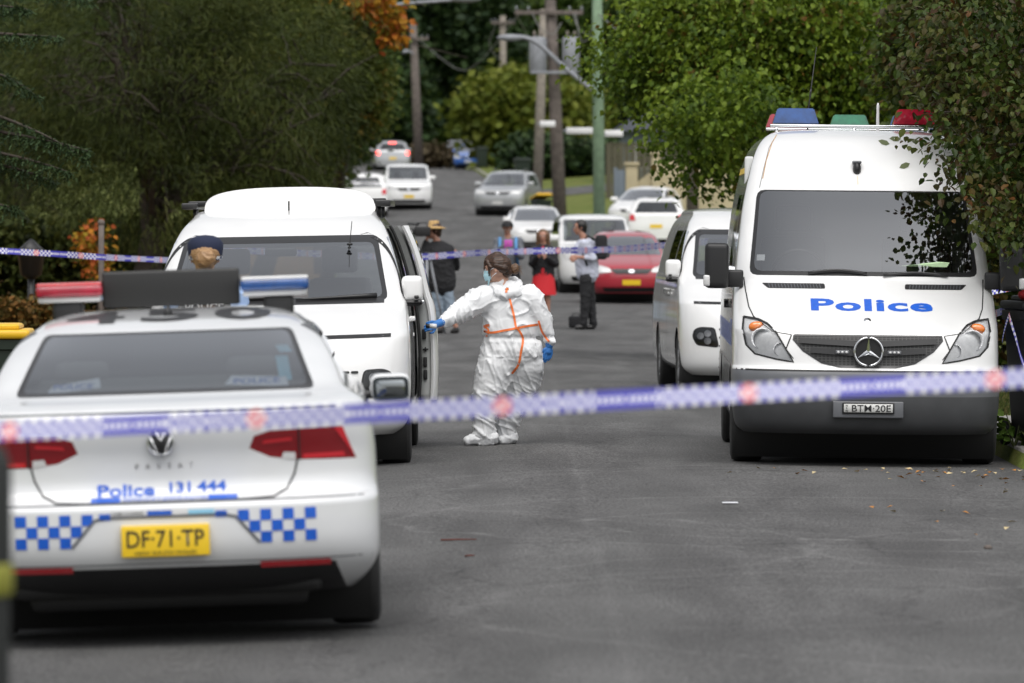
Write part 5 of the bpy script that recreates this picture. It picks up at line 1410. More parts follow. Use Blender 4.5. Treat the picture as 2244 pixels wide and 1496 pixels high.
# ------------------------------------------------------------------ poles, wires, signs, walls, bins
M['timber'] = mat('weathered_timber_pole', (.12, .10, .088), .85, noise_amt=.3, noise_scale=5, bump=.4, bump_scale=30)
M['timber_pale'] = mat('pale_timber_pole', (.21, .185, .155), .85, noise_amt=.25, noise_scale=5)
M['green_pole'] = mat('green_treated_pole', (.15, .22, .14), .8, noise_amt=.2, noise_scale=5)
M['wire'] = mat('cable', (.13, .13, .12), .6)
M['cream'] = mat('cream_render', (.42, .36, .23), .85, noise_amt=.12, noise_scale=1.2, bump=.2)
M['roofing'] = mat('dark_roof', (.045, .05, .06), .6, noise_amt=.15, noise_scale=2)
M['olive_fence'] = mat('olive_steel_fence', (.075, .068, .04), .6, noise_amt=.1)
M['blue_grey'] = mat('blue_grey_gate', (.14, .17, .20), .6)
M['signwhite'] = mat('white_sign', (.7, .7, .7), .5)
M['bin_green'] = mat('dark_green_bin', (.012, .022, .015), .5)
M['bin_yellow'] = mat('yellow_bin_lid', (.70, .42, .012), .4)
M['bin_red'] = mat('red_bin_lid', (.45, .02, .025), .4)
M['bin_black'] = mat('black_bin', (.014, .015, .016), .5)
M['post_grey'] = mat('charcoal_padding', (.016, .018, .017), .8, bump=.2)
M['hiviz'] = mat('yellow_green_band', (.22, .22, .03), .7)

def pole(label, px_base, px_top, py_top, Y, w_px, m, group='power poles', crossarms=(), z_extra=0):
    base = Vector(gp_(px_base, Y)); top = at(px_top, py_top, Y)
    root = empty('power_pole', base, label, 'power pole', group)
    r = w_px * Y / F / 2
    b = tube_bm([Vector((0, 0, -.3)), (top - base) * .5, top - base], [r * 1.1, r, r * .85], 14); obj('pole_shaft', b, m, root)
    for py, hw, cx in crossarms:
        c = at(px_top + cx, py, Y) - base; L = hw * Y / F
        o = obj('crossarm', box_bm(c.x - L, c.x + L, c.y - r - .1, c.y - r, c.z - .07, c.z + .07, .01), M['timber'], root)
        for x in (-.95, -.6, .6, .95):
            q = lathe_bm([(.02, 0), (.05, .02), (.03, .06), (.055, .08), (.02, .14)], 8, 'z', cap=True); move(q, c.x + x * L, c.y - r - .05, c.z + .07); obj('insulator', q, M['galv'], o)
    return root, base
p1, b1 = pole('thick timber pole carrying two grey transformers in front of the pale pole', 1230, 1203, -60, 188, 28, M['timber'], crossarms=((28, 75, 0), (-20, 60, 0)))
for dx in (-34, 38):
    c = at(1213 + dx, 118, 187.6) - b1
    q = lathe_bm([(.001, -.62), (.27, -.62), (.29, -.58), (.29, .5), (.24, .56), (.001, .58)], 18, 'z'); move(q, c.x, c.y, c.z); t = obj('transformer', q, M['galv'], p1)
    for k in (-.12, .12):
        q = lathe_bm([(.03, 0), (.06, .03), (.03, .08), (.06, .11), (.025, .2)], 8, 'z', cap=True); move(q, c.x + k, c.y, c.z + .56); obj('bushing', q, M['timber_pale'], t)
pt = at(1213, 158, 187.6) - b1; obj('transformer_shelf', box_bm(pt.x - .75, pt.x + .75, pt.y - .3, pt.y - .1, pt.z - .06, pt.z + .04, .01), M['galv'], p1)
p2, b2 = pole('pale slim timber pole just left of the thick pole with transformers', 1177, 1192, 20, 226, 21, M['timber_pale'])
p3, b3 = pole('green treated pole with a long street lamp arm reaching left', 1314, 1308, -60, 176, 25, M['green_pole'])
def lamp_arm(root, base, pts, Y, r, head):
    P = [at(x, y, Y - .3) - base for x, y in pts]; P = [Vector(p) for p in catmull_free([tuple(p) for p in P], 5)]
    o = obj('lamp_arm', tube_bm(P, r, 8), M['galv'], root)
    c = at(*head, Y - .3) - base; q = sphere_bm((c.x, c.y, c.z), (.42, .14, .11), 12); obj('street_lamp_head', q, M['galv'], o)
lamp_arm(p3, b3, [(1306, 202), (1240, 150), (1185, 100), (1150, 82), (1112, 80)], 176, .07, (1118, 82))
p4, b4 = pole('leaning grey pole at the left of the road beyond the lit brake lamps', 919, 905, 52, 300, 19, M['timber'], crossarms=((85, 34, 0),))
lamp_arm(p4, b4, [(906, 118), (893, 110), (880, 112)], 300, .05, (880, 113))
p5, b5 = pole('short pale pole top showing above the rounded yellow-green tree', 1103, 1102, 34, 330, 16, M['timber_pale'], crossarms=((50, 26, 0),))
p6, b6 = pole('dark timber pole standing before the cream wall', 1517, 1519, -60, 150, 26, M['timber'])
p7, b7 = pole('pole with a pale lamp arm at the very top, mostly hidden by the left trees', 700, 700, -90, 150, 24, M['timber'])
lamp_arm(p7, b7, [(702, 30), (800, 22), (870, 10), (960, 2), (1020, -2)], 150, .05, (1020, -3))

def wire(pts, label=None, r=.02):
    P = [at(*p) for p in pts]; o0 = P[0]
    o = obj('overhead_cable', tube_bm([Vector(q) - o0 for q in catmull_free([tuple(p) for p in P], 8)], r, 5, False), M['wire']); o.location = o0
    tag(o, label, 'cable', 'slack cables between the poles')
W = [('cable sagging from the left end of the thick pole crossarm', [(1128, 26, 188), (1148, 62, 205), (1166, 96, 225)]),
     ('cable looping from the thick pole to the leaning pole', [(1140, 28, 188), (1050, 135, 240), (1000, 150, 270), (920, 88, 300)]),
     ('cable looping down just left of the two transformers', [(1166, 28, 187), (1185, 62, 186.6), (1212, 74, 186.5), (1230, 50, 187)]),
     ('cable looping down to the right of the thick pole', [(1256, 28, 187), (1268, 62, 186), (1290, 72, 185), (1310, 40, 177)]),
     ('second, lower cable loop to the right of the thick pole', [(1262, 28, 187), (1270, 80, 186), (1282, 90, 185), (1306, 70, 177)]),
     ('cable running from the green pole into the green street tree', [(1312, 30, 176), (1360, 70, 160), (1420, 80, 140), (1520, 20, 110)]),
     ('cable from the short pole top down to the left', [(1090, 50, 330), (1072, 95, 330), (1090, 125, 330), (1103, 128, 330)])]
for lb, pts in W: wire(pts, lb)
# street name sign on the poles
for px, py, Y, w_, lb in ((1270, 286, 177.5, 58, 'long white street name blade on the green pole'), (1200, 271, 187.2, 34, 'short white sign blade left of the thick pole'), (1345, 292, 182, 40, 'white sign blade right of the green pole')):
    s = Y / F; c = at(px, py, Y); root = empty('street_sign', c, lb, 'street sign', 'white street name blades')
    obj('sign_blade', box_bm(-w_ / 2 * s, w_ / 2 * s, -.02, .02, -.10, .10, .004, 1), M['signwhite'], root)
    obj('sign_bracket', box_bm(-w_ / 2 * s - .1, -w_ / 2 * s + .02, -.03, .03, -.03, .03), M['galv'], root)

# cream wall and gate, low house, fences on the right
def cream_wall():
    Y = 190; root = empty('cream_wall', gp_(1500, Y), 'cream rendered wall with a sloping top behind the driveway cars', 'wall'); o = root.location
    z0 = o.z; P = lambda px, py: (at(px, py, Y).x - o.x, at(px, py, Y).z - o.z)
    outline = [P(1385, 475), P(1720, 475), P(1720, 352), P(1432, 352), P(1432, 372), P(1385, 408)]
    outline[0] = (outline[0][0], -.3); outline[1] = (outline[1][0], -.3)
    bm = bmesh.new(); f = bm.faces.new([bm.verts.new((x, 0, z)) for x, z in outline]); r = bmesh.ops.extrude_face_region(bm, geom=[f])
    for v in [g for g in r['geom'] if isinstance(g, bmesh.types.BMVert)]: v.co.y += .3
    bmesh.ops.recalc_face_normals(bm, faces=bm.faces[:]); obj('wall_panel', bm, M['cream'], root, False)
    for px, py, w_ in ((1384, 362, 13), (1437, 338, 9)):
        x, z = P(px, py); s = Y / F * w_
        obj('wall_pier', box_bm(x - s, x + s, -.12, .42, -.3, z, .02), M['cream'], root)
        obj('pier_cap', box_bm(x - s - .06, x + s + .06, -.18, .48, z, z + .1, .02), M['cream'], root)
    x0, z0_ = P(1352, 372); x1, _ = P(1374, 372)
    g = empty('side_gate', (o.x + x0, Y, o.z), 'blue-grey solid gate at the left end of the cream wall', 'gate')
    obj('gate_panel', box_bm(0, x1 - x0, -.04, .04, 0, z0_, .01), M['blue_grey'], g); obj('gate_post', box_bm(-.1, 0, -.06, .06, -.2, z0_ + .08, .01), M['blue_grey'], g)
cream_wall()
def house():
    Y = 236; o = Vector(gp_(1440, Y)); root = empty('house', o, 'low house with a dark grey roof behind the olive fence', 'house')
    P = lambda px, py: (at(px, py, Y).x - o.x, at(px, py, Y).z - o.z)
    x0, zt = P(1338, 285); x1, zr = P(1560, 205)
    obj('wall', box_bm(x0 + .5, x1 - .5, 0, 6, -.5, zt), M['blue_grey'], root, False)
    bm = bmesh.new(); v = [bm.verts.new(p) for p in ((x0, -.6, zt - .05), (x1, -.6, zt - .05), (x1, 6.6, zt - .05), (x0, 6.6, zt - .05), (x0 + 2.4, 3, zr), (x1 - 2.4, 3, zr))]
    for f in ((0, 1, 5, 4), (1, 2, 5), (2, 3, 4, 5), (3, 0, 4), (3, 2, 1, 0)): bm.faces.new([v[i] for i in f])
    obj('roof', bm, M['roofing'], root, False)
    for k in range(3):
        a = x0 + 1.0 + k * 1.3; w_ = obj('window', box_bm(a, a + .8, -.03, .04, zt - 1.6, zt - .5), M['signwhite'], root, False); obj('pane', box_bm(a + .06, a + .74, -.045, -.032, zt - 1.54, zt - .56), M['darkglass'], w_, False)
house()
def slat_fence(label, px0, px1, Y, py_top, m, name='panel_fence'):
    a = Vector(gp_(px0, Y)); b = Vector(gp_(px1, Y)); root = empty(name, a, label, 'fence'); L = b.x - a.x; zt = at(px0, py_top, Y).z - a.z
    bm = None; n = max(6, int(L / .22))
    for k in range(n):
        q = box_bm(k * L / n + .012, (k + 1) * L / n - .012, -.02 + .02 * (k % 2), .02 + .02 * (k % 2), 0, zt, .003, 1); bm = q if bm is None else join(bm, q)
    obj('fence_sheet', bm, m, root, False)
    obj('top_rail', box_bm(0, L, -.03, .05, zt, zt + .06, .01), m, root)
    for k in range(int(L / 2.4) + 1): obj('fence_post', box_bm(k * 2.4, k * 2.4 + .06, .04, .1, -.2, zt + .05, .005), m, root)
slat_fence('olive-brown sheet metal fence beyond the green pole', 1328, 1640, 214, 316, M['olive_fence'])

# ------------------------------------------------------------------ wheelie bins
def bin_(label, loc, yaw, lid, body='bin_green', h=1.06, w=.58, open_=0, tape=False, group='wheelie bins at the kerbs'):
    root = empty('wheelie_bin', loc, label, 'wheelie bin', group, (0, 0, R(yaw)))
    bm = bmesh.new(); L = []
    for z, a, d in ((.06, .21, .24), (.12, .22, .26), (.85 * h, .27, .33), (.86 * h, .29, .35), (.92 * h, .29, .355)):
        L.append([bm.verts.new((x * a / .29 * w / 2 / 1.0, y * d, z)) for x, y in ((-1, -.92), (-.92, -1), (.92, -1), (1, -.92), (1, .92), (.92, 1), (-.92, 1), (-1, .92))])
    for a, b in zip(L, L[1:]):
        for i in range(8): bm.faces.new((a[i], a[(i + 1) % 8], b[(i + 1) % 8], b[i]))
    bm.faces.new(L[0][::-1]); bm.faces.new(L[-1]); obj('bin_body', bm, M[body], root, angle=30)
    b = box_bm(-w / 2 - .01, w / 2 + .01, -.38, .36, .925 * h, .985 * h, .028, 3); join(b, box_bm(-w / 2 + .06, w / 2 - .06, -.33, .3, .98 * h, 1.02 * h, .03, 3))
    if open_: rotbm(b, R(open_), 'X', (0, .36, .93 * h))
    obj('lid', b, M[lid], root, angle=40)
    b = tube_bm([(-w / 2 + .05, .38, .9 * h), (-w / 2 + .05, .44, .93 * h), (w / 2 - .05, .44, .93 * h), (w / 2 - .05, .38, .9 * h)], .014, 6); obj('handle', b, M[body], root)
    for s in (-1, 1):
        q = lathe_bm([(.001, -.03), (.09, -.03), (.1, -.015), (.1, .015), (.09, .03), (.001, .03)], 16); move(q, s * (w / 2 - .02), .3, .1); obj('wheel', q, M['tyre'], root)
    return root
bin_('dark bin with bright yellow lid at the left edge beside the police sedan', gp_(-26, 38.8), 2, 'bin_yellow', 'bin_green')
bin_('dark green bin with yellow lid ajar beside the silver grey four wheel drive', gp_(1186, 196), 20, 'bin_yellow', open_=-12)
bin_('dark green bin lying low with yellow lid between the thick pole and green pole', gp_(1276, 178), -10, 'bin_yellow', h=.8)
bin_('dark green bin beside the small blue car', gp_(1056, 288), 5, 'bin_green')
bin_('dark green bin at the foot of the pale slim pole', gp_(1145, 240), 5, 'bin_green', h=1.2, w=.7)

# ------------------------------------------------------------------ cordon tape
M['t_blue'] = mat('tape_blue', (.05, .048, .40), .5); M['t_white'] = mat('tape_white', (.72, .72, .76), .5)
M['t_red'] = mat('tape_red', (.66, .16, .18), .5)
def tape(label, pts, h, twist=0, seg_cell=None, period=.56, r_phase=0, name='police_tape'):
    """strip hung through world points; chequers, solid blocks and red discs are faces of its own pattern"""
    P = [Vector(p) for p in catmull_free(pts, 24)]
    D = [0]
    for a, b in zip(P, P[1:]): D.append(D[-1] + (b - a).length)
    c = h / 9; n = int(D[-1] / c); V = []; Fc = []; mi = []
    Px = np.array([tuple(p) for p in P])
    tt = np.arange(n + 1) * c; X = np.stack([np.interp(tt, D, Px[:, i]) for i in range(3)], 1)
    for i in range(n + 1):
        a = twist * math.sin(tt[i] * .9) + .25 * math.sin(tt[i] * 2.3 + 1)
        up = Vector((0, math.sin(a), math.cos(a)))
        for j in range(10): V.append(tuple(Vector(X[i]) + up * (j / 9 - .5) * h))
    for i in range(n):
        u = (tt[i] + r_phase) % period; uc = u if u < period / 2 else u - period
        for j in range(9):
            a = i * 10 + j; Fc.append((a, a + 10, a + 11, a + 1)); v = (j + .5) / 9 - .5
            rr_ = math.hypot(uc, v * h)
            if rr_ < h * .48: m = 2 if rr_ > h * .33 or abs(uc + v * h) < h * .1 else (2 if rr_ < h * .15 else 1)
            elif abs(abs(uc) - period / 2) < .085:
                ch = int((u - period / 2 + .085) / c / 3)
                m = 1 if (3 <= j <= 5 and (int(abs(abs(uc) - period / 2) / c) % 3)) else 0
            else: m = (int(tt[i] / (h / 3)) + j // 3) % 2
            mi.append(m)
    me = arrays_mesh(name, np.array(V) - np.array(X[0]), Fc, 4)
    for m_ in ('t_blue', 't_white', 't_red'): me.materials.append(M[m_])
    me.polygons.foreach_set('material_index', mi)
    o = obj(name, me, [], None); o.location = tuple(X[0]); tag(o, label, 'cordon tape', 'police cordon tapes'); return o
T = 15.5
tape('blue and white chequered tape across the foreground in front of both police vehicles',
     [tuple(at(-420, 966, T)), tuple(at(0, 946, T)), tuple(at(560, 917, T)), tuple(at(1105, 889, T)), tuple(at(1645, 860, T)), tuple(at(2190, 830, T)), tuple(at(2700, 800, T))], .052, .3, period=.672, r_phase=.672 - (980 * T / F) % .672)
tape('chequered tape across the road in front of the waiting media people',
     [tuple(at(470, 545, 74)), tuple(at(700, 556, 79)), tuple(at(900, 563, 84)), tuple(at(1060, 553, 86)), tuple(at(1200, 549, 88)), tuple(at(1345, 546, 86)), tuple(at(1480, 535, 80)), tuple(at(1640, 522, 76))], .095, .2, period=.75)
tape('chequered tape at the left tied past the thin post', [tuple(at(-120, 541, 70)), tuple(at(0, 549, 70)), tuple(at(140, 557, 70)), tuple(at(222, 563, 70)), tuple(at(330, 568, 71)), tuple(at(420, 572, 72))], .072, .2)
tape('short length of tape behind the mirror at the right edge', [tuple(at(2120, 655, 50)), tuple(at(2200, 633, 50)), tuple(at(2330, 618, 50))], .06, .1, r_phase=.2)
tape('twisted grey-looking tape wrapped to the red-lidded bin at the right', [tuple(at(2120, 684, 46)), tuple(at(2165, 690, 46)), tuple(at(2212, 676, 45))], .07, .9)
for lb, px, Y, py, r in (('thin brown post the left tape passes', 222, 70.3, 488, .035),):
    b = gp_(px, Y); root = empty('garden_post', b, lb, 'post'); zt = at(px, py, Y).z - b[2]
    obj('post_shaft', tube_bm([(0, 0, -.1), (0, 0, zt)], r, 8), M['timber'], root); obj('post_cap', sphere_bm((0, 0, zt), r * 1.3, 8), M['timber'], root)
b = gp_(68, 84); root = empty('garden_lantern', b, 'dark garden lantern on a post among the trees at left', 'lantern'); zt = at(68, 545, 84).z - b[2]
obj('lantern_post', tube_bm([(0, 0, 0), (0, 0, zt - .4)], .05, 8), M['black'], root); obj('lantern_head', lathe_bm([(.05, zt - .45), (.16, zt - .38), (.2, zt - .1), (.24, zt - .06), (.05, zt + .12), (.001, zt + .15)], 8, 'z'), M['black'], root)

# twin bins at the right edge with tape wound round them
def right_bins():
    for px, Y, lid, lb, pyt in ((2226, 43.0, 'bin_red', 'dark bin with red flap lid wrapped in chequered tape at the right edge', 682), (2262, 44.4, 'bin_yellow', 'dark bin with yellow knob on its lid at the right edge', 655)):
        g = gp_(px + 56, Y); r_ = bin_(lb, g, 8, 'bin_black', 'bin_black', h=1.12, w=.46)
        o = Vector(g); x, z = at(px + 8, pyt, Y).x - o.x, 1.13
        q = sphere_bm((x + .04, -.12, z + .02), (.085, .08, .05), 12); obj('lid_knob', q, M[lid], r_)
right_bins()
tape('tape hanging down from the red-lidded bin', [tuple(at(2212, 688, 42.6)), tuple(at(2203, 715, 42.6)), tuple(at(2196, 748, 42.6))], .035, .1)
tape('tape wound diagonally round the bin with red flap lid', [tuple(at(2212, 694, 42.58)), tuple(at(2226, 740, 42.58)), tuple(at(2240, 790, 42.58)), tuple(at(2262, 840, 42.58))], .06, .1)

# blurred padded post in the near left corner
g = (at(-42, 1100, 12.2).x, 12.2, road_z(-1.1, 12.2)); root = empty('padded_post', g, 'blurred charcoal post with a yellow-green band in the bottom left corner', 'post')
zt = at(0, 968, 12.2).z - g[2]
obj('post_padding', lathe_bm([(.06, 0), (.062, zt - .33), (.066, zt - .25), (.066, zt - .05), (.05, zt - .01), (.001, zt)], 16, 'z'), M['post_grey'], root)
obj('post_band', lathe_bm([(.063, zt - .33), (.071, zt - .32), (.071, zt - .27), (.066, zt - .26)], 16, 'z'), M['hiviz'], root)

# ------------------------------------------------------------------ small things on the road
def litter():
    M['dryleaf'] = mat('orange_dry_leaf', (.45, .19, .03), .7); M['paleleaf'] = mat('pale_dry_leaf', (.50, .40, .22), .7)
    rr = random.Random(5); protos = []
    for m in ('dryleaf', 'paleleaf'):
        b = bmesh.new(); v = [b.verts.new(p) for p in ((-.03, 0, .003), (-.008, .02, .012), (.03, .002, .004), (-.006, -.02, .01))]; b.faces.new(v)
        me = bpy.data.meshes.new('fallen_leaf'); b.to_mesh(me); b.free(); me.materials.append(M[m]); protos.append(me)
    for k in range(64):
        px = 2244 - abs(rr.gauss(0, 230)); py = 1024 + abs(rr.gauss(0, 16)) + rr.uniform(0, 8) + (rr.random() < .15) * rr.uniform(0, 130); s = (py - HY) / 1.79; Y = F / s; X = (px - CX) * Y / F
        o = bpy.data.objects.new('fallen_leaf', protos[k % 2]); COL.objects.link(o); o.location = (X, Y, road_z(X, Y) + .004); o.rotation_euler = (rr.uniform(-.3, .3), rr.uniform(-.3, .3), rr.uniform(0, 6.28)); q = rr.uniform(.5, 1.1); o.scale = (q, q, q)
        tag(o, 'small orange dry leaf lying on the road near the right kerb' if k % 2 == 0 else 'small pale dry leaf lying on the road near the right kerb', 'leaf', 'orange fallen leaves on the road' if k % 2 == 0 else 'pale fallen leaves on the road')
    for lb, px, py, w_, m, nm, c in (('white paper scrap lying on the road in front of the police van', 1600, 1111, .10, 'paper', 'paper_scrap', 'litter'), ('small brown stone on the road at the far right', 2165, 1203, .05, 'timber', 'stone', 'stone'),
                              ('long thin reddish twig lying on the road', 1005, 1193, .2, 'twig', 'twig', 'twig'), ('short reddish twig below the longer one', 1030, 1229, .05, 'twig', 'twig', 'twig')):
        if m == 'twig' and m not in M: M['twig'] = mat('reddish_twig', (.12, .035, .025), .8)
        Y = F / ((py - HY) / 1.79); X = (px - CX) * Y / F; z = road_z(X, Y) + .008
        if nm == 'twig': q = tube_bm([(-w_ / 2, 0, 0), (0, -.02, .004), (w_ / 2, .03, .002)], [.006, .005, .003], 6)
        elif nm == 'stone': q = sphere_bm((0, 0, 0), (w_ / 2, w_ / 2.4, .016), 8)
        else: q = box_bm(-w_ / 2, w_ / 2, -.03, .03, 0, .006, .002, 1)
        o = obj(nm, q, M[m]); o.location = (X, Y, z); tag(o, lb, c)
litter()
# roadside grass and weeds at the right
def grass_patch(name, label, x0, x1, y0, y1, n, hgt, m, kind='stuff'):
    x = rng.uniform(x0, x1, n); y = rng.uniform(y0, y1, n)
    keep = np.array([a - xc(b_) > rw_r(b_) + .14 for a, b_ in zip(x, y)]); x, y = x[keep], y[keep]; n = len(x); z = np.array([ground_z(a, b) for a, b in zip(x, y)])
    V = []; h = hgt * rng.uniform(.4, 1.2, n); a = rng.uniform(0, 6.28, n); ln = rng.normal(size=(n, 2)) * .35; w_ = .006
    dx, dy = np.cos(a) * w_, np.sin(a) * w_
    V = np.stack([np.stack([x - dx, y - dy, z - .01], 1), np.stack([x + dx, y + dy, z - .01], 1), np.stack([x + dx * .6 + ln[:, 0] * h * .4, y + ln[:, 1] * h * .4, z + h * .65], 1), np.stack([x + ln[:, 0] * h, y + ln[:, 1] * h, z + h], 1)], 1).reshape(-1, 3)
    me = arrays_mesh(name, V, np.arange(n * 4).reshape(-1, 4), 4); at_ = me.attributes.new('rnd', 'FLOAT', 'POINT'); at_.data.foreach_set('value', np.repeat(rng.random(n), 4).astype(np.float32))
    o = obj(name, me, m, None, smooth=False); tag(o, kind=kind)
M['f_grass'] = fol('grass_blades', [(.02, .032, .006), (.04, .06, .011), (.065, .085, .018), (.12, .10, .04), (.03, .045, .01)], .3)
grass_patch('grass', None, 3.5, 8.5, 40.9, 46.1, 42000, .085, M['f_grass'])
grass_patch('grass', None, 4.0, 7.0, 49.5, 57, 12000, .08, M['f_grass'])
grass_patch('long_grass', None, 3.75, 5.2, 41.8, 42.7, 5000, .13, M['f_grass'])
def weed(label, px, Y, n, seed):
    rr = random.Random(seed); g = Vector(gp_(px, Y)); root = empty('weed', g, label, 'weed', 'leafy weeds on the verge'); C = []; Dd = []; bm = bmesh.new()
    for k in range(9):
        a = rr.uniform(0, 6.28); L = rr.uniform(.15, .33); tip = Vector((math.cos(a) * L * .7, math.sin(a) * L * .5, L)); tube_bm([(0, 0, 0), tip * .5 + Vector((0, 0, .03)), tip], [.006, .005, .003], 4, False, bm)
        for u in np.linspace(.3, 1, 7):
            C.append(tuple(tip * u + Vector((rr.uniform(-.03, .03), rr.uniform(-.03, .03), rr.uniform(-.02, .02))))); Dd.append((math.cos(a + rr.uniform(-1, 1)), math.sin(a + rr.uniform(-1, 1)), .2))
    obj('leaves', leaf_mesh('leaves', np.array(C), rng.uniform(.06, .12, len(C)), 'leaf', .2, None, .5, np.array(Dd)), M['f_weed'], root, smooth=False); obj('stems', bm, M['f_weed2'], root)
M['f_weed'] = fol('weed_leaves', [(.05, .10, .015), (.09, .16, .025), (.13, .20, .04)], .3); M['f_weed2'] = mat('weed_stem', (.08, .10, .03), .7)
weed('leafy green weed at the right kerb beside the police van wheel', 2222, 42.9, 9, 1); weed('second leafy weed at the right edge, further from the wheel', 2275, 43.4, 9, 2)
# ------------------------------------------------------------------ people
def blob(bm, p0, p1, r0, r1, sy=1.0, seg=14):
    p0, p1 = Vector(p0), Vector(p1); ax = p1 - p0; L = max(ax.length, 1e-4); d = ax / L; P = []; Rr = []
    for k in range(4): a = math.pi / 2 * (1 - k / 4); P.append(p0 - d * r0 * math.sin(a)); Rr.append(max(r0 * math.cos(a), r0 * .05))
    for t in (0, .33, .66, 1): P.append(p0 + ax * t); Rr.append(r0 + (r1 - r0) * t)
    for k in range(1, 5): a = math.pi / 2 * k / 4; P.append(p1 + d * r1 * math.sin(a)); Rr.append(max(r1 * math.cos(a), r1 * .05))
    b = tube_bm(P, Rr, seg)
    if sy != 1:
        for v in b.verts:
            t = max(0, min(1, (v.co - p0).dot(d) / L)); y = (p0 + ax * t).y; v.co.y = y + (v.co.y - y) * sy
    return b if bm is None else join(bm, b)

def blobs_bm(lst):
    bm = None
    for it in lst:
        if it[0] == 's': bm2 = sphere_bm(it[1], it[2], 14); bm = bm2 if bm is None else join(bm, bm2)
        else: bm = blob(bm, *it)
    return bm

def remesh(bm, voxel=.012, smooth=4):
    me = bpy.data.meshes.new('tmp'); bmesh.ops.recalc_face_normals(bm, faces=bm.faces[:]); bm.to_mesh(me); bm.free()
    o = bpy.data.objects.new('tmp', me); COL.objects.link(o)
    m = o.modifiers.new('r', 'REMESH'); m.mode = 'VOXEL'; m.voxel_size = voxel; m.use_smooth_shade = True
    if smooth: s = o.modifiers.new('s', 'SMOOTH'); s.factor = .5; s.iterations = smooth
    bpy.context.view_layer.update()
    out = bpy.data.meshes.new_from_object(o.evaluated_get(bpy.context.evaluated_depsgraph_get()))
    bpy.data.objects.remove(o); bpy.data.meshes.remove(me)
    b = bmesh.new(); b.from_mesh(out); bpy.data.meshes.remove(out); return b

def wrinkle(bm, fn):
    bm.normal_update()
    D = [(v, v.normal * fn(v.co)) for v in bm.verts]
    for v, d in D: v.co += d
    return bm

def ridge(p): return 1 - min(1, abs(noise.noise(p)) * 3.2)

M['skin'] = mat('skin', (.50, .29, .21), .5, noise_amt=.06, noise_scale=30)
M['skin2'] = mat('tanned_skin', (.38, .19, .13), .5)
M['suit'] = mat('white_coverall_fabric', (.72, .73, .74), .6, noise_amt=.02, bump=.12, bump_scale=14)
M['orange_tape'] = mat('orange_seam_tape', (.85, .20, .05), .5)
M['glove_blue'] = mat('blue_nitrile_glove', (.04, .18, .50), .4)
M['mask_blue'] = mat('pale_blue_face_mask', (.42, .66, .74), .8)
M['denim'] = mat('pale_denim', (.25, .31, .38), .9, noise_amt=.15)
M['cloth_black'] = mat('black_cloth', (.012, .012, .014), .85, noise_amt=.2)
M['cloth_charcoal'] = mat('charcoal_cloth', (.035, .037, .04), .85, noise_amt=.2)
M['cloth_red'] = mat('red_dress_cloth', (.55, .012, .02), .7, noise_amt=.1)
M['cloth_shirt'] = mat('pale_blue_grey_shirt', (.52, .54, .64), .8, noise_amt=.08)
M['cloth_blue'] = mat('blue_cloth', (.10, .25, .48), .8)
M['cloth_navy'] = mat('navy_cloth', (.010, .016, .045), .85)
M['cloth_grey'] = mat('grey_cloth', (.13, .14, .16), .85, noise_amt=.15)
M['shirt_lightblue'] = mat('light_blue_uniform_shirt', (.32, .45, .70), .8)
M['straw'] = mat('straw_hat', (.45, .29, .12), .85, noise_amt=.2, noise_scale=25)
M['magenta'] = mat('magenta_case', (.50, .08, .42), .5)
M['leather'] = mat('black_shoe_leather', (.012, .011, .011), .35)
def hair_mat(name, c1, c2):
    m, n, l, p = new_mat(name); p.inputs['Roughness'].default_value = .45
    tc = n.new('ShaderNodeTexCoord'); mp = n.new('ShaderNodeMapping'); mp.inputs['Scale'].default_value = (14, 60, 160); l.new(tc.outputs['Object'], mp.inputs[0])
    t = n.new('ShaderNodeTexNoise'); t.inputs['Scale'].default_value = 1; t.inputs['Detail'].default_value = 4; l.new(mp.outputs[0], t.inputs['Vector'])
    r = n.new('ShaderNodeValToRGB'); r.color_ramp.elements[0].color = (*c1, 1); r.color_ramp.elements[1].color = (*c2, 1); r.color_ramp.elements[0].position = .35; r.color_ramp.elements[1].position = .7
    l.new(t.outputs['Fac'], r.inputs[0]); l.new(r.outputs[0], p.inputs['Base Color'])
    b = n.new('ShaderNodeBump'); b.inputs['Strength'].default_value = .5; b.inputs['Distance'].default_value = .004; l.new(t.outputs['Fac'], b.inputs['Height']); l.new(b.outputs[0], p.inputs['Normal']); return m
M['hair_brown'] = hair_mat('dark_brown_hair', (.018, .009, .005), (.075, .035, .018))
M['hair_light'] = hair_mat('light_brown_hair', (.24, .13, .055), (.42, .26, .13))
M['hair_black'] = hair_mat('black_hair', (.006, .005, .005), (.02, .017, .016))

def hand_blobs(w, tip, spread, curl, s=1.0):
    """palm, four unequal fingers and a thumb; w wrist, tip direction end, spread direction across the knuckles"""
    w = Vector(w); d = (Vector(tip) - w).normalized(); sp = Vector(spread).normalized(); cu = Vector(curl).normalized(); L = []
    L.append((w, w + d * .045 * s, .024 * s, .026 * s)); 
    for k, (off, ln) in enumerate(((-.030, .066), (-.010, .078), (.010, .073), (.030, .056))):
        a = w + d * .065 * s + sp * off * s; b = a + (d + cu * .15).normalized() * ln * .5 * s; c = b + (d * .7 + cu * .7).normalized() * ln * .5 * s
        L.append((w + d * .03 * s + sp * off * .7 * s, a, .014 * s, .0105 * s)); L.append((a, b, .0105 * s, .0095 * s)); L.append((b, c, .0095 * s, .0078 * s))
    a = w + d * .02 * s - sp * .025 * s; b = a - sp * .03 * s + d * .028 * s + cu * .01 * s; c = b + d * .032 * s + cu * .012 * s
    L.append((a, b, .013 * s, .0115 * s)); L.append((b, c, .0115 * s, .0088 * s)); return L

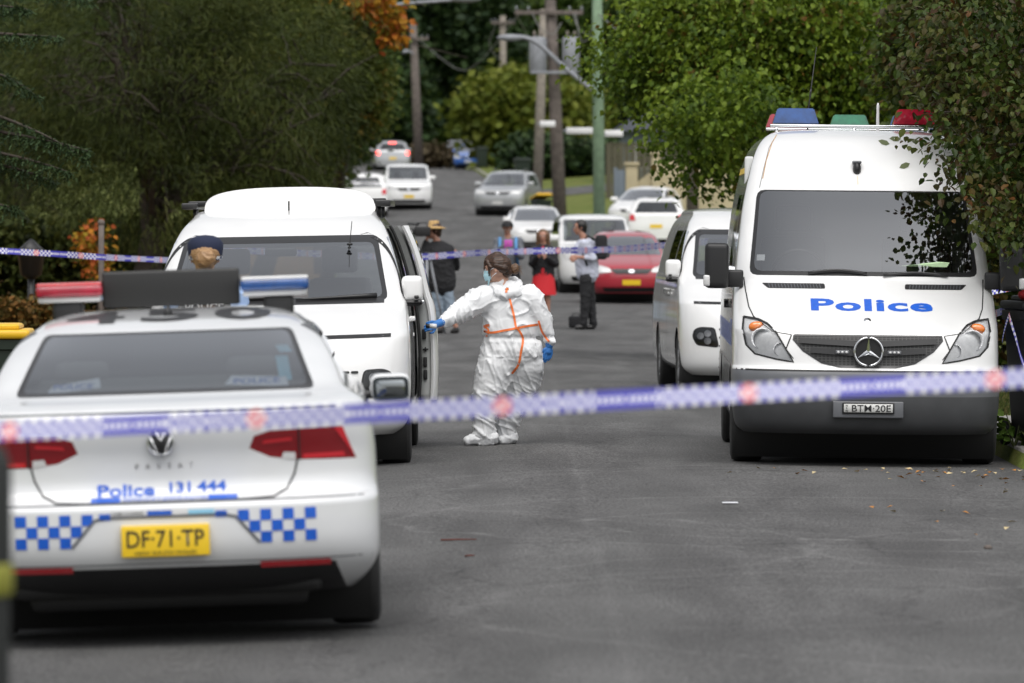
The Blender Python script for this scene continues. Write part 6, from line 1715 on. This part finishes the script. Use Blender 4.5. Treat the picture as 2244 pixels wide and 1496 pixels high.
def head_blobs(c, f, s=1.0):
    """c head centre, f unit vector the face looks along"""
    c = Vector(c); f = Vector(f).normalized(); side = f.cross(Vector((0, 0, 1))).normalized(); up = side.cross(f).normalized()
    g = lambda a, b, u: c + (f * a + side * b + up * u) * s
    L = [('s', g(-.012, 0, .03), (.088 * s, .088 * s, .092 * s)), (g(.02, 0, .02), g(.035, 0, -.05), .072 * s, .055 * s), (g(.05, 0, -.075), g(.062, 0, -.09), .034 * s, .026 * s),
         (g(.088, 0, .012), g(.104, 0, -.024), .010 * s, .014 * s), (g(.09, 0, -.052), g(.094, 0, -.055), .016 * s, .014 * s)]
    for k in (-1, 1):
        L += [(g(-.005, .078 * k, .008), g(-.012, .084 * k, -.022), .014 * s, .010 * s), (g(.076, .03 * k, .028), g(.078, .04 * k, .026), .014 * s, .012 * s)]
    return L

def face_details(root, body, c, f, s=1.0, brow='hair_brown'):
    c = Vector(c); f = Vector(f).normalized(); side = f.cross(Vector((0, 0, 1))).normalized(); up = side.cross(f).normalized()
    g = lambda a, b, u: c + (f * a + side * b + up * u) * s
    for k in (-1, 1):
        e = obj('eye', sphere_bm(tuple(g(.083, .032 * k, .008)), .011 * s, 8), M['signwhite'], body)
        obj('pupil', sphere_bm(tuple(g(.0915, .032 * k, .008)), .0055 * s, 8), M['black'], body)
        obj('eyebrow', tube_bm([g(.092, .018 * k, .03), g(.09, .04 * k, .033), g(.078, .054 * k, .026)], .004 * s, 5), M[brow], body)
    obj('mouth', tube_bm([g(.094, -.02, -.052), g(.104, 0, -.05), g(.094, .02, -.052)], .005 * s, 5), M['mouth'], body)
M['mouth'] = mat('lips', (.35, .10, .09), .5)

# ---- the crime scene officer in white coveralls (sharp, back to the camera, reaching left)
def forensic_person():
    Y0 = 45.3; base = Vector((at(1085, 985, Y0).x, Y0, road_z(-.13, Y0)))
    root = empty('person', base, 'person in white coveralls with orange seam tape reaching left to the open van door', 'person')
    H = lambda px, py, dy=0.0: at(px, py, Y0 + dy) - base
    dz = (at(1085, 985, Y0) - base).z
    head_c = H(1088, 590, -.02); fdir = (-.97, .20, -.12)
    # body under the suit, one surface: head, neck, trunk, limbs
    bl = head_blobs(head_c, fdir, .98) + [(H(1097, 606), H(1108, 640), .055, .062), (H(1110, 660), H(1118, 760), .13, .14, .65),
         (H(1070, 652), H(1008, 690, -.2), .045, .038), (H(1008, 690, -.2), H(962, 708, -.4), .036, .027), (H(1166, 655), H(1190, 702), .045, .038), (H(1190, 702), H(1205, 748), .036, .027),
         (H(1092, 790), H(1062, 880), .08, .058), (H(1062, 880), H(1060, 955), .055, .04), (H(1148, 790, .05), H(1124, 880, .12), .08, .058), (H(1124, 880, .12), H(1106, 955, .16), .055, .04)]
    body = obj('body', remesh(blobs_bm(bl), .009, 3), M['skin'], root)
    face_details(root, body, head_c, fdir, .98)
    # coverall
    cv = [(H(1074, 660), H(1160, 656), .13, .125, .72), (H(1112, 676), H(1117, 728), .205, .222, .62), (H(1116, 722), H(1119, 740), .228, .222, .64),
          (H(1066, 652), H(1040, 664, -.08), .115, .108), (H(1040, 664, -.08), H(1006, 686, -.2), .108, .085), (H(1006, 686, -.2), H(972, 704, -.36), .083, .05),
          (H(1166, 655), H(1188, 702), .098, .085), (H(1188, 702), H(1204, 742), .084, .056),
          (H(1098, 772), H(1142, 770), .165, .175, .78), (H(1118, 752), H(1119, 765), .205, .22, .68),
          (H(1090, 800), H(1076, 850), .165, .146, .9), (H(1076, 850), H(1062, 895), .142, .100), (H(1062, 895), H(1060, 950), .100, .082), (H(1060, 932), H(1061, 966), .092, .084),
          (H(1151, 798, .04), H(1146, 838, .09), .162, .140, .9), (H(1146, 838, .09), H(1118, 902, .14), .136, .096), (H(1118, 902, .14), H(1108, 950, .17), .096, .078), (H(1110, 932, .16), H(1106, 966, .17), .088, .076),
          (H(1100, 626), H(1112, 636), .082, .108, .8)]
    b = remesh(blobs_bm(cv), .0095, 2)
    def fold(p):
        z = p.z
        q = Vector((p.x * 5.5 + p.z * 3.5, p.y * 5, p.z * 7 - p.x * 3)) if z > .86 else Vector((p.x * 11 + p.z * 3, p.y * 9, p.z * 3.2 + p.x * 2)); a = ridge(q) ** 4 * .015
        q2 = Vector((p.x * 13 - p.z * 9, p.y * 10, p.z * 12 + p.x * 6 + 7)); a += ridge(q2) ** 5 * .0045
        if z < .62:                                        # bunched fabric above the ankles
            t = min(1, (.62 - z) / .35); a += t * .017 * ridge(Vector((p.x * 5 + 3, p.y * 4, z * 17 + p.x * 9))) ** 2
        if p.x < -.18 and z > .85: a += .011 * ridge(Vector((p.x * 17 + z * 6, p.y * 5, z * 4))) ** 2   # sleeve rings
        if .74 < z < 1.02: a += -.016 * math.exp(-((z - .855) / .016) ** 2) + .006 * math.sin(p.x * 60 + p.y * 40) * math.exp(-((z - .83) / .05) ** 2)
        if z > .7 and z < .83: a += .010 * ridge(Vector((p.x * 22 + z * 8, p.y * 12, z * 3)))
        return a - .008
    wrinkle(b, fold); bv = bvh_of(b)
    suit = obj('coverall', b, M['suit'], root)
    # soft collapsed hood behind the neck
    hd = [(H(1082, 628, -.02), H(1104, 646, -.09), .042, .05), (H(1104, 646, -.09), H(1130, 640, -.08), .05, .045), (H(1130, 638, -.06), H(1136, 618, .02), .042, .03), (H(1078, 622, .0), H(1092, 612, .07), .035, .03), (H(1092, 612, .07), H(1126, 616, .07), .035, .035)]
    b = remesh(blobs_bm(hd), .009, 3); wrinkle(b, lambda p: .012 * ridge(Vector((p.x * 14 + p.z * 9, p.y * 10, p.z * 14))) ** 2); hb = bvh_of(b); obj('hood', b, M['suit'], root)
    # foot covers
    for pts, nm in (([(1076, 975, 0), (1040, 980, -.03), (1026, 983, -.05)], 'near'), ([(1118, 972, .15), (1108, 976, .13), (1100, 978, .1)], 'far')):
        a, m_, c = [H(*p) for p in pts]; a.z = .055; m_.z = .045; c.z = .034
        b = remesh(blobs_bm([(a, m_, .062, .052), (m_, c, .052, .036)]), .009, 2)
        for v in b.verts: v.co.z = max(v.co.z, .006)
        wrinkle(b, lambda p: .008 * ridge(Vector((p.x * 20, p.y * 14, p.z * 20)))); [setattr(v.co, 'z', max(v.co.z, .005)) for v in b.verts]
        sc = obj('foot_cover', b, M['suit'], root)
        sb = strip_bm([(a.x + .05, 0), (m_.x, 0), (c.x - .035, 0)], .09)
        for v in sb.verts: v.co = (v.co.x, m_.y + v.co.z, .004)
        bmesh.ops.solidify(sb, geom=sb.faces[:], thickness=.006); obj('sole', sb, M['paper'], sc)
    # orange seam tape laid on the suit
    def seam(pts, w, bvh):
        P = [Vector((H(x, y).x, H(x, y).z)) for x, y in pts]; P = [tuple(p) for p in catmull_free([tuple(p) for p in P], 8)]
        s_ = strip_bm(P, w)
        for v in s_.verts:
            h = bvh.ray_cast(Vector((v.co.x, -2, v.co.z)), Vector((0, 1, 0)))
            if h[0] is None: h = bvh.find_nearest(Vector((v.co.x, -.15, v.co.z)))
            v.co = h[0] + Vector((0, -.006, 0))
        obj('seam_tape', s_, M['orange_tape'], suit)
    seam([(1113, 641), (1119, 662), (1126, 690), (1131, 716), (1138, 724), (1146, 742), (1142, 768), (1136, 798), (1122, 818)], .017, bv)
    seam([(1054, 723), (1075, 728), (1100, 724), (1132, 718), (1160, 713), (1179, 711)], .017, bv)
    seam([(1180, 702), (1188, 727), (1203, 748)], .016, bv)
    seam([(1056, 712), (1070, 722), (1066, 737)], .016, bv)
    seam([(1108, 610), (1113, 622), (1109, 640)], .018, hb)
    seam([(962, 712), (973, 710)], .016, bv)
    # hair: cap, sides, nape, fringe and knot
    f = Vector(fdir).normalized(); side = f.cross(Vector((0, 0, 1))).normalized(); up = side.cross(f).normalized(); g = lambda a, b_, u: head_c + (f * a + side * b_ + up * u) * .98
    hr = [('s', g(-.022, 0, .042), (.094, .092, .088)), (g(-.06, 0, .03), g(-.085, 0, -.03), .072, .045), (g(.05, 0, .088), g(-.02, 0, .10), .034, .045), (g(.058, -.05, .07), g(.03, -.075, .02), .018, .016), (g(.058, .05, .07), g(.03, .075, .02), .018, .016),
          (g(.045, -.07, .03), g(.05, -.078, -.045), .011, .006), (g(.045, .07, .03), g(.05, .078, -.045), .011, .006),
          (g(.075, -.03, .075), g(.093, -.045, .01), .014, .005), (g(.078, .03, .075), g(.093, .04, .015), .014, .005), (g(.082, 0, .075), g(.10, .0, .03), .014, .005), (g(-.02, -.065, .03), g(-.075, -.045, .0), .035, .035), (g(-.02, .065, .03), g(-.075, .045, .0), .035, .035)]
    b = remesh(blobs_bm(hr), .006, 2); wrinkle(b, lambda p: .003 * ridge(Vector((p.x * 8, p.y * 40, p.z * 60)))); obj('hair', b, M['hair_brown'], root)
    kn = H(1128, 589, -.02); b = remesh(blobs_bm([('s', tuple(kn), (.034, .03, .042)), (g(-.09, 0, .02), kn, .028, .02)]), .005, 1); wrinkle(b, lambda p: .006 * ridge(Vector((p.x * 30, p.y * 20, p.z * 50)))); hk = obj('hair_knot', b, M['hair_light2'], root)
    b = bmesh.new(); rr = random.Random(3)
    for k in range(14):
        e = kn + Vector((rr.uniform(.02, .075), rr.uniform(-.02, .02), rr.uniform(-.06, .03))); tube_bm([kn, (kn + e) / 2 + Vector((.01, 0, .01)), e], [.004, .003, .001], 4, False, b)
    obj('loose_strands', b, M['hair_light2'], hk)
    # mask with ear loops
    b = bmesh.new(); G = []
    for u in np.linspace(-.085, .002, 9):
        row = []
        for a in np.linspace(-1, 1, 13):
            an = a * .95; rr_ = .108 + .012 * (1 - abs(u + .04) / .045) - .03 * a * a
            row.append(b.verts.new(g(rr_ * math.cos(an) - .005 + (.0), .078 * math.sin(an), u + .01 * a * a * (1 if u < -.04 else -1))))
        G.append(row)
    for r0, r1 in zip(G, G[1:]):
        for i in range(12): b.faces.new((r0[i], r0[i + 1], r1[i + 1], r1[i]))
    bmesh.ops.recalc_face_normals(b, faces=b.faces[:]); bmesh.ops.solidify(b, geom=b.faces[:], thickness=.003); mk = obj('face_mask', b, M['mask_blue'], root)
    for k in (-1, 1):
        for u0, u1 in ((-.005, .018), (-.07, -.03)):
            obj('ear_loop', tube_bm([g(.04, .074 * k, u0), g(.02, .086 * k, (u0 + u1) / 2), g(-.015, .092 * k, u1)], .0022, 4), M['paper'], mk)
    # gloves
    b = remesh(blobs_bm([(H(968, 706, -.38), H(956, 710, -.42), .034, .03)] + hand_blobs(H(957, 711, -.42), H(938, 714, -.52), (0, .2, 1), (-.2, .9, -.2))), .0032, 1); gl_ = obj('glove', b, M['glove_blue'], root)
    b = remesh(blobs_bm([(H(1203, 744), H(1204, 756), .038, .032)] + hand_blobs(H(1204, 758), H(1199, 785), (1, .3, 0), (-.5, .3, -.2))), .0032, 1); obj('glove', b, M['glove_blue'], root)
    # small torch-like handle and chain held at the door
    g0 = H(943, 714, -.58); t_ = empty('hand_tool', base + g0, 'small white and black handled tool held in the blue-gloved left hand', 'tool')
    obj('tool_body', tube_bm([(-.005, 0, 0), (.05, 0, -.002)], [.02, .018], 12), M['signwhite'], t_); obj('tool_tip', tube_bm([(-.035, 0, .0), (-.005, 0, 0)], [.015, .017], 12), M['black'], t_)
    return root
M['hair_light2'] = hair_mat('warm_brown_hair', (.06, .03, .015), (.20, .11, .055))
forensic_person()

# ---- the waiting people beyond the tape and the officer behind the sedan
def person(label, bx, Y, J, top, legs, skin='skin', hair='hair_brown', shoes='leather', face=(-1, -.2, -.1), extra=None, sc=1.0, dress=None, hairlong=False, vest=None, bare_legs=False, short_sleeve=False, gr=None, bulk=1.0):
    X = (bx - CX) * Y / F; zg = road_z(X, Y); base = Vector((X, Y, zg)); root = empty('person', base, label, 'person', gr)
    H = lambda p: at(p[0], p[1], Y + (p[2] if len(p) > 2 else 0)) - base
    j = {k: H(v) for k, v in J.items()}
    for k in ('anL', 'anR'): j[k].z = .09
    for k in ('toL', 'toR'): j[k].z = .035
    hc = j['head']
    bl = head_blobs(hc, face, sc) + [(hc - Vector((0, 0, .06)), j['neck'], .05, .055), (j['chest'], j['pelvis'], .13 * sc, .12 * sc, .7), (j['neck'], j['chest'], .06, .12, .8),
         (j['shL'], j['elL'], .047, .038), (j['elL'], j['wrL'], .037, .026), (j['shR'], j['elR'], .047, .038), (j['elR'], j['wrR'], .037, .026),
         (j['hipL'], j['knL'], .075, .052), (j['knL'], j['anL'], .05, .036), (j['hipR'], j['knR'], .075, .052), (j['knR'], j['anR'], .05, .036)]
    fwd = Vector(face); fwd.z = 0; fwd.normalize()
    for a, b_ in (('elL', 'wrL'), ('elR', 'wrR')):
        d = (j[b_] - j[a]).normalized(); bl += hand_blobs(j[b_], j[b_] + d * .1, (0, .3, 1), fwd + Vector((0, 0, -.2)))
    body = obj('body', remesh(blobs_bm(bl), .011, 2), M[skin], root)
    face_details(root, body, hc, face, sc, hair)
    t = [(j['shL'], j['shR'], .085 * sc, .085 * sc, .85), (j['chest'], j['pelvis'] + Vector((0, 0, .02)), .175 * sc * bulk, .165 * sc * bulk, .68)]
    k = .5 if short_sleeve else .92
    for s in 'LR':
        t += [(j['sh' + s], j['el' + s] , .07, .058), (j['el' + s], j['el' + s].lerp(j['wr' + s], k), .055, .043)]
    b = remesh(blobs_bm(t), .014, 2); wrinkle(b, lambda p: .012 * ridge(Vector((p.x * 9 + p.z * 5, p.y * 9, p.z * 12))) ** 2); obj(top[0], b, M[top[1]], root)
    if dress:
        w_ = .19; bm = bmesh.new(); L = []
        zs = [(j['chest'].z, .15), (j['pelvis'].z + .12, .16), (j['pelvis'].z, .185), (dress[1], .215)]
        for z, r in zs:
            cx = j['pelvis'].x; cy = j['pelvis'].y; L.append([bm.verts.new((cx + r * math.cos(a) * (1 + .06 * math.sin(a * 9) * (z < j['pelvis'].z)), cy + r * .75 * math.sin(a), z)) for a in [2 * math.pi * q / 40 for q in range(40)]])
        for a, b_ in zip(L, L[1:]):
            for q in range(40): bm.faces.new((a[q], a[(q + 1) % 40], b_[(q + 1) % 40], b_[q]))
        bmesh.ops.recalc_face_normals(bm, faces=bm.faces[:]); obj('dress', bm, M[dress[0]], root)
        fr = [(j['neck'] + fwd * .07 + Vector((0, 0, -.05)), j['pelvis'] + fwd * .10 + Vector((0, 0, .05)), .04, .045)]
        obj('dress_front', remesh(blobs_bm(fr), .014, 1), M[dress[0]], root)
    if legs:
        lg = [(j['pelvis'], j['pelvis'] + Vector((0, 0, .06)), .165 * sc, .16 * sc, .72)]
        for s in 'LR':
            kk = legs[2]
            lg += [(j['hip' + s], j['kn' + s], .10, .078)] + ([(j['kn' + s], j['an' + s], .076, .062)] if kk == 'long' else [(j['kn' + s], j['kn' + s].lerp(j['an' + s], .12), .082, .085)])
        b = remesh(blobs_bm(lg), .014, 2); wrinkle(b, lambda p: .012 * ridge(Vector((p.x * 9, p.y * 9, p.z * 9))) ** 2); obj(legs[0], b, M[legs[1]], root)
    for s in 'LR':
        a, c = j['an' + s], j['to' + s]; a = Vector((a.x, a.y, .05))
        b = remesh(blobs_bm([(a, c, .05, .04), (a + Vector((0, 0, .03)), a, .045, .05)]), .012, 1)
        for v in b.verts: v.co.z = max(v.co.z, .004)
        obj('shoe', b, M[shoes], root)
    fv = Vector(face).normalized(); hb = [('s', tuple(hc - fv * .02 + Vector((0, 0, .035))), (.10 * sc, .10 * sc, .095 * sc)), (hc - fv * .05, hc - fv * .06 + Vector((0, 0, -.05)), .075 * sc, .055 * sc)]
    if hairlong:
        sd = fv.cross(Vector((0, 0, 1))).normalized()
        for q in (-1, 1): hb.append((hc + sd * .075 * q + Vector((0, 0, .03)), hc + sd * .085 * q + Vector((0, 0, -.17)), .045, .035))
    b = remesh(blobs_bm(hb), .009, 1)
    for v in b.verts:                                     # open the face
        q = v.co - hc
        if q.dot(fv) > .045 and q.z < .075: v.co -= fv * min(.07, (q.dot(fv) - .045) * 1.2 + .012)
    wrinkle(b, lambda p: .003 * ridge(Vector((p.x * 30, p.y * 30, p.z * 12)))); obj('hair', b, M[hair], root)
    if extra: extra(root, j, H, base, fv, hc)
    return root

def mixJ(**k): return k
ng = 'people waiting beyond the far tape'
def cam_extra(root, j, H, base, fv, hc):
    b = lathe_bm([(.001, .10), (.07, .10), (.085, .06), (.09, .0), (.19, -.03), (.195, -.02), (.09, .015)], 20, 'z'); move(b, hc.x, hc.y, hc.z + .06); obj('straw_hat', b, M['straw'], root)
person('person in straw hat and black jacket with pale shorts, filming with a shoulder camera', 975, 90,
       mixJ(head=(951, 505), neck=(957, 527), chest=(960, 560), pelvis=(968, 622), shL=(938, 545, -.05), shR=(982, 547, .1), elL=(922, 566, -.1), wrL=(934, 528, -.08), elR=(1000, 585, .1), wrR=(1000, 560, -.1),
            hipL=(958, 640), hipR=(980, 640), knL=(962, 688), knR=(988, 686), anL=(966, 728), anR=(1000, 728), toL=(952, 733), toR=(992, 735)),
       ('jacket', 'cloth_black'), ('shorts', 'denim', 'short'), 'skin2', 'hair_brown', 'leather', (-1, -.25, -.05), cam_extra, 1.14, gr=ng, bulk=1.22)
def vidcam():
    c = at(921, 508, 89.8); o = empty('video_camera', c, 'black shoulder video camera held up by the person in the straw hat', 'camera')
    obj('camera_body', box_bm(-.09, .16, -.06, .06, -.07, .09, .02), M['black'], o); obj('lens_hood', tube_bm([(-.20, 0, 0), (-.08, 0, 0)], [.065, .05], 14), M['plastic'], o)
    obj('top_handle', tube_bm([(-.06, 0, .09), (-.05, 0, .14), (.10, 0, .14), (.11, 0, .09)], .013, 6), M['plastic'], o); obj('microphone', tube_bm([(-.2, .03, .13), (-.02, .03, .12)], .016, 8), M['cloth_charcoal'], o)
    g = Vector((at(936, 735, 89.5).x, 89.5, road_z(-1.3, 89.5))); t = empty('tripod', g, 'grey camera tripod standing beside the person in the straw hat', 'tripod')
    for k in range(3):
        a = 2 * math.pi * k / 3 + .5; obj('leg', tube_bm([(.05 * math.cos(a), .05 * math.sin(a), 1.18), (.32 * math.cos(a), .32 * math.sin(a), .02)], [.024, .015], 8), M['galv'], t)
    obj('tripod_head', join(lathe_bm([(.001, 1.15), (.06, 1.16), (.06, 1.26), (.04, 1.3), (.001, 1.31)], 12, 'z'), tube_bm([(.04, 0, 1.25), (.3, .05, 1.12)], .012, 6)), M['plastic'], t)
vidcam()
def cap_extra(root, j, H, base, fv, hc):
    b = sphere_bm((hc.x, hc.y, hc.z + .045), (.105, .105, .075), 14); dl = [v for v in b.verts if v.co.z < hc.z + .03]; bmesh.ops.delete(b, geom=dl, context='VERTS')
    o = obj('cap', b, M['cloth_black'], root); q = sphere_bm((hc.x + fv.x * .12, hc.y + fv.y * .12, hc.z + .035), (.07, .08, .012), 10); obj('cap_peak', q, M['cloth_black'], o)
    for k in (-1, 1):
        x = j['neck'].x + k * .14; P = [(x, j['neck'].y + .12, j['neck'].z - .02), (x, j['neck'].y - .09, j['neck'].z - .03), (x, j['chest'].y - .155, j['chest'].z - .05), (x + k * .03, j['chest'].y - .13, j['chest'].z - .3)]
        obj('shoulder_strap', tube_bm(P, .03, 6), M['cloth_blue'], root)
person('person in black cap and grey top with blue straps, looking down at something magenta', 1116, 98,
       mixJ(head=(1112, 500), neck=(1113, 519), chest=(1115, 542), pelvis=(1117, 590), shL=(1092, 530), shR=(1137, 530), elL=(1086, 556, -.1), wrL=(1106, 538, -.3), elR=(1142, 562, -.1), wrR=(1126, 552, -.3),
            hipL=(1108, 602), hipR=(1127, 602), knL=(1106, 652), knR=(1129, 652), anL=(1105, 698), anR=(1130, 698), toL=(1102, 704, -.2), toR=(1131, 704, -.2)),
       ('top', 'cloth_grey'), ('trousers', 'cloth_black', 'long'), 'skin2', 'hair_black', 'leather', (-.1, -1, -.45), cap_extra, gr=ng)
c = at(1114, 533, 97.62); o = empty('phone_case', c, 'magenta case held by the person in the black cap', 'phone'); obj('case_body', box_bm(-.07, .07, -.015, .015, -.06, .06, .012), M['magenta'], o); obj('case_strap', tube_bm([(-.06, 0, -.05), (-.08, 0, -.12), (-.04, 0, -.15)], .008, 5), M['magenta'], o)
person('woman in red dress and black jacket with long fair hair, standing beyond the tape', 1190, 98,
       mixJ(head=(1190, 517), neck=(1191, 537), chest=(1191, 558), pelvis=(1191, 606), shL=(1172, 549), shR=(1211, 549), elL=(1165, 578, -.05), wrL=(1180, 560, -.3), elR=(1218, 578, -.05), wrR=(1196, 562, -.3),
            hipL=(1184, 615), hipR=(1198, 615), knL=(1184, 664), knR=(1200, 664), anL=(1184, 700), anR=(1200, 700), toL=(1183, 706, -.2), toR=(1201, 706, -.2)),
       ('jacket', 'cloth_black'), None, 'skin2', 'hair_light2', 'leather', (-.1, -1, -.1), None, .95, ('cloth_red', .46), True, gr=ng, bulk=1.2)
def pack_extra(root, j, H, base, fv, hc):
    for k in (-1, 1):
        y = j['chest'].y + k * .13; obj('shoulder_strap', tube_bm([(j['chest'].x + .17, y, j['neck'].z - .05), (j['chest'].x + .02, y, j['neck'].z + .03), (j['chest'].x - .10, y, j['chest'].z + .05), (j['chest'].x + .02, y, j['chest'].z - .25)], .022, 6), M['cloth_black'], root)
person('man in pale shirt and black trousers, facing left, wearing a black backpack', 1288, 92,
       mixJ(head=(1271, 498), neck=(1279, 520), chest=(1284, 548), pelvis=(1287, 600), shL=(1281, 535, -.17), shR=(1284, 535, .17), elL=(1300, 566, -.18), wrL=(1268, 563, -.2), elR=(1294, 566, .2), wrR=(1264, 566, .05),
            hipL=(1284, 612, -.08), hipR=(1289, 612, .08), knL=(1282, 664, -.08), knR=(1294, 664, .08), anL=(1279, 712, -.08), anR=(1300, 712, .08), toL=(1264, 720, -.1), toR=(1288, 720, .05)),
       ('shirt', 'cloth_shirt'), ('trousers', 'cloth_black', 'long'), 'skin2', 'hair_black', 'leather', (-1, -.15, -.1), pack_extra, gr=ng, short_sleeve=True, bulk=1.12)
c = at(1317, 540, 92); o = empty('backpack', c, 'black backpack on the back of the man in the pale shirt', 'backpack')
obj('pack_body', box_bm(-.09, .10, -.16, .16, -.21, .19, .06, 4), M['cloth_black'], o); obj('front_pocket', box_bm(.08, .14, -.13, .13, -.18, .02, .03, 3), M['cloth_charcoal'], o); obj('grab_loop', tube_bm([(-.06, -.04, .21), (-.06, -.03, .25), (-.06, .03, .25), (-.06, .04, .21)], .01, 5), M['cloth_charcoal'], o)
c = Vector((at(1262, 660, 93).x, 93, road_z(1.0, 93))); o = empty('tote_bag', c, 'black bag on the road beside the man with the backpack', 'bag')
obj('bag_body', box_bm(-.12, .12, -.15, .15, .01, .20, .04, 3), M['cloth_black'], o); obj('bag_handles', tube_bm([(-.06, 0, .19), (-.05, 0, .24), (.05, 0, .24), (.06, 0, .19)], .01, 5), M['cloth_charcoal'], o)

def officer_extra(root, j, H, base, fv, hc):
    b = lathe_bm([(.100, -.03), (.106, .0), (.112, .04), (.112, .075), (.09, .105), (.05, .122), (.001, .127)], 24, 'z'); move(b, hc.x, hc.y, hc.z + .02); cp = obj('police_cap', b, M['cloth_navy'], root)
    b = lathe_bm([(.1022, -.028), (.1075, -.004)], 24, 'z'); move(b, hc.x, hc.y, hc.z + .02); 
    for v in b.verts: v.co.x = hc.x + (v.co.x - hc.x) * 1.01; v.co.y = hc.y + (v.co.y - hc.y) * 1.01
    obj('cap_band', b, M['chequer_band'], cp)
    b = sphere_bm((hc.x + fv.x * .12, hc.y + fv.y * .12, hc.z + .02), (.08, .07, .012), 10); obj('cap_peak', b, M['black'], cp)
    b = remesh(blobs_bm([('s', (hc.x + .008, hc.y - .12, hc.z + .0), (.060, .05, .060))]), .006, 0); wrinkle(b, lambda p: .005 * ridge(Vector((p.x * 16, p.y * 16, p.z * 34 + p.x * 20)))); obj('hair_bun', b, M['hair_light'], root)
    t = [(j['chest'], j['pelvis'] + Vector((0, 0, .06)), .20, .20, .68)]
    vb = remesh(blobs_bm(t), .014, 2); vv = bvh_of(vb); vs = obj('vest', vb, M['cloth_black'], root)
    b = text_bm('POLICE', .24, .055, .02); move(b, j['chest'].x, 0, j['chest'].z + .02)
    for v in b.verts:
        h = vv.ray_cast(Vector((v.co.x, -2, v.co.z)), Vector((0, 1, 0))); v.co = (h[0] if h[0] is not None else Vector((v.co.x, j['chest'].y - .14, v.co.z))) + Vector((0, -.006, 0))
    obj('vest_lettering', b, M['signwhite'], vs)
def chq():
    m, n, l, p = new_mat('chequered_cap_band'); tc = n.new('ShaderNodeTexCoord'); c = n.new('ShaderNodeTexChecker'); c.inputs['Scale'].default_value = 60; c.inputs['Color1'].default_value = (.7, .7, .7, 1); c.inputs['Color2'].default_value = (.01, .02, .08, 1)
    l.new(tc.outputs['Object'], c.inputs['Vector']); l.new(c.outputs[0], p.inputs['Base Color']); return m
M['chequer_band'] = chq()
person('officer from behind in navy cap and blonde bun, between police sedan and white van', 450, 35.5,
       mixJ(head=(450, 566), neck=(452, 610), chest=(450, 680), pelvis=(450, 800), shL=(385, 655), shR=(515, 655), elL=(365, 750), wrL=(385, 820, .15), elR=(535, 750), wrR=(515, 820, .15),
            hipL=(425, 840), hipR=(475, 840), knL=(425, 980), knR=(475, 980), anL=(425, 1080), anR=(475, 1080), toL=(420, 1110, .2), toR=(480, 1110, .2)),
       ('shirt', 'shirt_lightblue'), ('trousers', 'cloth_navy', 'long'), 'skin', 'hair_light', 'leather', (.05, 1, 0), officer_extra, gr=None, short_sleeve=True)
